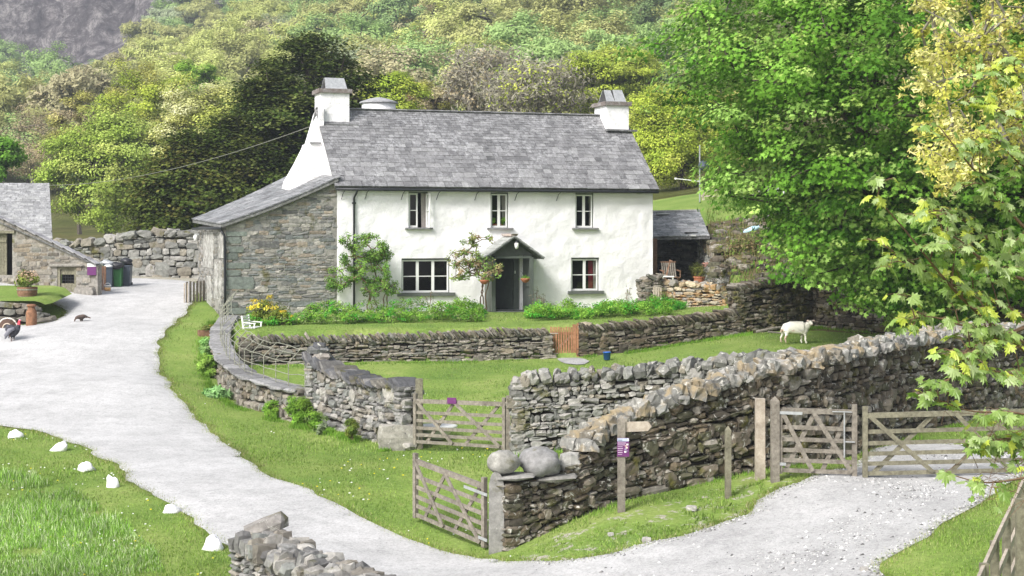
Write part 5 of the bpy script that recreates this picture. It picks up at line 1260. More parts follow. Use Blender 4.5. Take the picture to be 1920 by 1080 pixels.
for bi, b in enumerate(BR):
    q, Lb = curve_pts(b, 26); 
    if bi in (0, 1, 2, 3, 4, 6, 7, 8, 9): r0_ = TB + (0, 0, 1.2 + .25 * bi); r1_ = q[0]; mid_ = [r0_ + (r1_ - r0_) * f_ + (0, 0, .25 * math.sin(math.pi * f_)) for f_ in (0, .25, .5, .75)]; q = np.vstack((mid_, q)); q[1:8] = q[1:8] * .4 + (q[:7] + q[2:9]) * .3; q[1:8] = q[1:8] * .4 + (q[:7] + q[2:9]) * .3
    mbt.tube(q, np.linspace(.03 if bi < 4 else .017, .0035, len(q)), 6)
    n = len(q); sparse = bi in (7,)
    for i in range(int(n * .38), n):
        t = q[min(i + 1, n - 1)] - q[i - 1]; t /= np.linalg.norm(t) + 1e-9
        if rg.random() < (.25 if sparse and i < n - 4 else .88): add_leaves(q[i] + rg.normal(0, .01, 3), t)
        if rg.random() < (.15 if sparse else .42):     # side twig
            d = np.cross(t, (0, 1.0, 0)) * rg.choice((-1, 1)) * rg.uniform(.5, 1) + t * .7 + rg.normal(0, .25, 3); d /= np.linalg.norm(d); Lt = rg.uniform(.12, .34) * (1 if i < n - 5 else .6)
            s_ = [q[i] + d * Lt * f + np.array((0, 0, .05 * math.sin(f * 3))) for f in (0, .35, .7, 1)]; mbt.tube(s_, [.005, .004, .003, .002], 4)
            for f in (1, 2, 3):
                if rg.random() < .75: add_leaves(s_[f], d, .9)
rt = empty('sycamore_sapling', TB); tag(rt, 'young sycamore reaching in from the right edge with large pale green leaves', 'tree')
mbt.tube([TB - (0, 0, .3), TB + (.02, 0, 1), TB + (-.05, .05, 2.2), TB + (.1, 0, 3.6), TB + (.2, 0, 5.5)], [.1, .08, .065, .05, .02], 8)
for i in range(60):    # bare twigs low down
    a = P(rg.uniform(1800, 2050), rg.uniform(730, 930), rg.uniform(10, 10.8)); d = np.array((-rg.uniform(.2, 1), rg.normal(0, .2), rg.normal(.1, .5))); d /= np.linalg.norm(d); L_ = rg.uniform(.15, .4)
    if a[0] / a[1] > .31 or rg.random() < .25: mbt.tube([a, a + d * L_ * .5 + rg.normal(0, .02, 3), a + d * L_ + rg.normal(0, .03, 3)], [.003, .002, .001], 3)
addpart(rt, mbt, 'trunk', M['twig'], TB)
# detailed palmate leaves, folded along the midrib
half = [(0, 0), (.22, -.14), (.42, -.2), (.36, .02), (.62, .12), (.46, .22), (.68, .5), (.42, .42), (.36, .55), (.2, .5), (.26, .78), (.1, .76), (0, 1.12)]
LP = np.array(LP); LN = np.array(LN); LN /= np.linalg.norm(LN, axis=1)[:, None]; LB = np.array(LB); LB -= LN * (LB * LN).sum(1)[:, None]; LB /= np.linalg.norm(LB, axis=1)[:, None]; LAx = np.cross(LB, LN); LS = np.array(LS); LT = np.array(LT)
H_ = np.array(half); lm = MB()
for sg in (1, -1):
    x = H_[:, 0] * sg; y = H_[:, 1]; zf = np.abs(x) * -.28 - (y ** 2) * .22 + .05 * np.sin(H_[:, 0] * 14)
    V = LP[:, None] + (x[None, :, None] * LAx[:, None] + y[None, :, None] * LB[:, None] + zf[None, :, None] * LN[:, None]) * LS[:, None, None]
    k = len(LP); m = len(half)
    tris = np.array([(0, 1, 3), (1, 2, 3), (0, 3, 5), (3, 4, 5), (0, 5, 7), (5, 6, 7), (0, 7, 8), (0, 8, 9), (0, 9, 11), (9, 10, 11), (0, 11, 12)])
    lm.add(V.reshape(-1, 3), (tris[None] + (np.arange(k) * m)[:, None, None]).reshape(-1, 3), np.repeat(np.clip(LT, .02, .8), m, 0))
addpart(rt, lm, 'crown', M['leaf_near'], TB); print('near leaves', len(LP))
# ---- grass
def blades(mb, rng, X, Y, Z, h, w, cols, lean=.5, tri=True):
    k = len(X); an = rng.uniform(0, 2 * math.pi, k); d = np.stack((np.cos(an), np.sin(an)), -1); hh = h * rng.uniform(.5, 1.4, k); ww = w * rng.uniform(.7, 1.4, k)
    # blade faces the viewer side at random yaw
    px_ = np.stack((np.cos(an + 1.2), np.sin(an + 1.2)), -1); ln = rng.uniform(.1, 1.0, k) * lean * hh
    B = np.column_stack((X, Y, Z - .01)); L_ = B.copy(); L_[:, :2] -= px_ * ww[:, None] / 2; R_ = B.copy(); R_[:, :2] += px_ * ww[:, None] / 2
    Tp = B.copy(); Tp[:, :2] += d * ln[:, None]; Tp[:, 2] += hh
    cc = np.array(cols)[rng.integers(0, len(cols), k)] * rng.normal(1, .15, (k, 1)) * np.array((.97, 1.04, 1.0)) * (1 + .22 * vnoise(X, Y, 1.9, 41) + .16 * vnoise(X, Y, .6, 42))[:, None]; cc = np.clip(cc, .01, .8)
    if tri: mb.add(np.stack((L_, R_, Tp), 1).reshape(-1, 3), np.arange(k * 3).reshape(k, 3), np.repeat(cc, 3, 0))
    else:
        Mi = (B + Tp) / 2; Mi[:, :2] -= d * ln[:, None] * .18; Mi[:, 2] += hh * .1; a = Mi.copy(); a[:, :2] -= px_ * ww[:, None] * .4; b = Mi.copy(); b[:, :2] += px_ * ww[:, None] * .4
        f = np.array([(0, 1, 2, 3)]); f2 = np.array([(3, 2, 4)]); V = np.stack((L_, R_, b, a, Tp), 1).reshape(-1, 3); o = (np.arange(k) * 5)[:, None]
        n0 = len(V); mb.add(V, (f + o), np.repeat(cc, 5, 0)); mb.Fc.append((f2 + o) + mb.n - n0); mb.mi.append((k, 0))
GC = [(0.181, 0.276, 0.052), (0.237, 0.329, 0.066), (0.14, 0.223, 0.042), (0.278, 0.355, 0.094), (0.306, 0.329, 0.13)]
rg = np.random.default_rng(8)
def sample_px(n, x0, x1, y0, y1):
    """plan points spread evenly over the part of the ground seen in a window of the picture"""
    Y = 1 / rg.uniform(1 / y1, 1 / y0, n); return PX(rg.uniform(x0, x1, n), Y), Y
X, Y = sample_px(380000, -20, 1960, 17, 56)
inroad = pip(X, Y, RP); sd, _, _ = sdist(X, Y, RP[::2]) if False else (None, None, None)
keep = ~inroad; X = X[keep]; Y = Y[keep]
WALLS = [pathA, pathB, pathC, pathD, pathE, pathF, pathG, pathH]
ok = ~pip(X, Y, [h2(-3.9, -.1), h2(12, -.1), h2(12, 7), h2(-3.9, 7)]) & ~pip(X, Y, PATCH); X = X[ok]; Y = Y[ok]
keep = ~(pip(X, Y, MARG) & (vnoise(X, Y, .5, 4) + vnoise(X, Y, .17, 5) * .6 < .15)); X = X[keep]; Y = Y[keep]
Z = gz(X, Y); mb = MB(); blades(mb, rg, X, Y, Z, .05 * (1 + .5 * vnoise(X, Y, 1.1, 43)), .018, GC, .9)
# edge fringe over the road line
A = np.array(RP); B = np.roll(A, -1, 0); k = 60000; i = rg.integers(0, len(A), k); t = rg.random((k, 1)); q = A[i] * (1 - t) + B[i] * t + rg.normal(0, .1, (k, 2)); v_ = (q[:, 1] > 18) & (q[:, 1] < 62)
q = q[v_]; blades(mb, rg, q[:, 0], q[:, 1], gz(q[:, 0], q[:, 1]) + .01, .05, .014, [(.26, .29, .08), (.22, .3, .06), (.38, .34, .18)], 1.2)
lg = mb.build('lawn_grass', M['leaf']); tag(lg, 'short mown turf blades across the field, verges and garden', kind='stuff')
# long grass bottom left
mb = MB(); LGP = [tuple(Gl(a, b)[:2]) for a, b in ((-60, 868), (60, 895), (150, 930), (215, 975), (290, 1030), (310, 1078))] + [(PX(320, 23), 23), (PX(-80, 23), 23)]
X, Y = sample_px(42000, -60, 340, 22.5, 35); m = pip(X, Y, LGP); X = X[m]; Y = Y[m]; den = vnoise(X, Y, .8, 6) > -.55; X = X[den]; Y = Y[den]
hv = .08 + .1 * np.clip(vnoise(X, Y, .9, 7) + .4, 0, 1); blades(mb, rg, X, Y, gz(X, Y), hv, .013, [(.21, .36, .06), (.27, .43, .08), (.17, .3, .05), (.36, .46, .18), (.5, .54, .33)], .9, tri=False)
lg = mb.build('long_grass', M['leaf']); tag(lg, 'longer tussocky grass in the bottom left corner', kind='stuff')
# rank grass and nettles at wall feet
mb = MB()
for path, off, n_ in ((pathE, .45, 5000), (pathF, .5, 6000), (pathC, .45, 2500), (pathD, .5, 2500), (pathH, .5, 2500), (pathA, .4, 1500), (pathB, .4, 2500), (pathG, .45, 1500)):
    s = rg.uniform(0, path.L, n_); p = path.pos(s); t = path.tan(s); nn = np.stack((t[:, 1], -t[:, 0]), -1); q = p + nn * (off + np.abs(rg.normal(0, .16, n_)))[:, None]
    m = vnoise(q[:, 0], q[:, 1], .8, 3) > (-.35 if path is not pathH else .1); q = q[m]
    blades(mb, rg, q[:, 0], q[:, 1], low(q[:, 0], q[:, 1]), .1, .016, [(.17, .31, .04), (.23, .37, .06), (.13, .24, .03)], .6)
lg = mb.build('rank_grass', M['leaf']); tag(lg, 'rank grass along the feet of the stone walls', kind='stuff')
# flowers in the turf
mb = MB(); X, Y = sample_px(900, 0, 1000, 24, 44); m = ~pip(X, Y, RP) & (vnoise(X, Y, 1.4, 21) > .1); X = X[m]; Y = Y[m]
scatter(mb, rg, np.column_stack((X, Y, gz(X, Y) + .05)), .045, 'quad', np.tile((0, -.5, 1.0), (len(X), 1)), np.where(rg.random((len(X), 1)) < .45, (.7, .6, .03), (.75, .75, .72)))
fl = mb.build('turf_flowers', M['leaf']); tag(fl, 'tiny daisies and buttercups dotted over the turf', kind='stuff')
# loose stones on the right hand gravel
mb = MB(); X, Y = sample_px(34000, 1000, 1940, 21, 34); m = pip(X, Y, RP); X = X[m]; Y = Y[m]; k = len(X); s = rg.uniform(.007, .02, (k, 1)) * (1 + 1.2 * (rg.random((k, 1)) < .04))
T = np.array([(-1, -1, 0), (1, -.8, 0), (.7, 1, 0), (-.9, .8, 0), (.1, 0, .8)], float); V = (T[None] * s[:, None] * rg.uniform(.6, 1.3, (k, 1, 3))); an = rg.uniform(0, 6.28, k); ca, sa = np.cos(an), np.sin(an)
V = np.stack((V[:, :, 0] * ca[:, None] - V[:, :, 1] * sa[:, None], V[:, :, 0] * sa[:, None] + V[:, :, 1] * ca[:, None], V[:, :, 2]), -1) + np.column_stack((X, Y, gz(X, Y) + .03))[:, None]
f = np.array([(0, 1, 4), (1, 2, 4), (2, 3, 4), (3, 0, 4)]); g_ = rg.choice([.1, .2, .35, .5, .62], (k, 1)); mb.add(V.reshape(-1, 3), (f[None] + (np.arange(k) * 5)[:, None, None]).reshape(-1, 3), np.repeat(g_ * np.array((1, .98, .96)), 5, 0))
ls = mb.build('loose_gravel', M['tint']); tag(ls, 'loose crushed stone scattered on the right hand track', kind='stuff')
# ---------------------------------------------------------------- gates and posts
V3 = lambda *a: np.array(a, float)
def post(name, label, px, pyb, Y, pyt, w, m='oak', top='flat', group=None, cat='post', d=None, zb=None):
    b = P(px, pyb, Y); zt = ZZ(pyt, Y); h = zt - b[2]; root = empty(name, b); tag(root, label, cat, group); mb = MB(); d = d or w
    if top == 'flat': mb.box(V3(0, 0, h / 2 - .1), (w, d, h + .2)); mb.V[-1][4:, :2] *= .94
    elif top == 'point':
        mb.box(V3(0, 0, h / 2 - .13), (w, d, h + .14)); mb.add([(-w / 2, -d / 2, h - .06), (w / 2, -d / 2, h - .06), (w / 2, d / 2, h - .06), (-w / 2, d / 2, h - .06), (0, 0, h + .02)], [(0, 1, 4), (1, 2, 4), (2, 3, 4), (3, 0, 4)])
    elif top == 'round':
        poly = [(-w / 2, 0, -.2), (w / 2, 0, -.2), (w / 2 * .96, 0, h - .25)] + [(w / 2 * .95 * math.cos(a), 0, h - .25 + .25 * math.sin(a)) for a in np.linspace(.2, math.pi - .2, 8)] + [(-w / 2 * .98, 0, h - .2)]
        mb.prism([(x, -d / 2, z) for x, _, z in poly], (0, d, 0), (.3, .29, .27))
    o = mb.build('shaft', M[m], root); return root, b, h
def gate(name, label, a, b, h, mt='oak', nb=6, stile=.085, ea=.06, eb=.06, group=None, cat='gate', braces=((0, 1, .46, 0, 1), (.44, 1, .98, 0, 1), (.1, 0, .46, 1, -1), (.54, 0, .96, 1, -1)), tops=(0.05, 0.05)):
    a = np.asarray(a, float); b = np.asarray(b, float); c = (a + b) / 2; root = empty(name, a); tag(root, label, cat, group); d = b - a; L_ = np.linalg.norm(d[:2]); ux = d / L_; n = np.array((ux[1], -ux[0], 0)); n /= np.linalg.norm(n)
    if n[1] > 0: n = -n
    def pt(t, z, off=0): return d * t + V3(0, 0, z) + n * off
    for t, e in ((0, tops[0]), (1, tops[1])):
        mb = MB(); mb.bar(pt(t, ea), pt(t, h + e), stile, stile * .85, up=n); mb.build('stile', M[mt], root)
    fr = [0.0, .17, .34, .52, .72, 1.0] if nb == 6 else list(np.linspace(0, 1, nb))
    for f in fr:
        z = ea + .06 + (h - ea - .1) * f; mb = MB(); mb.bar(pt(stile / 2 / L_, z), pt(1 - stile / 2 / L_, z), .07 if f < 1 else .09, .024 if f < 1 else .06, up=n); mb.build('rail', M[mt], root)
    for (t0, f0, t1, f1, s) in braces:
        mb = MB(); z0 = ea + .06 + (h - ea - .1) * f0; z1 = ea + .06 + (h - ea - .1) * f1; mb.bar(pt(t0 + .02, z0, .035 * s), pt(t1 - .02, z1, .035 * s), .075, .022, up=n); mb.build('brace', M[mt], root)
    return root, pt, n
# closed field gate
a = P(779, 838, 35.5); b = P(946, 849, 33.6); gr, pt, n = gate('field_gate', 'closed weathered five bar gate with a small purple plate between the two stone walls', a, b, 1.06, tops=(.13, .1))
mb = MB(); c = pt(.44, 1.06, .05); dd = (b - a) / np.linalg.norm(b - a); mb.box(c, (.28, .012, .13), A=np.array((dd, n, np.cross(dd, n)))); mb.build('sign_plate', M['purple'], gr)
post('gate_post', 'square brown timber post behind the left end of the closed field gate', 786, 838, 35.8, 710, .17, 'oak_green')
post('gate_post', 'short grey timber post at the right end of the closed field gate against the wall', 953, 849, 33.35, 742, .1, 'oak')
# open gate near the corner
a = P(779, 977, 28.7); b = P(908, 1033, 26.9); gr, pt, n = gate('field_gate', 'weathered five bar gate standing open on the grass beside the slate gatepost', a, b, 1.12, tops=(.1, .12))
mb = MB(); dd = (b - a) / np.linalg.norm(b - a)
for z in (.98, .22): mb = MB(); mb.bar(pt(.76 if z > .5 else .96, z, .06), pt(1.08, z, .06), .05, .012, up=n); mb.build('hinge', M['galv'], gr)
post('gatepost', 'round topped slate gatepost at the near end of the tall wall', 931, 1036, 26.6, 884, .26, 'stone', 'round', cat='gate post', d=.16)
# double gates on the right
post('gate_post', 'pale new square timber post left of the double gates', 1425, 898, 27.9, 747, .165, 'oak_new')
post('gate_post', 'pointed timber hanging post of the narrow right hand gate', 1453, 893, 27.5, 745, .14, 'oak', 'point')
a = P(1462, 891, 27.5); b = P(1602, 896, 27.4); gr, pt, n = gate('lane_gate', 'narrow wooden gate with a tall metal latch between the pointed post and the wide gate', a, b, 1.16, tops=(-.02, .1), ea=.03, braces=((0, 1, .46, 0, 1), (.42, 1, .98, 0, 1), (.06, 0, .5, 1, -1), (.55, 0, .95, 1, -1)))
mb = MB(); mb.tube([pt(.86, 1.12, .06), pt(.86, .35, .06)], .014, 6); mb.tube([pt(.86, .62, .06), pt(1.0, .62, .06)], .012, 5); mb.tube([pt(.7, 1.13, .06), pt(.96, 1.13, .06)], .01, 5); mb.build('latch', M['galv'], gr)
mb = MB(); mb.bar(pt(-.12, 1.08, .05), pt(.3, 1.08, .05), .05, .012, up=n); mb.build('hinge', M['galv'], gr); mb = MB(); mb.bar(pt(-.1, .2, .05), pt(.08, .2, .05), .05, .012, up=n); mb.build('hinge', M['galv'], gr)
a = P(1622, 899, 27.3); b = P(2010, 890, 27.0); gr, pt, n = gate('lane_gate', 'wide wooden five bar gate closing the gravel lane behind the sapling leaves', a, b, 1.13, mt='oak_green', tops=(.12, .1), ea=.04, braces=((0, 1, .35, 0, 1), (.42, 1, .72, 0, 1), (.02, 0, .36, 1, -1), (.4, 0, .74, 1, -1)))
# fingerpost
root, b, h = post('fingerpost', 'timber fingerpost with a blank pointing arm and a purple notice before the tall wall', 1165, 957, 26.8, 780, .125, 'oak', 'point', cat='signpost')
w = 50 / (F / 26.8); z1 = ZZ(790, 26.8) - b[2]; z0 = ZZ(810, 26.8) - b[2]
mb = MB(); mb.prism([(.06, -.02, z0), (.06 + w * .86, -.02, z0 + .02), (.06 + w, -.02, (z0 + z1) / 2 + .01), (.06 + w * .86, -.02, z1), (.06, -.02, z1 - .01)], (0, .03, 0)); mb.build('arm', M['oak_new'], root)
x0, x1 = -.075, .125; z1 = ZZ(820, 26.8) - b[2]; z0 = ZZ(855, 26.8) - b[2]; yf = -.075
mb = MB(); mb.box(V3((x0 + x1) / 2, yf, (z0 + z1) / 2), (x1 - x0, .008, z1 - z0)); nb_ = mb.build('notice', M['purple'], root)
mb = MB(); hh = z1 - z0
mb.box(V3((x0 + x1) / 2, yf - .006, z1 - hh * .1), (x1 - x0 - .008, .003, hh * .17), tint=(.45, .5, .62)); mb.box(V3(x0 + .05, yf - .008, z1 - hh * .12), (.07, .003, .02), tint=(.2, .22, .3)); mb.box(V3(x1 - .02, yf - .008, z1 - hh * .09), (.025, .003, .035), tint=(.8, .8, .8))
for i, (l, g_) in enumerate(((.17, .75), (.15, .6), (.1, .5), (.11, .65), (.1, .5), (.1, .65), (.09, .5))): mb.box(V3(x0 + .01 + l / 2 * .8, yf - .006, z1 - hh * (.27 + .1 * i)), (l * .8, .003, .009), tint=(g_, g_ * .8, g_))
for dx, dz, c_ in ((.02, .35, (.75, .7, .72)), (.045, .42, (.5, .3, .3)), (.03, .52, (.7, .55, .5)), (.05, .6, (.3, .25, .4)), (.02, .7, (.2, .12, .25)), (.055, .74, (.75, .75, .75))): mb.box(V3(x1 - dx - .01, yf - .007, z1 - hh * dz), (.035, .003, .028), tint=c_)
o = mb.build('print', M['tint'], nb_)
post('marker_post', 'thin grey timber post standing alone between the fingerpost and the double gates', 1365, 940, 27.1, 800, .1, 'oak_green', 'point')
# wicket gate in the garden wall
b0 = P(1057, 671, 50.2); root = empty('wicket_gate', b0); tag(root, 'small reddish slatted wicket gate in the garden wall', 'gate'); s = F / 50.2; hh = 58 / s; wd_ = 52 / s
for i in range(9):
    mb = MB(); x = -wd_ / 2 + .04 + i * (wd_ * .82 / 9); mb.box(V3(x, 0, hh / 2 + RNG.normal(0, .008)), (.055, .022, hh)); mb.build('pale', M['cedar'], root)
mb = MB(); mb.box(V3(wd_ / 2 - .1, .005, hh / 2 + .04), (.12, .03, hh + .08)); mb.box(V3(wd_ / 2 - .0, .0, hh / 2 + .06), (.06, .08, hh + .12)); mb.build('gate_stile', M['cedar'], root)
for z in (.14, hh - .2):
    mb = MB(); mb.box(V3(-.04, .03, z), (wd_ - .1, .03, .08)); mb.build('rail', M['cedar'], root); mb = MB(); mb.box(V3(-wd_ / 2 + .13, -.02, z), (.26, .008, .03)); mb.build('hinge', M['oak_new'], root)
mb = MB(); mb.bar(V3(-wd_ / 2 + .1, .03, .18), V3(wd_ / 2 - .15, .03, hh - .24), .07, .02, up=(0, 1, 0)); mb.build('brace', M['oak_new'], root)
# iron railing on the low wall
root = empty('iron_railing', b5); tag(root, 'bent wavy iron railing standing on the slab topped roadside wall', 'railing'); ss_ = np.arange(.4, pathE.L, .78)
def rpt(s, k, jit=0):
    p = pathE.pos(s); t = pathE.tan(s); nn = np.array((-t[1], t[0])); z = float(pathE.get('zt', s)) + .09
    if nn @ (np.array((0, 48.0)) - p) < 0: nn = -nn
    h_, o_ = ((.08, 0), (.32, 0), (.6, 0.0), (.8, .22), (.92, .34))[k]
    return np.array((p[0] + nn[0] * o_, p[1] + nn[1] * o_, z + h_)) - b5
for s in ss_:
    mb = MB(); mb.tube([rpt(s, 0) - (0, 0, .12), rpt(s, 2), rpt(s, 4)], .013, 5); mb.build('upright', M['iron'], root)
rg = np.random.default_rng(15)
for k in range(5):
    q = []
    for s in np.arange(.1, pathE.L, .39): q.append(rpt(s, k) + V3(0, 0, (.07 if s < 5 else .02) * math.sin(s * 2.1 + k) + rg.normal(0, .015)))
    mb = MB(); mb.tube(q, .009, 5); mb.build('rail', M['iron'], root)
# post and rail fence bottom right
root = empty('rail_fence', (5.6, 18.5, -1.8)); tag(root, 'weathered post and rail fence running out of the bottom right corner', 'fence'); o0 = V3(5.6, 18.5, -1.8)
fp = [P(1834, 1072, 15.6), P(1845, 1056, 16.6), P(1865, 1014, 17.9), P(1887, 972, 19.3), P(1903, 934, 20.7), P(1916, 905, 22.0)]
line = [P(1800, 1140, 14.5), P(1829, 1079, 16.2), P(1868, 994, 18.4), P(1908, 912, 21.2), P(1920, 885, 22.5)]
for i, p in enumerate(fp[1:]):
    mb = MB(); zt = p[2]; mb.box(V3(p[0], p[1], (zt - 2.4) / 2), (.085, .075, zt + 2.4), tint=(1, 1, 1)); mb.V = [v - o0 for v in mb.V]; mb.build('post', M['oak_green'], root)
for k, dz in enumerate((0, -.42, -.8)):
    mb = MB(); q = [l + V3(.05, .02, dz - .03) - o0 for l in line]
    for i in range(len(q) - 1): mb.bar(q[i], q[i + 1], .035, .1)
    mb.build('rail', M['oak_new'], root)
for k in range(4):
    p = P(1912 + k * 14, 935 + k * 24, 17 + k * .4); mb = MB(); mb.box(V3(p[0], p[1], (p[2] - 2.2) / 2) - o0, (.08, .07, p[2] + 2.2)); mb.build('post', M['oak_green'], root)
# ---------------------------------------------------------------- stones
wl = ['wedge', 'upright triangular', 'flat', 'egg shaped', 'low rounded', 'large bell shaped']
for i, (px, py, w, h) in enumerate(((30, 820, 30, 14), (110, 846, 28, 19), (160, 883, 31, 15), (211, 915, 26, 23), (323, 962, 31, 15), (399, 1031, 38, 27))):
    g = G(px, py); s = F / g[1]; mb = MB(); rgi = np.random.default_rng(60 + i); ico = []
    n1, n2 = 7, 12; prof = [(math.sin(a) ** .8, -math.cos(a)) for a in np.linspace(0, math.pi, n1 + 2)]; mb.lathe([(r, z) for r, z in prof], n=n2, tint=(1, 1, 1)); V = mb.V[0]
    V[:, 2] = np.where(V[:, 2] < 0, V[:, 2] * .35, V[:, 2]); V *= (1 + .3 * vnoise(V[:, 0] * 1.7 + i * 5, V[:, 1] * 1.7 + V[:, 2] * 1.3, 1.0, i))[:, None]
    V *= (w / 2 / s, w / 2.4 / s, h * .85 / s); V += rgi.normal(0, .005, V.shape); 
    if i in (1,): V[:, 0] += V[:, 2] * .5
    o = mb.build('painted_stone', M['limewash'], None, True); o.location = g + (0, 0, .02); o.rotation_euler = (0, 0, rgi.uniform(-.3, .3))
    where = ['nearest the left edge of the picture', 'second from the left edge', 'third along the row from the left', 'fourth along the row from the left', 'alone at the very rim of the track', 'last of the row by the near wall'][i]
    tag(o, '%s whitewashed stone on the verge, %s' % (wl[i], where), 'stone', 'whitewashed stones edging the track')
for i, (px, py, w, h, lb) in enumerate(((1272, 893, 16, 9, 'small pale rock half sunk in the gravel below the marker post'), (1212, 1018, 18, 12, 'pale rock on the ragged turf below the fingerpost'), (1145, 1005, 12, 7, 'pebble sized rock on bare ground near the fingerpost foot'), (1296, 958, 20, 10, 'flat grey rock at the edge of the loose gravel'), (1620, 1075, 16, 14, 'mossy rock at the bottom edge of the gravel'))):
    g = G(px, py); s = F / g[1]; mb = MB(); stones(mb, g[None] + (0, 0, h / s * .4), np.array([[w / s, w / s * .8, h / s]]), np.array([[1, 0, 0.]]), np.array([[0, 1., 0]]), np.array([[0, 0, 1.]]), np.array([[.45, .43, .4]]), .75, .08)
    o = mb.build('rock', M['stone'], origin=g); tag(o, lb, 'rock')
# white trough behind the closed gate
g = Gl(818, 828); root = empty('stone_trough', g + V3(0, 0, .05)); root.scale = (1.25, 1.25, 1.25); tag(root, 'white basin lying in the grass behind the closed field gate', 'trough'); mb = MB()
mb.lathe([(.14, .0), (.2, .1), (.24, .18), (.31, .2), (.31, .26), (.26, .27), (.2, .16), (0, .12)], n=18); mb.V[0] *= (1.25, .8, 1); mb.build('basin', M['white_paint'], root, True)
# buckets
def bucket(name, label, g, r, h, m, handle=True, hm='white_paint', stripe=None):
    root = empty(name, g); tag(root, label, 'bucket'); mb = MB(); mb.lathe([(r * .8, 0), (r, h), (r * 1.06, h), (r * 1.06, h + .02), (r * .95, h + .02), (r * .76, .03), (0, .03)], n=18); mb.build('body', M[m], root, True)
    if stripe: mb = MB(); mb.lathe([(r * .86, h * .3), (r * .98, h * .78)], n=18, tint=stripe); mb.V[0] *= (1.012, 1.012, 1); mb.build('label_band', M['tint'], root, True)
    if handle: mb = MB(); mb.tube([(r * math.cos(a), -.03, h + r * .95 * math.sin(a)) for a in np.linspace(0, math.pi, 11)], .008, 5); mb.build('handle', M[hm], root)
bucket('bucket', 'blue plastic bucket on the grass right of the wicket gate', Gl(1138, 676) + V3(0, 0, .02), .12, .22, 'blue_plastic', False)
bucket('bucket', 'white plastic tub with a handle standing in front of the wheelie bins', P(202, 549, 61.4), .12, .26, 'white_paint', True, stripe=(.75, .45, .2))
# wheelie bins
def bin_(label, px, pyb, Y, pyt, w, m, lid, bag=None):
    g = P(px, pyb, Y); s = F / Y; h = (pyb - pyt) / s; w = w / s; root = empty('wheelie_bin', g, rad(4)); tag(root, label, 'wheelie bin', 'wheelie bins by the far wall'); mb = MB()
    q = [(-w * .42, -.24, .06), (w * .42, -.24, .06), (w * .42, .24, .06), (-w * .42, .24, .06), (-w / 2, -.3, h * .9), (w / 2, -.3, h * .9), (w / 2, .3, h * .9), (-w / 2, .3, h * .9)]
    mb.add(q, [(0, 3, 2, 1), (0, 1, 5, 4), (1, 2, 6, 5), (2, 3, 7, 6), (3, 0, 4, 7), (4, 5, 6, 7)]); mb.box(V3(0, 0, h * .9), (w * 1.06, .66, .05)); mb.build('body', M[m], root)
    mb = MB(); mb.bar(V3(0, .3, h * .92), V3(0, -.26 * math.cos(lid), h * .95 + .58 * math.sin(lid)), w * 1.06, .04, up=(0, 0, 1)); mb.build('lid', M[m], root)
    for sx in (-1, 1): mb = MB(); mb.lathe([(.09, -.025), (.09, .025)], n=12, ax=np.array(((0, 0, 1.0), (0, 1.0, 0), (-1.0, 0, 0)))); mb.V[0] += (sx * w * .45, .26, .09); mb.build('wheel', M['black'], root)
    return g, h
g1_, h1_ = bin_('blue grey wheelie bin overflowing with rubbish next to the wooden panel', 204, 541, 63.2, 497, 17, 'grey_plastic', .15)
g2_, h2_ = bin_('green wheelie bin, middle of the three', 222, 540, 63.5, 495, 15, 'green_plastic', .1)
g3_, h3_ = bin_('dark grey wheelie bin with its lid propped up, rightmost of the three', 238, 538, 64.0, 494, 16, 'grey_plastic', .35)
for i, (px, py, Y, r, m, lb) in enumerate(((218, 498, 63.2, .19, 'bag', 'black rubbish bag wedged between the two left bins'), (200, 494, 63.2, .2, 'galv', 'silvery grey sack on top of the left bin'), (238, 490, 63.8, .17, 'bag', 'black sack under the propped lid of the right bin'), (203, 499, 63.0, .11, 'white_paint', 'white carrier bag on the overflowing left bin'))):
    mb = MB(); mb.lathe([(math.sin(a), -math.cos(a)) for a in np.linspace(0, math.pi, 9)], n=12); V = mb.V[0]; V *= (1.5 * r, r, r * .8); V *= (1 + .25 * vnoise(V[:, 0] * 9 + i, V[:, 2] * 9 + V[:, 1] * 5, 1, i))[:, None]
    o = mb.build('rubbish_bag', M[m], None, True); o.location = P(px, py, Y); tag(o, lb, 'bag')
# wooden panel beside the bins, purple notice
g = P(190, 549, 61.6); root = empty('bin_screen', g); tag(root, 'stained brown board panel leaning at the corner of the stone shed', 'panel'); mb = MB()
for i in range(3): mb.box(V3(-.1 + i * .11, .02 * i, .52), (.1, .03, 1.02))
mb.build('board', M['barrel'], root); mb = MB(); mb.bar(V3(-.1, -.04, .98), V3(.02, -.05, .35), .03, .02); mb.build('handle', M['oak_new'], root)
g = P(172, 504, 59.9); root = empty('notice_board', g); tag(root, 'purple notice with a white heading on the end of the stone shed', 'sign'); s = F / 59.9
mb = MB(); mb.box(V3(0, 0, -.07), (17 / s, .02, 17 / s)); mb.build('panel', M['purple'], root); mb = MB(); mb.box(V3(0, -.004, .14 + .0), (17 / s, .02, 6 / s)); mb.build('heading', M['white_paint'], root)
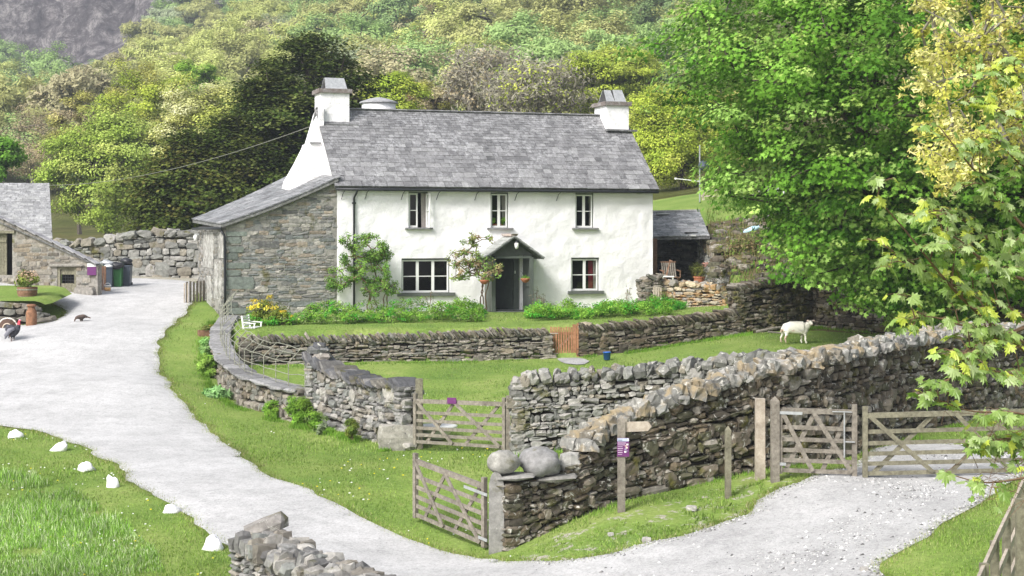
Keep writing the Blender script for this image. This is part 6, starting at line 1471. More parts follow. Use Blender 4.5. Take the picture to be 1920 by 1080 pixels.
# ---------------------------------------------------------------- shed and barn on the left
sA = P(-160, 520, 62.6); sB = P(183, 556, 59.9); dv = sB - sA; dv[2] = 0; Ls_ = np.linalg.norm(dv); su = dv / Ls_; sn = np.array((su[1], -su[0], 0)); z00 = 0.0
def sp(px, py):
    k = (px - 960) / F; a = (k * sA[1] - sA[0]) / (su[0] - k * su[1]); Y = sA[1] + su[1] * a; return a, ZZ(py, Y)
root = empty('stone_shed', (sA[0] + sB[0]) / 2 * V3(1, 0, 0) + V3(0, (sA[1] + sB[1]) / 2, .6)); tag(root, 'low stone shed with a steep slate verge, an open plank door and a hutch door', 'shed'); rb = np.array(root.location)
O2 = V3(sA[0], sA[1], 0); pl = [sp(-160, 560), sp(-160, 345), sp(0, 410), sp(90, 452), sp(178, 494), sp(183, 497), sp(183, 565)]; pl = [(a, z) for a, z in pl]; pl[0] = (pl[0][0], .2); pl[-1] = (pl[-1][0], .2)
H1 = sp(-12, 437) + sp(23, 516); H2 = sp(107, 500) + sp(143, 548); hol = [(H1[0], H1[2], H1[3], H1[1]), (H2[0], H2[2], H2[3], H2[1])]
mb = MB(); facade(mb, O2, su, sn, pl, hol, pal='warm', seed=61, ln=(.15, .6), row=(.08, .2), big=.1); pw = lambda a, z, o=0: O2 + su * a + sn * o + V3(0, 0, z)
# backing wall around the openings
a0, z0h, a1, z1h = H1[0], H1[3], H1[2], H1[1]; c0, d0, c1, d1 = H2[0], H2[3], H2[2], H2[1]; zt_ = lambda a: np.interp(a, [q[0] for q in pl[1:6]], [q[1] for q in pl[1:6]])
for (x0, x1, zb_, top) in ((pl[0][0], a0, .1, None), (a0, a1, z1h, None), (a1, c0, .1, None), (c0, c1, d1, None), (c1, pl[-1][0], .1, None), (c0, c1, .1, d0), (a0, a1, .1, z0h)):
    q = [pw(x0, zb_), pw(x1, zb_), pw(x1, top if top else zt_(x1)), pw(x0, top if top else zt_(x0))]; mb.prism(q, -sn * .28, (.3, .28, .25))
mb.prism([pw(pl[-1][0] - .45, .1, -.3), pw(pl[-1][0] - .1, .1, -.3), pw(pl[-1][0] - .1, pl[-2][1] - .1, -.3), pw(pl[-1][0] - .45, pl[-2][1] - .1, -.3)], -sn * .02, (.3, .28, .25))
addpart(root, mb, 'wall', M['stone_far'], rb)
mb = MB(); 
for off in (0,):
    q = [pw(a, zt_(a) + .02) for a in (pl[1][0], sp(0, 0)[0], sp(90, 0)[0], pl[4][0] + .1)]
    for i in range(3):
        d_ = q[i + 1] - q[i]; nseg = 9
        for j in range(nseg):
            p0 = q[i] + d_ * j / nseg; p1 = q[i] + d_ * (j + 1) / nseg; up_ = V3(0, 0, .03 * ((j % 2) + 1))
            for r in range(1): mb.prism([p0 + up_ + sn * .12, p1 + up_ * .3 + sn * .12, p1 + up_ * .3 + sn * .12 + V3(0, 0, .03), p0 + up_ + sn * .12 + V3(0, 0, .03)], -sn * .34, np.array((.3, .29, .3)) * RNG.uniform(.7, 1.2)) if r == 0 else mb.prism([p0 + up_ - sn * (.5 + .6 * (r - 1)), p1 + up_ * .3 - sn * (.5 + .6 * (r - 1)), p1 + up_ * .3 - sn * (.5 + .6 * (r - 1)) + V3(0, 0, .03), p0 + up_ - sn * (.5 + .6 * (r - 1)) + V3(0, 0, .03)], -sn * .59, np.array((.33, .32, .33)) * RNG.uniform(.7, 1.2))
    mb.bar(q[0] + V3(0, 0, -.02) + sn * .1, q[3] + V3(0, 0, -.02) + sn * .1, .06, .03, tint=(.1, .1, .1))
addpart(root, mb, 'roof', M['slate'], rb)
mb = MB(); mb.prism([pw(a0, z0h), pw(a1, z0h), pw(a1, z1h), pw(a0, z1h)], -sn * .01); mb.V = [v - sn * .44 for v in mb.V]; addpart(root, mb, 'room', M['interior'], rb); mb = MB(); mb.prism([pw(c0, d0, -.3), pw(c1, d0, -.3), pw(c1, d1, -.3), pw(c0, d1, -.3)], -sn * .02); addpart(root, mb, 'room', M['interior'], rb)
mb = MB(); m_ = a0 + (a1 - a0) * .62
for i in range(4): mb.box(pw(a0 + (m_ - a0) * (i + .5) / 4, (z0h + z1h) / 2, -.12), ((m_ - a0) / 4 - .01, .04, z1h - z0h), A=np.array((su, sn, (0, 0, 1.0))))
dd_ = addpart(root, mb, 'door', M['oak_green'], rb); mb = MB(); mb.box(pw((a0 + a1) / 2, z1h + .04, .03), (a1 - a0 + .3, .12, .1), A=np.array((su, sn, (0, 0, 1.0)))); mb.box(pw(a0 + (m_ - a0) * .5, z1h - .3, -.08), (m_ - a0, .03, .1), A=np.array((su, sn, (0, 0, 1.0)))); addpart(root, mb, 'lintel', M['oak_green'], rb)
mb = MB(); wv = np.array((su, sn, (0, 0, 1.0))); w_ = c1 - c0; cm_ = (c0 + c1) / 2
for (x0, x1, y0, y1) in ((c0, c0 + .12, d0, d1), (c1 - .1, c1, d0, d1), (c0 + .12, c1 - .1, d1 - .1, d1)): mb.box(pw((x0 + x1) / 2, (y0 + y1) / 2, -.06), (x1 - x0, .08, y1 - y0), A=wv)
for i in range(4):
    x = c0 + .12 + (w_ - .22) * (i + .5) / 4
    for (y0, y1) in ((d0, d0 + .33), (d0 + .66, d1 - .1)): mb.box(pw(x, (y0 + y1) / 2, -.09), ((w_ - .22) / 4 - .008, .03, y1 - y0), A=wv)
h_ = addpart(root, mb, 'hutch_door', M['oak_green'], rb); h_['label'] = 'low hutch door with a barred opening'
mb = MB()
for i in range(5): x = c0 + .2 + (w_ - .38) * i / 4; mb.tube([pw(x, d0 + .32, -.08), pw(x, d0 + .68, -.08)], .01, 5)
for z in (.44, .56): mb.tube([pw(c0 + .13, d0 + z, -.08), pw(c1 - .1, d0 + z, -.08)], .009, 5)
g_ = addpart(root, mb, 'grille', M['black'], rb); g_.parent = h_; g_.location = (0, 0, 0)
for nm_, c_, s_ in (('lintel_stone', pw(cm_, d1 + .06, .02), (w_ + .7, .2, .1)), ('base_stone', pw(c1 + .42, d0 + .02, .04), (.85, .3, .36))): mb = MB(); stones(mb, np.array([c_]), np.array([s_]), np.array([su]), np.array([sn]), np.array([[0, 0, 1.]]), np.array([[.3, .28, .25]]), .88, .04); addpart(root, mb, nm_, M['stone'], rb)
# barn roof beyond
b0 = V3(PX(-60, 77), 77, 1.2); root = empty('barn', b0); tag(root, 'stone barn with a long pale slate roof behind the shed on the left', 'barn'); mb = MB()
x0 = PX(-160, 75); x1 = PX(99, 75); eZ = ZZ(449, 75); rZ = ZZ(346, 78.2)
def pf(s):
    d = V3(-1.07, 3.2, rZ - eZ); L_ = np.linalg.norm(d); d /= L_; n = V3(0, -d[2], d[1]); n = np.cross(V3(1, 0, 0), d); n /= np.linalg.norm(n); return d * s, d, n
Lf = math.sqrt(3.2 ** 2 + 1.07 ** 2 + (rZ - eZ) ** 2); slates(mb, V3(x0, 75, eZ), V3(1, 0, 0), pf, x1 - x0, rows_for(Lf, .2, .12), (.25, .4), pal=((.2, .2, .205), (.24, .24, .245), (.28, .28, .28)), seed=31)
mb.prism([(x1 - .02, 75, eZ - .04), (x1 - 1.09, 78.2, rZ - .04), (x1 - 2.16, 81.4, eZ - .04)], (x0 - x1, 0, 0), (.2, .2, .2)); addpart(root, mb, 'roof', M['slate'], b0)
mb = MB(); mb.box(V3((x0 + x1) / 2 - 1.2, 78.2, eZ / 2 + .3), (x1 - x0 - 2.4, 6.0, eZ - .7)); addpart(root, mb, 'wall', M['stone_far'], b0)
# ---------------------------------------------------------------- planters, churn, bench
def leafy(mb, rng, c, r, n, size, cols, kind='rh', flat=1.0, k=14): clusters_leaves(mb, rng, shell(rng, k, c, np.array((r, r, r * flat)) * .75, .3, .2), r * .42, n, size, kind, np.asarray(c) - (0, 0, r * .3), cols, flat=.8, outw=.6, up=.4)
g = P(51, 562, 55.8); g[2] = terrz(g[0], g[1]) + .02 if False else ZZ(562, 55.8); root = empty('barrel_planter', g); tag(root, 'half barrel planter on the low wall holding a flowering shrub', 'planter'); mb = MB()
mb.lathe([(.27, 0), (.34, .25), (.35, .45), (.31, .45), (.29, .3), (0, .38)], n=20); mb.build('barrel', M['barrel'], root, False)
for z, r in ((.08, .3), (.34, .352)): mb = MB(); mb.lathe([(r, z), (r + .006, z), (r + .008, z + .04), (r + .002, z + .04)], n=20); mb.build('hoop', M['iron'], root)
g2 = g + (0, 0, .42); root = empty('flowering_shrub', g2); tag(root, 'rounded shrub with pale pink flowers growing in the half barrel', 'shrub'); mb = MB(); rg = np.random.default_rng(3); leafy(mb, rg, (0, 0, .3), .44, 60, .09, [(.16, .22, .05), (.22, .27, .06)], flat=.8, k=22); leafy(mb, rg, (0, -.03, .38), .44, 26, .07, [(.62, .42, .3), (.7, .52, .36)], flat=.75, k=22); mb.build('foliage', M['leaf'], root); mb = MB()
for i in range(7): mb.tube([(0, 0, -.05), (RNG.normal(0, .1), RNG.normal(0, .1), .15), (RNG.normal(0, .22), RNG.normal(0, .2), .4)], .01, 4)
mb.build('stem', M['bark'], root)
g = P(59, 613, 53.8); root = empty('milk_churn', g); tag(root, 'rusty brown milk churn standing against the low retaining wall', 'milk churn'); mb = MB(); mb.lathe([(.18, 0), (.185, .03), (.18, .06), (.18, .48), (.15, .56), (.115, .62), (.115, .68)], n=18); mb.build('body', M['rust'], root, True)
mb = MB(); mb.lathe([(.14, .68), (.16, .7), (.16, .74), (.1, .77), (0, .77)], n=18); mb.build('lid', M['rust'], root, True)
g = P(391, 632, 51.6); root = empty('trough_planter', g, rad(20)); tag(root, 'low wooden trough planter with small plants on the verge by the railing', 'planter'); mb = MB()
mb.box(V3(0, -.14, .11), (.66, .03, .24)); mb.box(V3(0, .14, .11), (.66, .03, .24)); mb.box(V3(-.32, 0, .11), (.03, .25, .235)); mb.box(V3(.32, 0, .11), (.03, .25, .235)); mb.box(V3(0, 0, .15), (.6, .24, .05)); mb.build('box', M['barrel'], root)
mb = MB(); leafy(mb, rg, (0, 0, .26), .3, 40, .07, [(.14, .2, .05), (.2, .22, .07), (.3, .26, .06)], flat=.5); mb.build('plants', M['leaf'], root)
# white bench
g = P(474, 632, 50.2); root = empty('garden_bench', g, rad(84)); root.scale = (.72, .72, .72); tag(root, 'white slatted garden bench seen side on behind the garden wall', 'bench'); 
for sx in (-1, 1):
    for sy, h in ((-.22, .44), (.22, .95)):
        mb = MB(); mb.bar(V3(sx * .55, sy, 0), V3(sx * .55, sy + (.12 if h > .5 else 0), h), .06, .06); mb.build('leg', M['white_paint'], root)
    mb = MB(); mb.bar(V3(sx * .55, -.28, .62), V3(sx * .55, .3, .66), .07, .035); mb.bar(V3(sx * .55, -.22, .4), V3(sx * .55, -.22, .62), .05, .05); mb.build('armrest', M['white_paint'], root)
mb = MB()
for i in range(5): mb.box(V3(0, -.2 + i * .1, .43), (1.2, .08, .025))
mb.build('seat', M['white_paint'], root); mb = MB()
for i in range(4): mb.box(V3(0, .23 + .028 * i, .55 + i * .11), (1.1, .02, .08))
mb.build('backrest', M['white_paint'], root)
# lamp on the outshut corner and boards beside it
g = HP(-LW - .12, LD * .97, 2.72); root = empty('wall_lamp', g); tag(root, 'small white lamp under the eave at the far corner of the outshut', 'lamp'); mb = MB(); mb.lathe([(0, -.16), (.07, -.14), (.09, 0), (.07, .06)], n=10); mb.build('globe', M['white_paint'], root, True); mb = MB(); mb.box(V3(.05, 0, .09), (.18, .1, .06)); mb.build('bracket', M['galv'], root)
g = G(362, 570); g = P(363, 572, 58.2); root = empty('board_gate', g); tag(root, 'grey vertical board gate standing against the side of the outshut', 'gate')
for i in range(6): mb = MB(); mb.box(V3(-.24 + i * .095, i * .14, .42 + .02 * (i % 2)), (.09, .03, .86), rz=rad(50)); mb.build('board', M['oak'], root)
for sx in (-.32, -.2): mb = MB(); mb.box(V3(sx, -.06, .4), (.035, .05, .8)); mb.build('post', M['oak_new'], root)
# cable
A_, B_ = P(580, 238, 58), P(-40, 333, 105); q = [A_ + (B_ - A_) * t - V3(0, 0, 1.3 * 4 * t * (1 - t) * .9) for t in np.linspace(0, 1, 24)]; mb = MB(); mb.tube(q, .013, 4); o = mb.build('overhead_cable', M['iron'], origin=A_); tag(o, 'thin overhead cable sagging from the left chimney across the trees', 'cable')
# ---------------------------------------------------------------- yard, slate shed, chairs
g = P(1280, 528, 61.5); root = empty('lean_to_shed', g); tag(root, 'small open fronted stone shed with a patched slate roof right of the cottage', 'shed'); e0 = V3(PX(1222, 61.4), 61.4, ZZ(446, 61.4)); e1 = V3(PX(1331, 60.8), 60.8, ZZ(444, 60.8)); ua = (e1 - e0); Lx = np.linalg.norm(ua); ua /= Lx; up_ = V3(0, 3.3, ZZ(400, 64.6) - e0[2]); 
def ps(s):
    d = up_ / np.linalg.norm(up_); n = np.cross(ua, d); n *= np.sign(n[2]); return d * s, d, n
mb = MB(); Lr = np.linalg.norm(up_); slates(mb, e0, ua, ps, Lx, rows_for(Lr, .26, .18), (.24, .36), pal=((.15, .16, .165), (.2, .205, .21), (.25, .25, .255), (.12, .125, .13)), seed=41)
q = [e0, e0 + ua * Lx, e0 + ua * Lx + up_, e0 + up_]; mb.prism(q, V3(0, 0, -.08), (.07, .07, .07)); mb.box(e0 + ua * .7 + up_ * .86 + V3(0, -.02, .1), (.5, .3, .05), tint=(.4, .42, .4)); mb.box(e0 + ua * 1.55 + up_ * .1 + V3(0, -.02, .09), (.5, .2, .03), tint=(.04, .04, .04)); mb.box(e0 + ua * 1.6 + up_ * .0 + V3(0, -.0, .06), (.2, .2, .05), tint=(.6, .6, .58))
mb.bar(e0 + up_ + V3(0, 0, .08), e0 + up_ + ua * Lx + V3(0, 0, .08), .16, .06, tint=(.28, .28, .28)); addpart(root, mb, 'roof', M['slate'], g)
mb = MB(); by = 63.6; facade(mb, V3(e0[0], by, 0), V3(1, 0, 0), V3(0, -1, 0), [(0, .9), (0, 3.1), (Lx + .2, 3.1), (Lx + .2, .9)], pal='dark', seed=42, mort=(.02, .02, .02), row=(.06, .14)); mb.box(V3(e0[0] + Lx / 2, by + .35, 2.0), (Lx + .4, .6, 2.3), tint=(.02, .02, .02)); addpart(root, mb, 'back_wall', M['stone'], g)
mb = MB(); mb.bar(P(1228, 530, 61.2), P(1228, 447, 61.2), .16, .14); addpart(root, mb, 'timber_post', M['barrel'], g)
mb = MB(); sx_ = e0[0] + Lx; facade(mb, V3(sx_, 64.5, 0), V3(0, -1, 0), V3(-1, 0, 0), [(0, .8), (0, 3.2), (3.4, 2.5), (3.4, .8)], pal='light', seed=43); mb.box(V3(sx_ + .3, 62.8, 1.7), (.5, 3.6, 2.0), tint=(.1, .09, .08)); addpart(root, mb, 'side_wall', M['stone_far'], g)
def deckchair(label, g, rz):
    root = empty('deck_chair', g, rz); tag(root, label, 'chair', 'folded slatted chairs in the yard')
    for i in range(7): mb = MB(); mb.bar(V3(-.24 + i * .08, 0, .32), V3(-.24 + i * .08, .22, .86), .05, .015, up=(0, -1, 0)); mb.build('slat', M['oak'], root)
    mb = MB(); mb.bar(V3(-.3, 0, .3), V3(.3, 0, .3), .04, .04); mb.bar(V3(-.3, .22, .88), V3(.3, .22, .88), .04, .04); mb.build('back_frame', M['barrel'], root)
    mb = MB()
    for i in range(5): mb.box(V3(0, -.42 + i * .09, .32), (.56, .06, .015))
    mb.build('seat', M['barrel'], root)
    for sx in (-1, 1):
        mb = MB(); mb.bar(V3(sx * .3, -.4, .32), V3(sx * .3, .15, 0), .04, .03); mb.build('leg', M['barrel'], root); mb = MB(); mb.bar(V3(sx * .3, .1, .34), V3(sx * .3, -.4, 0), .04, .03); mb.build('leg', M['barrel'], root); mb = MB(); mb.bar(V3(sx * .32, -.4, .55), V3(sx * .32, .12, .58), .06, .03); mb.bar(V3(sx * .32, -.38, .32), V3(sx * .32, -.38, .55), .03, .03); mb.build('armrest', M['barrel'], root)
deckchair('brown slatted garden chair with its striped back to the dark shed wall', V3(PX(1255, 59.6), 59.6, .9), rad(8)); 
g = V3(PX(1252, 58.9), 58.9, .9); root = empty('garden_table', g); tag(root, 'low white table in front of the slatted chair in the yard', 'table'); mb = MB(); mb.box(V3(0, 0, .36), (.45, .3, .04)); mb.build('tabletop', M['white_paint'], root)
for sx in (-1, 1):
    for sy in (-1, 1): mb = MB(); mb.box(V3(sx * .18, sy * .12, .17), (.03, .03, .34)); mb.build('leg', M['white_paint'], root)
g = V3(PX(1235, 59.2), 59.2, .9); root = empty('wooden_lounger', g, rad(-30)); tag(root, 'tilted brown wooden frame leaning beside the slatted chair', 'chair frame'); mb = MB(); mb.bar(V3(.2, 0, 0), V3(.42, .1, .95), .08, .05); mb.bar(V3(.42, .05, .95), V3(.55, .05, .9), .08, .05); mb.build('upright', M['barrel'], root); mb = MB(); mb.bar(V3(-.1, 0, .46), V3(.4, 0, .38), .1, .04); mb.build('arm', M['oak'], root)
g = V3(PX(1311, 59.4), 59.4, .9); root = empty('plant_pot', g); tag(root, 'dark terracotta pot at the foot of the yard retaining wall', 'pot'); mb = MB(); mb.lathe([(.15, 0), (.21, .3), (.23, .3), (.23, .35), (.2, .35), (0, .3)], n=16); mb.build('pot', M['terracotta'], root)
root = empty('potted_shrub', g + V3(0, 0, .32)); tag(root, 'olive leafed shrub with a few pink heads growing in the yard pot', 'shrub'); mb = MB(); leafy(mb, rg, (0, 0, .25), .38, 50, .08, [(.14, .16, .04), (.2, .2, .05), (.1, .12, .03)], k=18, kind='needle'); leafy(mb, rg, (.2, -.1, .5), .14, 20, .08, [(.55, .32, .26)], k=4); mb.build('foliage', M['leaf'], root)
g = P(1231, 577, 57.0); root = empty('picket_gate', g); tag(root, 'narrow pale picket gate right of the stone pier', 'gate')
for i in range(4): mb = MB(); mb.box(V3(-.1 + i * .085, 0, .38), (.055, .02, .76 - .03 * i)); mb.build('pale', M['oak_new'], root)
mb = MB(); mb.box(V3(.02, .02, .2), (.34, .02, .05)); mb.box(V3(.02, .02, .6), (.34, .02, .05)); mb.build('rail', M['oak_new'], root)
# ---------------------------------------------------------------- on the knoll
g = P(1312, 381, 72); g[2] = backz(g[0], g[1]); root = empty('aerial_pole', g); tag(root, 'tall thin pole with a satellite dish and a stick aerial on the grassy knoll', 'aerial pole'); h = ZZ(272, 72) - g[2]; zd = ZZ(312, 72) - g[2]; za = ZZ(340, 72) - g[2]
mb = MB(); mb.tube([(0, 0, -.1), (0, 0, h)], .032, 6); mb.build('pole', M['galv'], root)
mb = MB(); D = [(0, .0), (.1, .005), (.18, .03), (.25, .075)]; mb.lathe(D, n=18, ax=np.array(((1.0, 0, 0), (0, .3, .95), (.25, -.93, .3)))); mb.V[0] += V3(.14, -.12, zd); mb.build('dish', M['grey_plastic'], root, True); mb = MB(); mb.tube([(0, 0, zd), (.1, -.08, zd)], .03, 5); mb.tube([(.14, -.12, zd - .2), (.2, -.4, zd - .05)], .012, 4); mb.build('dish_arm', M['galv'], root)
mb = MB(); mb.tube([(0, 0, za), (-1.15, -.1, za + .12)], .022, 5); mb.box(V3(-1.1, -.1, za + .12), (.08, .08, .08)); mb.build('aerial', M['white_paint'], root)
g = P(1330, 382, 74); g[2] = backz(g[0], g[1]); root = empty('timber_frame', g); tag(root, 'short pale timber rail section on the knoll behind the pole', 'fence')
for x in (-.28, .28): mb = MB(); mb.box(V3(x, 0, .2), (.12, .1, .55)); mb.build('post', M['oak_new'], root)
for z in (.16, .38): mb = MB(); mb.box(V3(0, -.06, z), (.8, .03, .09)); mb.build('rail', M['oak_new'], root)
g = P(1466, 345, 66); root = empty('swing_frame', g); tag(root, 'white and green metal swing frame seen through the sycamore', 'swing'); s = F / 66; gz0 = float(backz(g[0], g[1])) - g[2]
mb = MB(); mb.tube([(.2, 0, gz0), (.0, .1, .72)], .06, 6); mb.tube([(-.3, 0, gz0), (-.05, .1, .72)], .045, 6); mb.tube([(.2, 2, gz0), (.0, 2.1, .72)], .04, 6); mb.build('leg', M['white_paint'], root); mb = MB(); mb.tube([(0, -.05, .72), (0, 2.2, .72)], .09, 7); mb.build('top_bar', M['green_plastic'], root)
g = P(1452, 360, 63); root = empty('wire_fence', g); tag(root, 'white wire fence climbing the bank behind the sycamore leaves', 'fence'); z_ = lambda px, Y: float(backz(PX(px, Y), Y)) - g[2]
ends = [P(1440, 333, 63) - g, P(1490, 326, 63.5) - g, P(1530, 317, 64) - g, P(1570, 310, 64.5) - g]
for e in ends: mb = MB(); mb.tube([e + V3(0, 0, .15), V3(e[0], e[1], float(backz(e[0] + g[0], e[1] + g[1])) - g[2])], .025, 5); mb.build('post', M['white_paint'], root)
mb = MB(); mb.tube(ends, .02, 4); mb.tube([e - V3(0, 0, .35) for e in ends], .015, 4); mb.build('wire', M['white_paint'], root)
g = P(1410, 382, 63); mb = MB(); mb.lathe([(math.sin(a), -math.cos(a)) for a in np.linspace(0, math.pi, 8)], n=12); V = mb.V[0]; V *= (.32, .3, .14); V[:, 2] += V[:, 0] * .35; V *= (1 + .2 * vnoise(V[:, 0] * 8, V[:, 1] * 8, 1, 3))[:, None]; o = mb.build('tarpaulin', M['pale_blue'], None, False); o.location = V3(g[0], g[1], backz(g[0], g[1]) + .12); tag(o, 'crumpled pale blue sheet lying on top of the bank', 'sheet')
for i, (x0, y0, x1, y1, Y, r) in enumerate(((1418, 622, 1475, 612, 51.6, .045), (1440, 622, 1490, 621, 51.4, .03), (1395, 375, 1440, 352, 61, .12), (1500, 352, 1560, 322, 60, .14))):
    mb = MB(); a, b = P(x0, y0, Y), P(x1, y1, Y + .2); mb.tube([a, (a + b) / 2 + RNG.normal(0, .05, 3), b], [r, r * .9, r * .5], 7); o = mb.build('fallen_branch', M['bark_grey'], origin=a); tag(o, ['long bare branch lying at the wall foot left of the sheep', 'thin stick on the grass just behind the sheep', 'grey log on top of the bank near the blue sheet', 'long grey log on the bank near the swing frame'][i], 'branch')
rgb = np.random.default_rng(91); k = 420; pxb = rgb.uniform(1335, 1560, k); Yb = rgb.uniform(55.5, 66, k); mb = MB(); Xb = PX(pxb, Yb); zb_ = backz(Xb, Yb); s_ = rgb.uniform(.12, .5, k)
an = rgb.uniform(0, 3.14, k); stones(mb, np.column_stack((Xb, Yb, zb_ + .02)), np.column_stack((s_, s_ * .8, s_ * .5)), np.column_stack((np.cos(an), np.sin(an), 0 * an)), np.column_stack((-np.sin(an), np.cos(an), 0 * an)), np.tile((0, 0, 1.0), (k, 1)), ptint(k, 'brown', rgb), .75, .1, rgb)
o = mb.build('bank_rubble', M['stone_moss']); tag(o, 'mossy tumbled stones on the bank above the yard walls', kind='stuff')
mb = MB(); k = 9000; pxb = rgb.uniform(1325, 1700, k); Yb = rgb.uniform(54.5, 70, k); Xb = PX(pxb, Yb); m_ = pip(Xb, Yb, BANK) & (vnoise(Xb, Yb, .9, 4) > -.3); Xb = Xb[m_]; Yb = Yb[m_]; blades(mb, rgb, Xb, Yb, backz(Xb, Yb), .2, .03, [(.16, .26, .05), (.24, .2, .09), (.12, .2, .03), (.3, .25, .12)], 1.0); o = mb.build('bank_grass', M['leaf']); tag(o, 'shaggy dry grass on the bank under the sycamore', kind='stuff')
# ---------------------------------------------------------------- garden plants
def shrub(name, label, px, pyb, Y, pyt, wpx, cols, n=60, leaf=.07, kind='rh', k=26, stems=True, zf=None, cat='shrub', flat=None, flowers=None, group=None, lean=0):
    s = F / Y; g = P(px, pyb, Y); h = (pyb - pyt) / s; r = wpx / 2 / s; root = empty(name, g); tag(root, label, cat, group); mb = MB(); rng = np.random.default_rng(int(px * 7 + pyb)); c = V3(0, 0, h * .52); rr = np.array((r, r * .8, h * .5))
    clusters_leaves(mb, rng, shell(rng, k, c, rr * .8, .4, .2, seed=int(px)), min(r, h) * (.5 if cat == 'bush' else .38), int(n * 1.5), leaf * .85, kind, c - (0, 0, h * .3), cols, flat=.8, outw=.6, up=.45)
    if flowers: clusters_leaves(mb, rng, shell(rng, k // 2, c + (0, 0, h * .12), rr * .95, .75, .2, seed=int(px)), min(r, h) * .26, n, leaf * .8, 'quad', c, flowers, outw=.6, up=.4)
    mb.build('foliage', M['leaf'], root)
    if stems:
        mb = MB()
        for i in range(5): mb.tube([(rng.normal(0, r * .15), rng.normal(0, r * .1), -.05), (rng.normal(0, r * .3), rng.normal(0, r * .2), h * .3), (rng.normal(0, r * .5), rng.normal(0, r * .3), h * .75)], .008, 4)
        mb.build('stem', M['twig'], root)
    return root
FRESH = [(.2, .38, .05), (.26, .45, .07), (.15, .3, .04)]; FEN = [(.09, .36, .04), (.13, .45, .06)]; SAGE = [(.26, .42, .15), (.3, .5, .2)]
shrub('azalea_bush', 'azalea bush covered in yellow flowers before the stone outshut', 503, 606, 51.4, 561, 68, [(.2, .25, .05)], 50, .07, flowers=[(.75, .58, .06), (.85, .68, .1)], k=30)
shrub('azalea_bush', 'smaller low patch of yellow flowers right of the yellow azalea', 532, 609, 51.0, 584, 30, [(.25, .3, .05)], 40, .06, flowers=[(.75, .55, .06)], k=14)
shrub('box_bush', 'rounded fresh green bush left of the porch behind the garden wall', 858, 600, 54.9, 562, 54, FRESH, 80, .06)
shrub('fennel_clump', 'feathery dark green clump right against the left side of the porch', 896, 597, 55.2, 570, 34, FEN, 90, .07, 'needle')
shrub('leafy_clump', 'pale grey green low clump in front of the feathery plant by the porch', 893, 606, 54.2, 588, 46, SAGE, 70, .06)
shrub('leafy_clump', 'low fresh green clump at the right foot of the porch', 1000, 604, 54.6, 582, 36, FRESH, 60, .06)
shrub('leafy_bush', 'broad rounded green bush below the right ground floor window', 1060, 600, 55.5, 560, 62, FRESH, 80, .065)
shrub('leafy_bush', 'green bush right of the window with the red curtain', 1133, 597, 55.8, 559, 44, FRESH, 70, .065)
shrub('leafy_bush', 'bright green bush near the right corner of the cottage wall', 1168, 596, 56, 560, 42, FRESH, 70, .065)
shrub('fennel_clump', 'bright green feathery mound before the orange lichen wall', 1268, 584, 55.2, 562, 56, FEN, 110, .07, 'needle')
shrub('tall_weeds', 'loose yellowish green stalks between the picket gate and the lichen wall', 1246, 580, 56.4, 535, 26, [(.2, .24, .06), (.25, .25, .09)], 30, .06, 'needle', k=18)
def strip(name, label, pts, Y0, Y1, h, cols, n, leaf, kind='rh', seed=1):
    rng = np.random.default_rng(seed); mb = MB(); k = n; px = rng.uniform(pts[0], pts[1], k); Y = rng.uniform(Y0, Y1, k) + (px - 960) / 300 * .75; X = PX(px, Y); z = gard(X, Y); hv = h * (.35 + 1.0 * np.clip(vnoise(X, Y, .8, seed) * .8 + .4, 0, 1))
    C = np.column_stack((X, Y, z + hv * rng.uniform(.35, 1, k))); clusters_leaves(mb, rng, C, .17, 26, leaf, kind, (X.mean(), Y.mean() + 1, -2), cols, flat=.6, outw=.4, up=.7, cvar=.18)
    o = mb.build(name, M['leaf']); tag(o, label, kind='stuff')
strip('border_plants', 'leafy low border plants along the foot of the cottage left of the porch', (466, 905), 51.9, 54.5, .5, FRESH + FEN[:1] + [(.24, .3, .12)], 1000, .065, seed=2)
strip('border_plants', 'leafy low border plants along the foot of the cottage right of the porch', (988, 1262), 51.9, 54.6, .5, FRESH + FEN[:1], 700, .065, seed=3)
# climbing rose, small tree by the porch
def stemtree(name, label, g, C, R, cols, n, leaf, starts, cat='shrub', bark='twig', rt=.008):
    root = empty(name, g); tag(root, label, cat); rng = np.random.default_rng(len(label)); mb = MB(); C = np.array(C) - g
    for st in starts:
        sub = C[rng.random(len(C)) < .6]; top = sub[np.argmin(np.linalg.norm(sub - (st + V3(0, 0, 1.0)), axis=1))]; grow(mb, rng, st, top * .6 + st * .4 + V3(0, 0, .2), sub, r_tip=rt, power=.42, step=.3, wig=.06, sides=4, rmax=.022)
    mb.build('stem', M[bark], root); mb = MB(); clusters_leaves(mb, rng, C, R, n, leaf, 'rh', (0, 1, .5), cols, flat=.9, outw=.4, up=.4, cvar=.2, lvar=.22); mb.build('foliage', M['leaf'], root); return root
rg = np.random.default_rng(33); C = []
for (cx, cy, rx, ry, k) in ((690, 465, 36, 26, 34), (660, 500, 30, 24, 20), (705, 505, 30, 34, 30), (640, 530, 22, 18, 10), (620, 520, 12, 20, 5), (735, 540, 16, 10, 9), (700, 545, 20, 12, 8), (722, 470, 14, 24, 7), (650, 455, 12, 14, 5)):
    for i in range(k): a = rg.uniform(0, 6.28); r = rg.random() ** .5; C.append(P(cx + rx * r * math.cos(a), cy + ry * r * math.sin(a), 55.2 + (cx - 630) / 600 * 3.4 * .35 + rg.uniform(-.3, .1)))
g = HP(1.15, -.3, .02); stemtree('climbing_rose', 'tall leafy climbing rose against the white wall over the drainpipe', g, C, .17, [(.12, .24, .045), (.18, .31, .06), (.24, .38, .09)], 75, .065, [V3(0, 0, -.05), V3(.15, 0, -.05), V3(-.15, .05, -.05), V3(.35, 0, -.05), V3(.55, .0, -.05)])
C = []
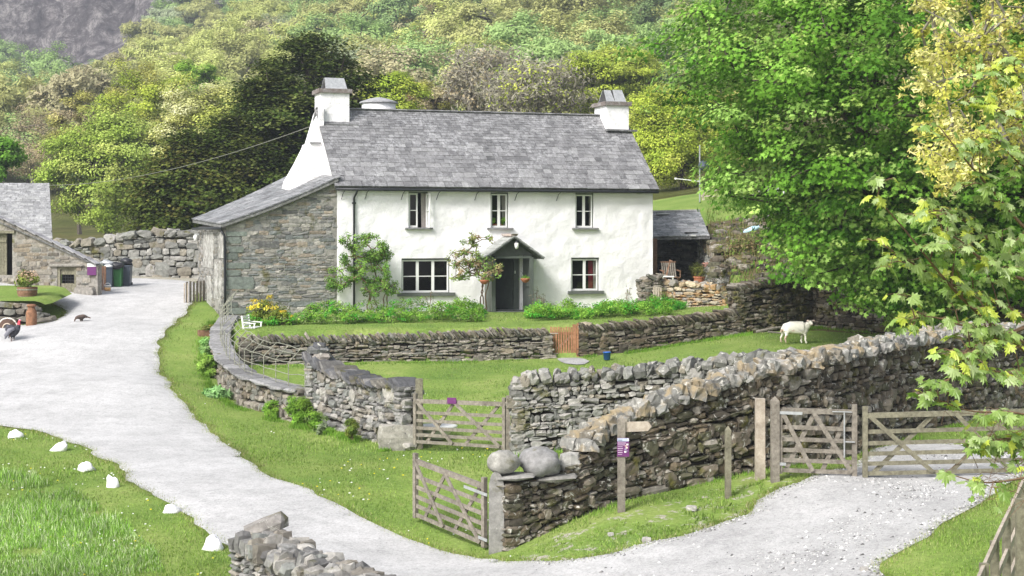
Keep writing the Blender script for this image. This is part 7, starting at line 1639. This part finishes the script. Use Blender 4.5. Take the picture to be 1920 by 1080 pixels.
for (cx, cy, rx, ry, k) in ((892, 460, 8, 26, 12), (865, 485, 26, 16, 24), (905, 500, 24, 20, 38), (922, 510, 16, 16, 16), (862, 515, 18, 12, 12), (920, 446, 9, 5, 3), (875, 445, 12, 12, 5), (935, 500, 8, 6, 4)):
    for i in range(k): a = rg.uniform(0, 6.28); r = rg.random() ** .5; C.append(P(cx + rx * r * math.cos(a), cy + ry * r * math.sin(a), 55.6 + rg.uniform(-.35, .2)))
g = HP(wp(893, 590)[0], -.75, .0); stemtree('shrub_rose', 'slender bronze leafed rose bush left of the porch', g, C, .14, [(.22, .28, .08), (.3, .28, .12), (.35, .26, .15), (.2, .32, .08)], 26, .075, [V3(0, 0, 0), V3(.08, 0, 0), V3(-.1, 0, 0)])
for i, (px, py, wpx, hpx, lb) in enumerate(((805, 578, 14, 34, 'spindly bare sprig below the wide window'), (1004, 582, 14, 44, 'thin leggy stems beside the right side of the porch'), (1018, 585, 12, 34, 'sparse pale stems under the bush by the porch'), (1178, 578, 22, 44, 'thin leggy rose stems near the right corner of the wall'))):
    g = P(px, py, 55.4 + (px - 800) / 400 * 1.3); root = empty('bare_plant', g); tag(root, lb, 'plant'); s = F / g[1]; mb = MB(); mf = MB(); tips = []
    for k in range(7):
        t = V3(rg.normal(0, wpx / s * .4), rg.normal(0, .1), hpx / s * rg.uniform(.6, 1)); mb.tube([V3(0, 0, -.05), t * .5 + rg.normal(0, .04, 3), t], [.008, .006, .003], 4); tips += [t, t * .8 + rg.normal(0, .05, 3)]
    mb.build('stem', M['twig'], root); clusters_leaves(mf, rg, tips, .07, 6, .05, 'rh', (0, 0, 0), [(.3, .24, .18), (.2, .22, .1)]); mf.build('foliage', M['leaf'], root)
# hanging baskets
for px, py, Y, lb in ((908, 527, 55.0, 'hanging basket half hidden by the rose on the left porch post'), (985, 524, 55.6, 'terracotta hanging basket of trailing plants on the right of the porch')):
    g = P(px, py, Y); root = empty('hanging_basket', g); tag(root, lb, 'hanging basket', 'hanging baskets on the porch'); mb = MB(); mb.lathe([(0, -.12), (.1, -.09), (.16, 0), (.17, .04), (.14, .04), (0, .02)], n=14); mb.build('bowl', M['terracotta'], root, True); mb = MB(); mb.tube([(0, 0, .02), (-.15 if px > 950 else .15, .05, .3)], .008, 4); mb.build('hook', M['black'], root)
    mb = MB(); clusters_leaves(mb, rg, [V3(-.08, 0, .08), V3(.08, 0, .07), V3(0, -.03, .12), V3(-.15, 0, .03)], .09, 26, .05, 'rh', (0, 0, 0), FRESH + [(.3, .25, .12)]); mb.build('foliage', M['leaf'], root)
# plants inside the upper middle window
h = WIN['ub']; g = HP((h[0] + h[1]) / 2, .26, h[2] + .1); root = empty('house_plant', g); tag(root, 'leafy house plant standing inside the upper middle window', 'house plant'); mb = MB(); clusters_leaves(mb, rg, [HP(.22 * sx, 0, .12 + .05 * k) - HO for sx in (-1, 1) for k in range(3)], .14, 20, .1, 'rh', (0, 1, 0), FRESH); mb.build('foliage', M['leaf'], root); mb = MB(); mb.box(V3(0, 0, -.02), (.4, .1, .12), rz=TH); mb.build('pot', M['terracotta'], root)
# bushes along the roadside wall
shrub('grass_tuft', 'spiky blue green daffodil leaves at the bend of the low wall', 405, 762, 43.2, 720, 50, [(.25, .45, .16), (.32, .52, .22)], 70, .3, 'needle', stems=False, k=12, cat='plant')
shrub('grass_tuft', 'tall grassy clump by the slab wall below the trough planter', 386, 668, 49.0, 625, 34, [(.25, .45, .14), (.32, .5, .18)], 70, .26, 'needle', stems=False, k=12, cat='plant')
shrub('fern_clump', 'light green fern clump on the verge below the railing', 388, 710, 46.2, 660, 40, [(.25, .43, .07), (.32, .48, .1)], 60, .15, 'needle', stems=False, k=18, cat='plant')
UB = [(.22, .4, .055), (.28, .46, .07), (.17, .33, .045)]
shrub('juniper_bush', 'small upright green bush, leftmost against the rough wall', 510, 790, 40.2, 749, 36, UB, 80, .09, 'needle', cat='bush')
shrub('juniper_bush', 'largest upright feathery green bush against the rough wall', 560, 800, 38.9, 741, 50, UB, 90, .1, 'needle', k=34, cat='bush')
shrub('juniper_bush', 'leaning green bush right of the largest one', 592, 808, 38.0, 766, 40, UB + [(.2, .28, .1)], 70, .1, 'needle', cat='bush')
shrub('juniper_bush', 'slim yellowish green bush near the big corner boulder', 660, 822, 36.6, 782, 28, [(.17, .25, .05), (.22, .27, .06)], 60, .09, 'needle', cat='bush')
shrub('grass_tuft', 'silvery thistle like plant at the foot of the leaning bush', 598, 815, 37.4, 783, 24, [(.3, .36, .22)], 30, .16, 'needle', stems=False, k=6, cat='plant')
shrub('bramble_bush', 'tangled brown and green brambles on the bank above the lichen wall', 1395, 500, 58.5, 440, 90, [(.2, .18, .08), (.16, .22, .05), (.3, .23, .12)], 60, .11, k=40, cat='bush')
shrub('bramble_bush', 'low dark brambles on the bank under the sycamore boughs', 1560, 512, 57, 450, 150, [(.16, .21, .05), (.24, .19, .09), (.2, .33, .05)], 60, .11, k=50, cat='bush')
# ---------------------------------------------------------------- animals
def skinned(name, nodes, edges, mats, parent, sub=2, root_i=0, wool=0.0, tintfn=None):
    me = bpy.data.meshes.new(name); me.from_pydata([tuple(map(float, n[0])) for n in nodes], edges, []); o = bpy.data.objects.new(name, me); COL.objects.link(o)
    sk = o.modifiers.new('skin', 'SKIN'); 
    for v, n in zip(me.skin_vertices[0].data, nodes): v.radius = (n[1], n[2] if len(n) > 2 else n[1])
    me.skin_vertices[0].data[root_i].use_root = True
    sb = o.modifiers.new('sub', 'SUBSURF'); sb.levels = sub; sb.render_levels = sub
    dg = bpy.context.evaluated_depsgraph_get(); m2 = bpy.data.meshes.new_from_object(o.evaluated_get(dg)); o.modifiers.clear(); o.data = m2; m2.name = name
    V = np.empty(len(m2.vertices) * 3, np.float32); m2.vertices.foreach_get('co', V); V = V.reshape(-1, 3).astype(float); 
    if wool:
        Nn = np.array([v.normal[:] for v in m2.vertices]); V += Nn * (vnoise(V[:, 0] * 1 + V[:, 1], V[:, 2] + V[:, 1] * .5, .045, 3) * wool)[:, None]; m2.vertices.foreach_set('co', V.astype(np.float32).ravel())
    at = m2.color_attributes.new('tint', 'FLOAT_COLOR', 'POINT'); c = np.ones((len(V), 4), np.float32); c[:, :3] = tintfn(V) if tintfn else 1; at.data.foreach_set('color', c.ravel())
    m2.materials.clear(); [m2.materials.append(m) for m in mats]; m2.polygons.foreach_set('use_smooth', np.ones(len(m2.polygons), bool)); o.parent = parent; return o
g = Gl(1493, 645); root = empty('sheep', g); root.scale = (.92, .92, .92); tag(root, 'white shorn sheep standing on the grass and looking towards the camera', 'sheep')
nd = [((0, 0, .52), .21, .22), ((-.26, 0, .53), .2, .21), ((-.38, 0, .52), .14, .15), ((.22, 0, .52), .18, .19), ((.34, 0, .56), .13, .14), ((.42, -.02, .66), .09, .1), ((.45, -.06, .72), .075, .08), ((.46, -.17, .69), .052, .052), ((.465, -.25, .64), .036, .034),
      ((-.34, -.09, .4), .085, .07), ((-.33, -.1, .28), .05, .045), ((-.38, -.1, .17), .03, .028), ((-.345, -.1, .03), .026, .026), ((-.42, .09, .4), .085, .07), ((-.43, .1, .28), .05, .045), ((-.49, .1, .17), .03, .028), ((-.46, .1, .03), .026, .026),
      ((.27, -.08, .36), .06, .055), ((.29, -.09, .2), .032, .03), ((.28, -.09, .1), .027, .025), ((.32, -.1, .02), .028, .024), ((.2, .08, .36), .06, .055), ((.19, .09, .2), .032, .03), ((.17, .09, .1), .027, .025), ((.2, .08, .02), .028, .024), ((-.47, 0, .5), .04, .04), ((-.5, 0, .36), .03, .03)]
ed = [(0, 1), (1, 2), (0, 3), (3, 4), (4, 5), (5, 6), (6, 7), (7, 8), (1, 9), (9, 10), (10, 11), (11, 12), (1, 13), (13, 14), (14, 15), (15, 16), (3, 17), (17, 18), (18, 19), (19, 20), (3, 21), (21, 22), (22, 23), (23, 24), (2, 25), (25, 26)]
def wt(V):
    c = np.tile((.8, .76, .68), (len(V), 1)); d = vnoise(V[:, 0], V[:, 2] * 1.5, .16, 5); m = (V[:, 0] < -.12) & (V[:, 2] < .48) & (d > -.1); c[m] = (.5, .38, .3); m = (np.abs(V[:, 0]) < .25) & (V[:, 1] < 0) & (V[:, 2] > .4) & (V[:, 2] < .6) & (d > .2); c[m] = (.6, .57, .53); return c
body = skinned('body', nd, ed, [M['tint']], root, wool=.012, tintfn=wt)
for sx in (-1, 1):
    mb = MB(); mb.tube([(.455 + sx * .05, -.1, .755), (.455 + sx * .1, -.09, .765), (.455 + sx * .15, -.1, .735)], [.015, .026, .006], 6, tint=(.8, .62, .56)); mb.build('ear', M['tint'], root, True)
    mb = MB(); mb.lathe([(0, -.012), (.012, 0), (0, .012)], c=(.462 + sx * .04, -.185, .715), n=8, tint=(.03, .03, .03)); mb.build('eye', M['tint'], root, True)
mb = MB(); mb.lathe([(0, -.02), (.025, 0), (.02, .015), (0, .02)], c=(.466, -.285, .635), n=8, tint=(.45, .3, .28)); mb.build('nose', M['tint'], root, True)
# strutting turkey
g = G(24, 641); root = empty('turkey', g); tag(root, 'black turkey cock displaying a fanned tail on the track by the left edge', 'turkey')
tk = [((0, 0, .38), .15, .17), ((-.14, 0, .42), .12, .14), ((.12, -.02, .36), .13, .15), ((.2, -.03, .48), .07, .08), ((.2, -.04, .6), .035, .035), ((.23, -.06, .67), .035, .04), ((.28, -.1, .655), .014, .014), ((-.02, -.06, .2), .05, .05), ((-.02, -.06, .1), .018, .018), ((-.02, -.06, .01), .014, .014), ((.03, -.1, .005), .01, .008), ((.02, .07, .2), .05, .05), ((.02, .07, .1), .018, .018), ((.02, .07, .01), .014, .014), ((.07, .04, .005), .01, .008), ((-.24, 0, .42), .08, .1)]
te = [(0, 1), (0, 2), (2, 3), (3, 4), (4, 5), (5, 6), (0, 7), (7, 8), (8, 9), (9, 10), (0, 11), (11, 12), (12, 13), (13, 14), (1, 15)]
def tt_(V):
    c = np.tile((.045, .045, .055), (len(V), 1)); r = vnoise(V[:, 0], V[:, 2], .05, 2); c[r > .4] = (.1, .1, .13); m = (V[:, 2] > .54) & (V[:, 0] > .13); c[m] = (.6, .09, .13); m = (V[:, 2] > .68) & (V[:, 0] > .13); c[m] = (.65, .4, .55); c[V[:, 2] < .12] = (.3, .24, .22); return c
skinned('body', tk, te, [M['tint']], root, wool=.01, tintfn=tt_)
mb = MB(); nf = 15; cx_ = V3(-.2, .02, .42)
for i in range(nf):
    a = rad(-55 + 225 * i / (nf - 1)); d = V3(-.35 * math.sin(a) * .5 + math.cos(a) * -.0, 0, 0); d = V3(math.cos(a) * .72, .45 * 0 + .25, math.sin(a)); d /= np.linalg.norm(d); sd_ = V3(-math.sin(a), 0, math.cos(a) * .72)
    for r0, r1, c_ in ((.0, .13, (.05, .045, .045)), (.13, .16, (.6, .5, .4)), (.16, .3, (.1, .06, .045)), (.3, .335, (.7, .66, .6))):
        w0, w1 = .008 + r0 * .24, .008 + r1 * .24; p = cx_ + V3(0, .006 * (i % 2), 0); mb.add([p + d * r0 - sd_ * w0, p + d * r0 + sd_ * w0, p + d * r1 + sd_ * w1, p + d * r1 - sd_ * w1], [(0, 1, 2, 3)], c_)
mb.build('tail', M['tint'], root)
for sy in (-1, 1): mb = MB(); mb.tube([(.1, sy * .14, .42), (-.05, sy * .17, .36), (-.16, sy * .18, .2), (-.18, sy * .17, .1)], [.05, .08, .06, .02], 7, tint=(.2, .2, .23)); mb.build('wing', M['tint'], root, True)
mb = MB(); mb.tube([(.235, -.09, .64), (.25, -.1, .58), (.245, -.1, .52)], [.012, .02, .012], 6, tint=(.65, .06, .09)); mb.build('wattle', M['tint'], root, True)
g = G(152, 605); root = empty('turkey_hen', g); tag(root, 'brown turkey hen pecking with her head down on the track', 'turkey')
hn = [((0, 0, .2), .09, .1), ((-.1, 0, .19), .075, .08), ((.12, 0, .21), .06, .07), ((.22, 0, .19), .035, .03), ((.32, 0, .15), .02, .012), ((-.19, 0, .14), .035, .035), ((-.22, 0, .05), .018, .018), ((-.23, 0, .02), .022, .02), ((-.0, -.04, .1), .03, .03), ((.0, -.04, .01), .01, .01), ((.03, .04, .1), .03, .03), ((.03, .04, .01), .01, .01)]
he = [(0, 1), (0, 2), (2, 3), (3, 4), (1, 5), (5, 6), (6, 7), (0, 8), (8, 9), (0, 10), (10, 11)]
skinned('body', hn, he, [M['tint']], root, wool=.008, tintfn=lambda V: np.where(V[:, 2:3] < .06, (.25, .2, .18), np.where(vnoise(V[:, 0], V[:, 1] + V[:, 2], .04, 3)[:, None] > 0, (.11, .075, .06), (.055, .045, .04))))
for sy in (-1, 1): mb = MB(); mb.tube([(-.06, sy * .08, .22), (.06, sy * .095, .2), (.17, sy * .06, .17)], [.04, .05, .01], 6, tint=(.09, .065, .055)); mb.build('wing', M['tint'], root, True)
# ---------------------------------------------------------------- air
mb = MB(); mb.box(V3(-15, 330, 58), (760, 780, 136)); hz = mb.mesh('haze', []); m, t = mat('haze_air'); pv_ = N(t, 'ShaderNodeVolumePrincipled'); pv_.inputs['Color'].default_value = (.82, .9, 1.0, 1); pv_.inputs['Density'].default_value = HAZE; pv_.inputs['Anisotropy'].default_value = 0.0
o_ = N(t, 'ShaderNodeOutputMaterial'); t.links.new(pv_.outputs[0], o_.inputs[1]); hz.materials.append(m); ho_ = bpy.data.objects.new('haze', hz); COL.objects.link(ho_); tag(ho_, 'thin bluish air between the cottage and the fell', kind='stuff')
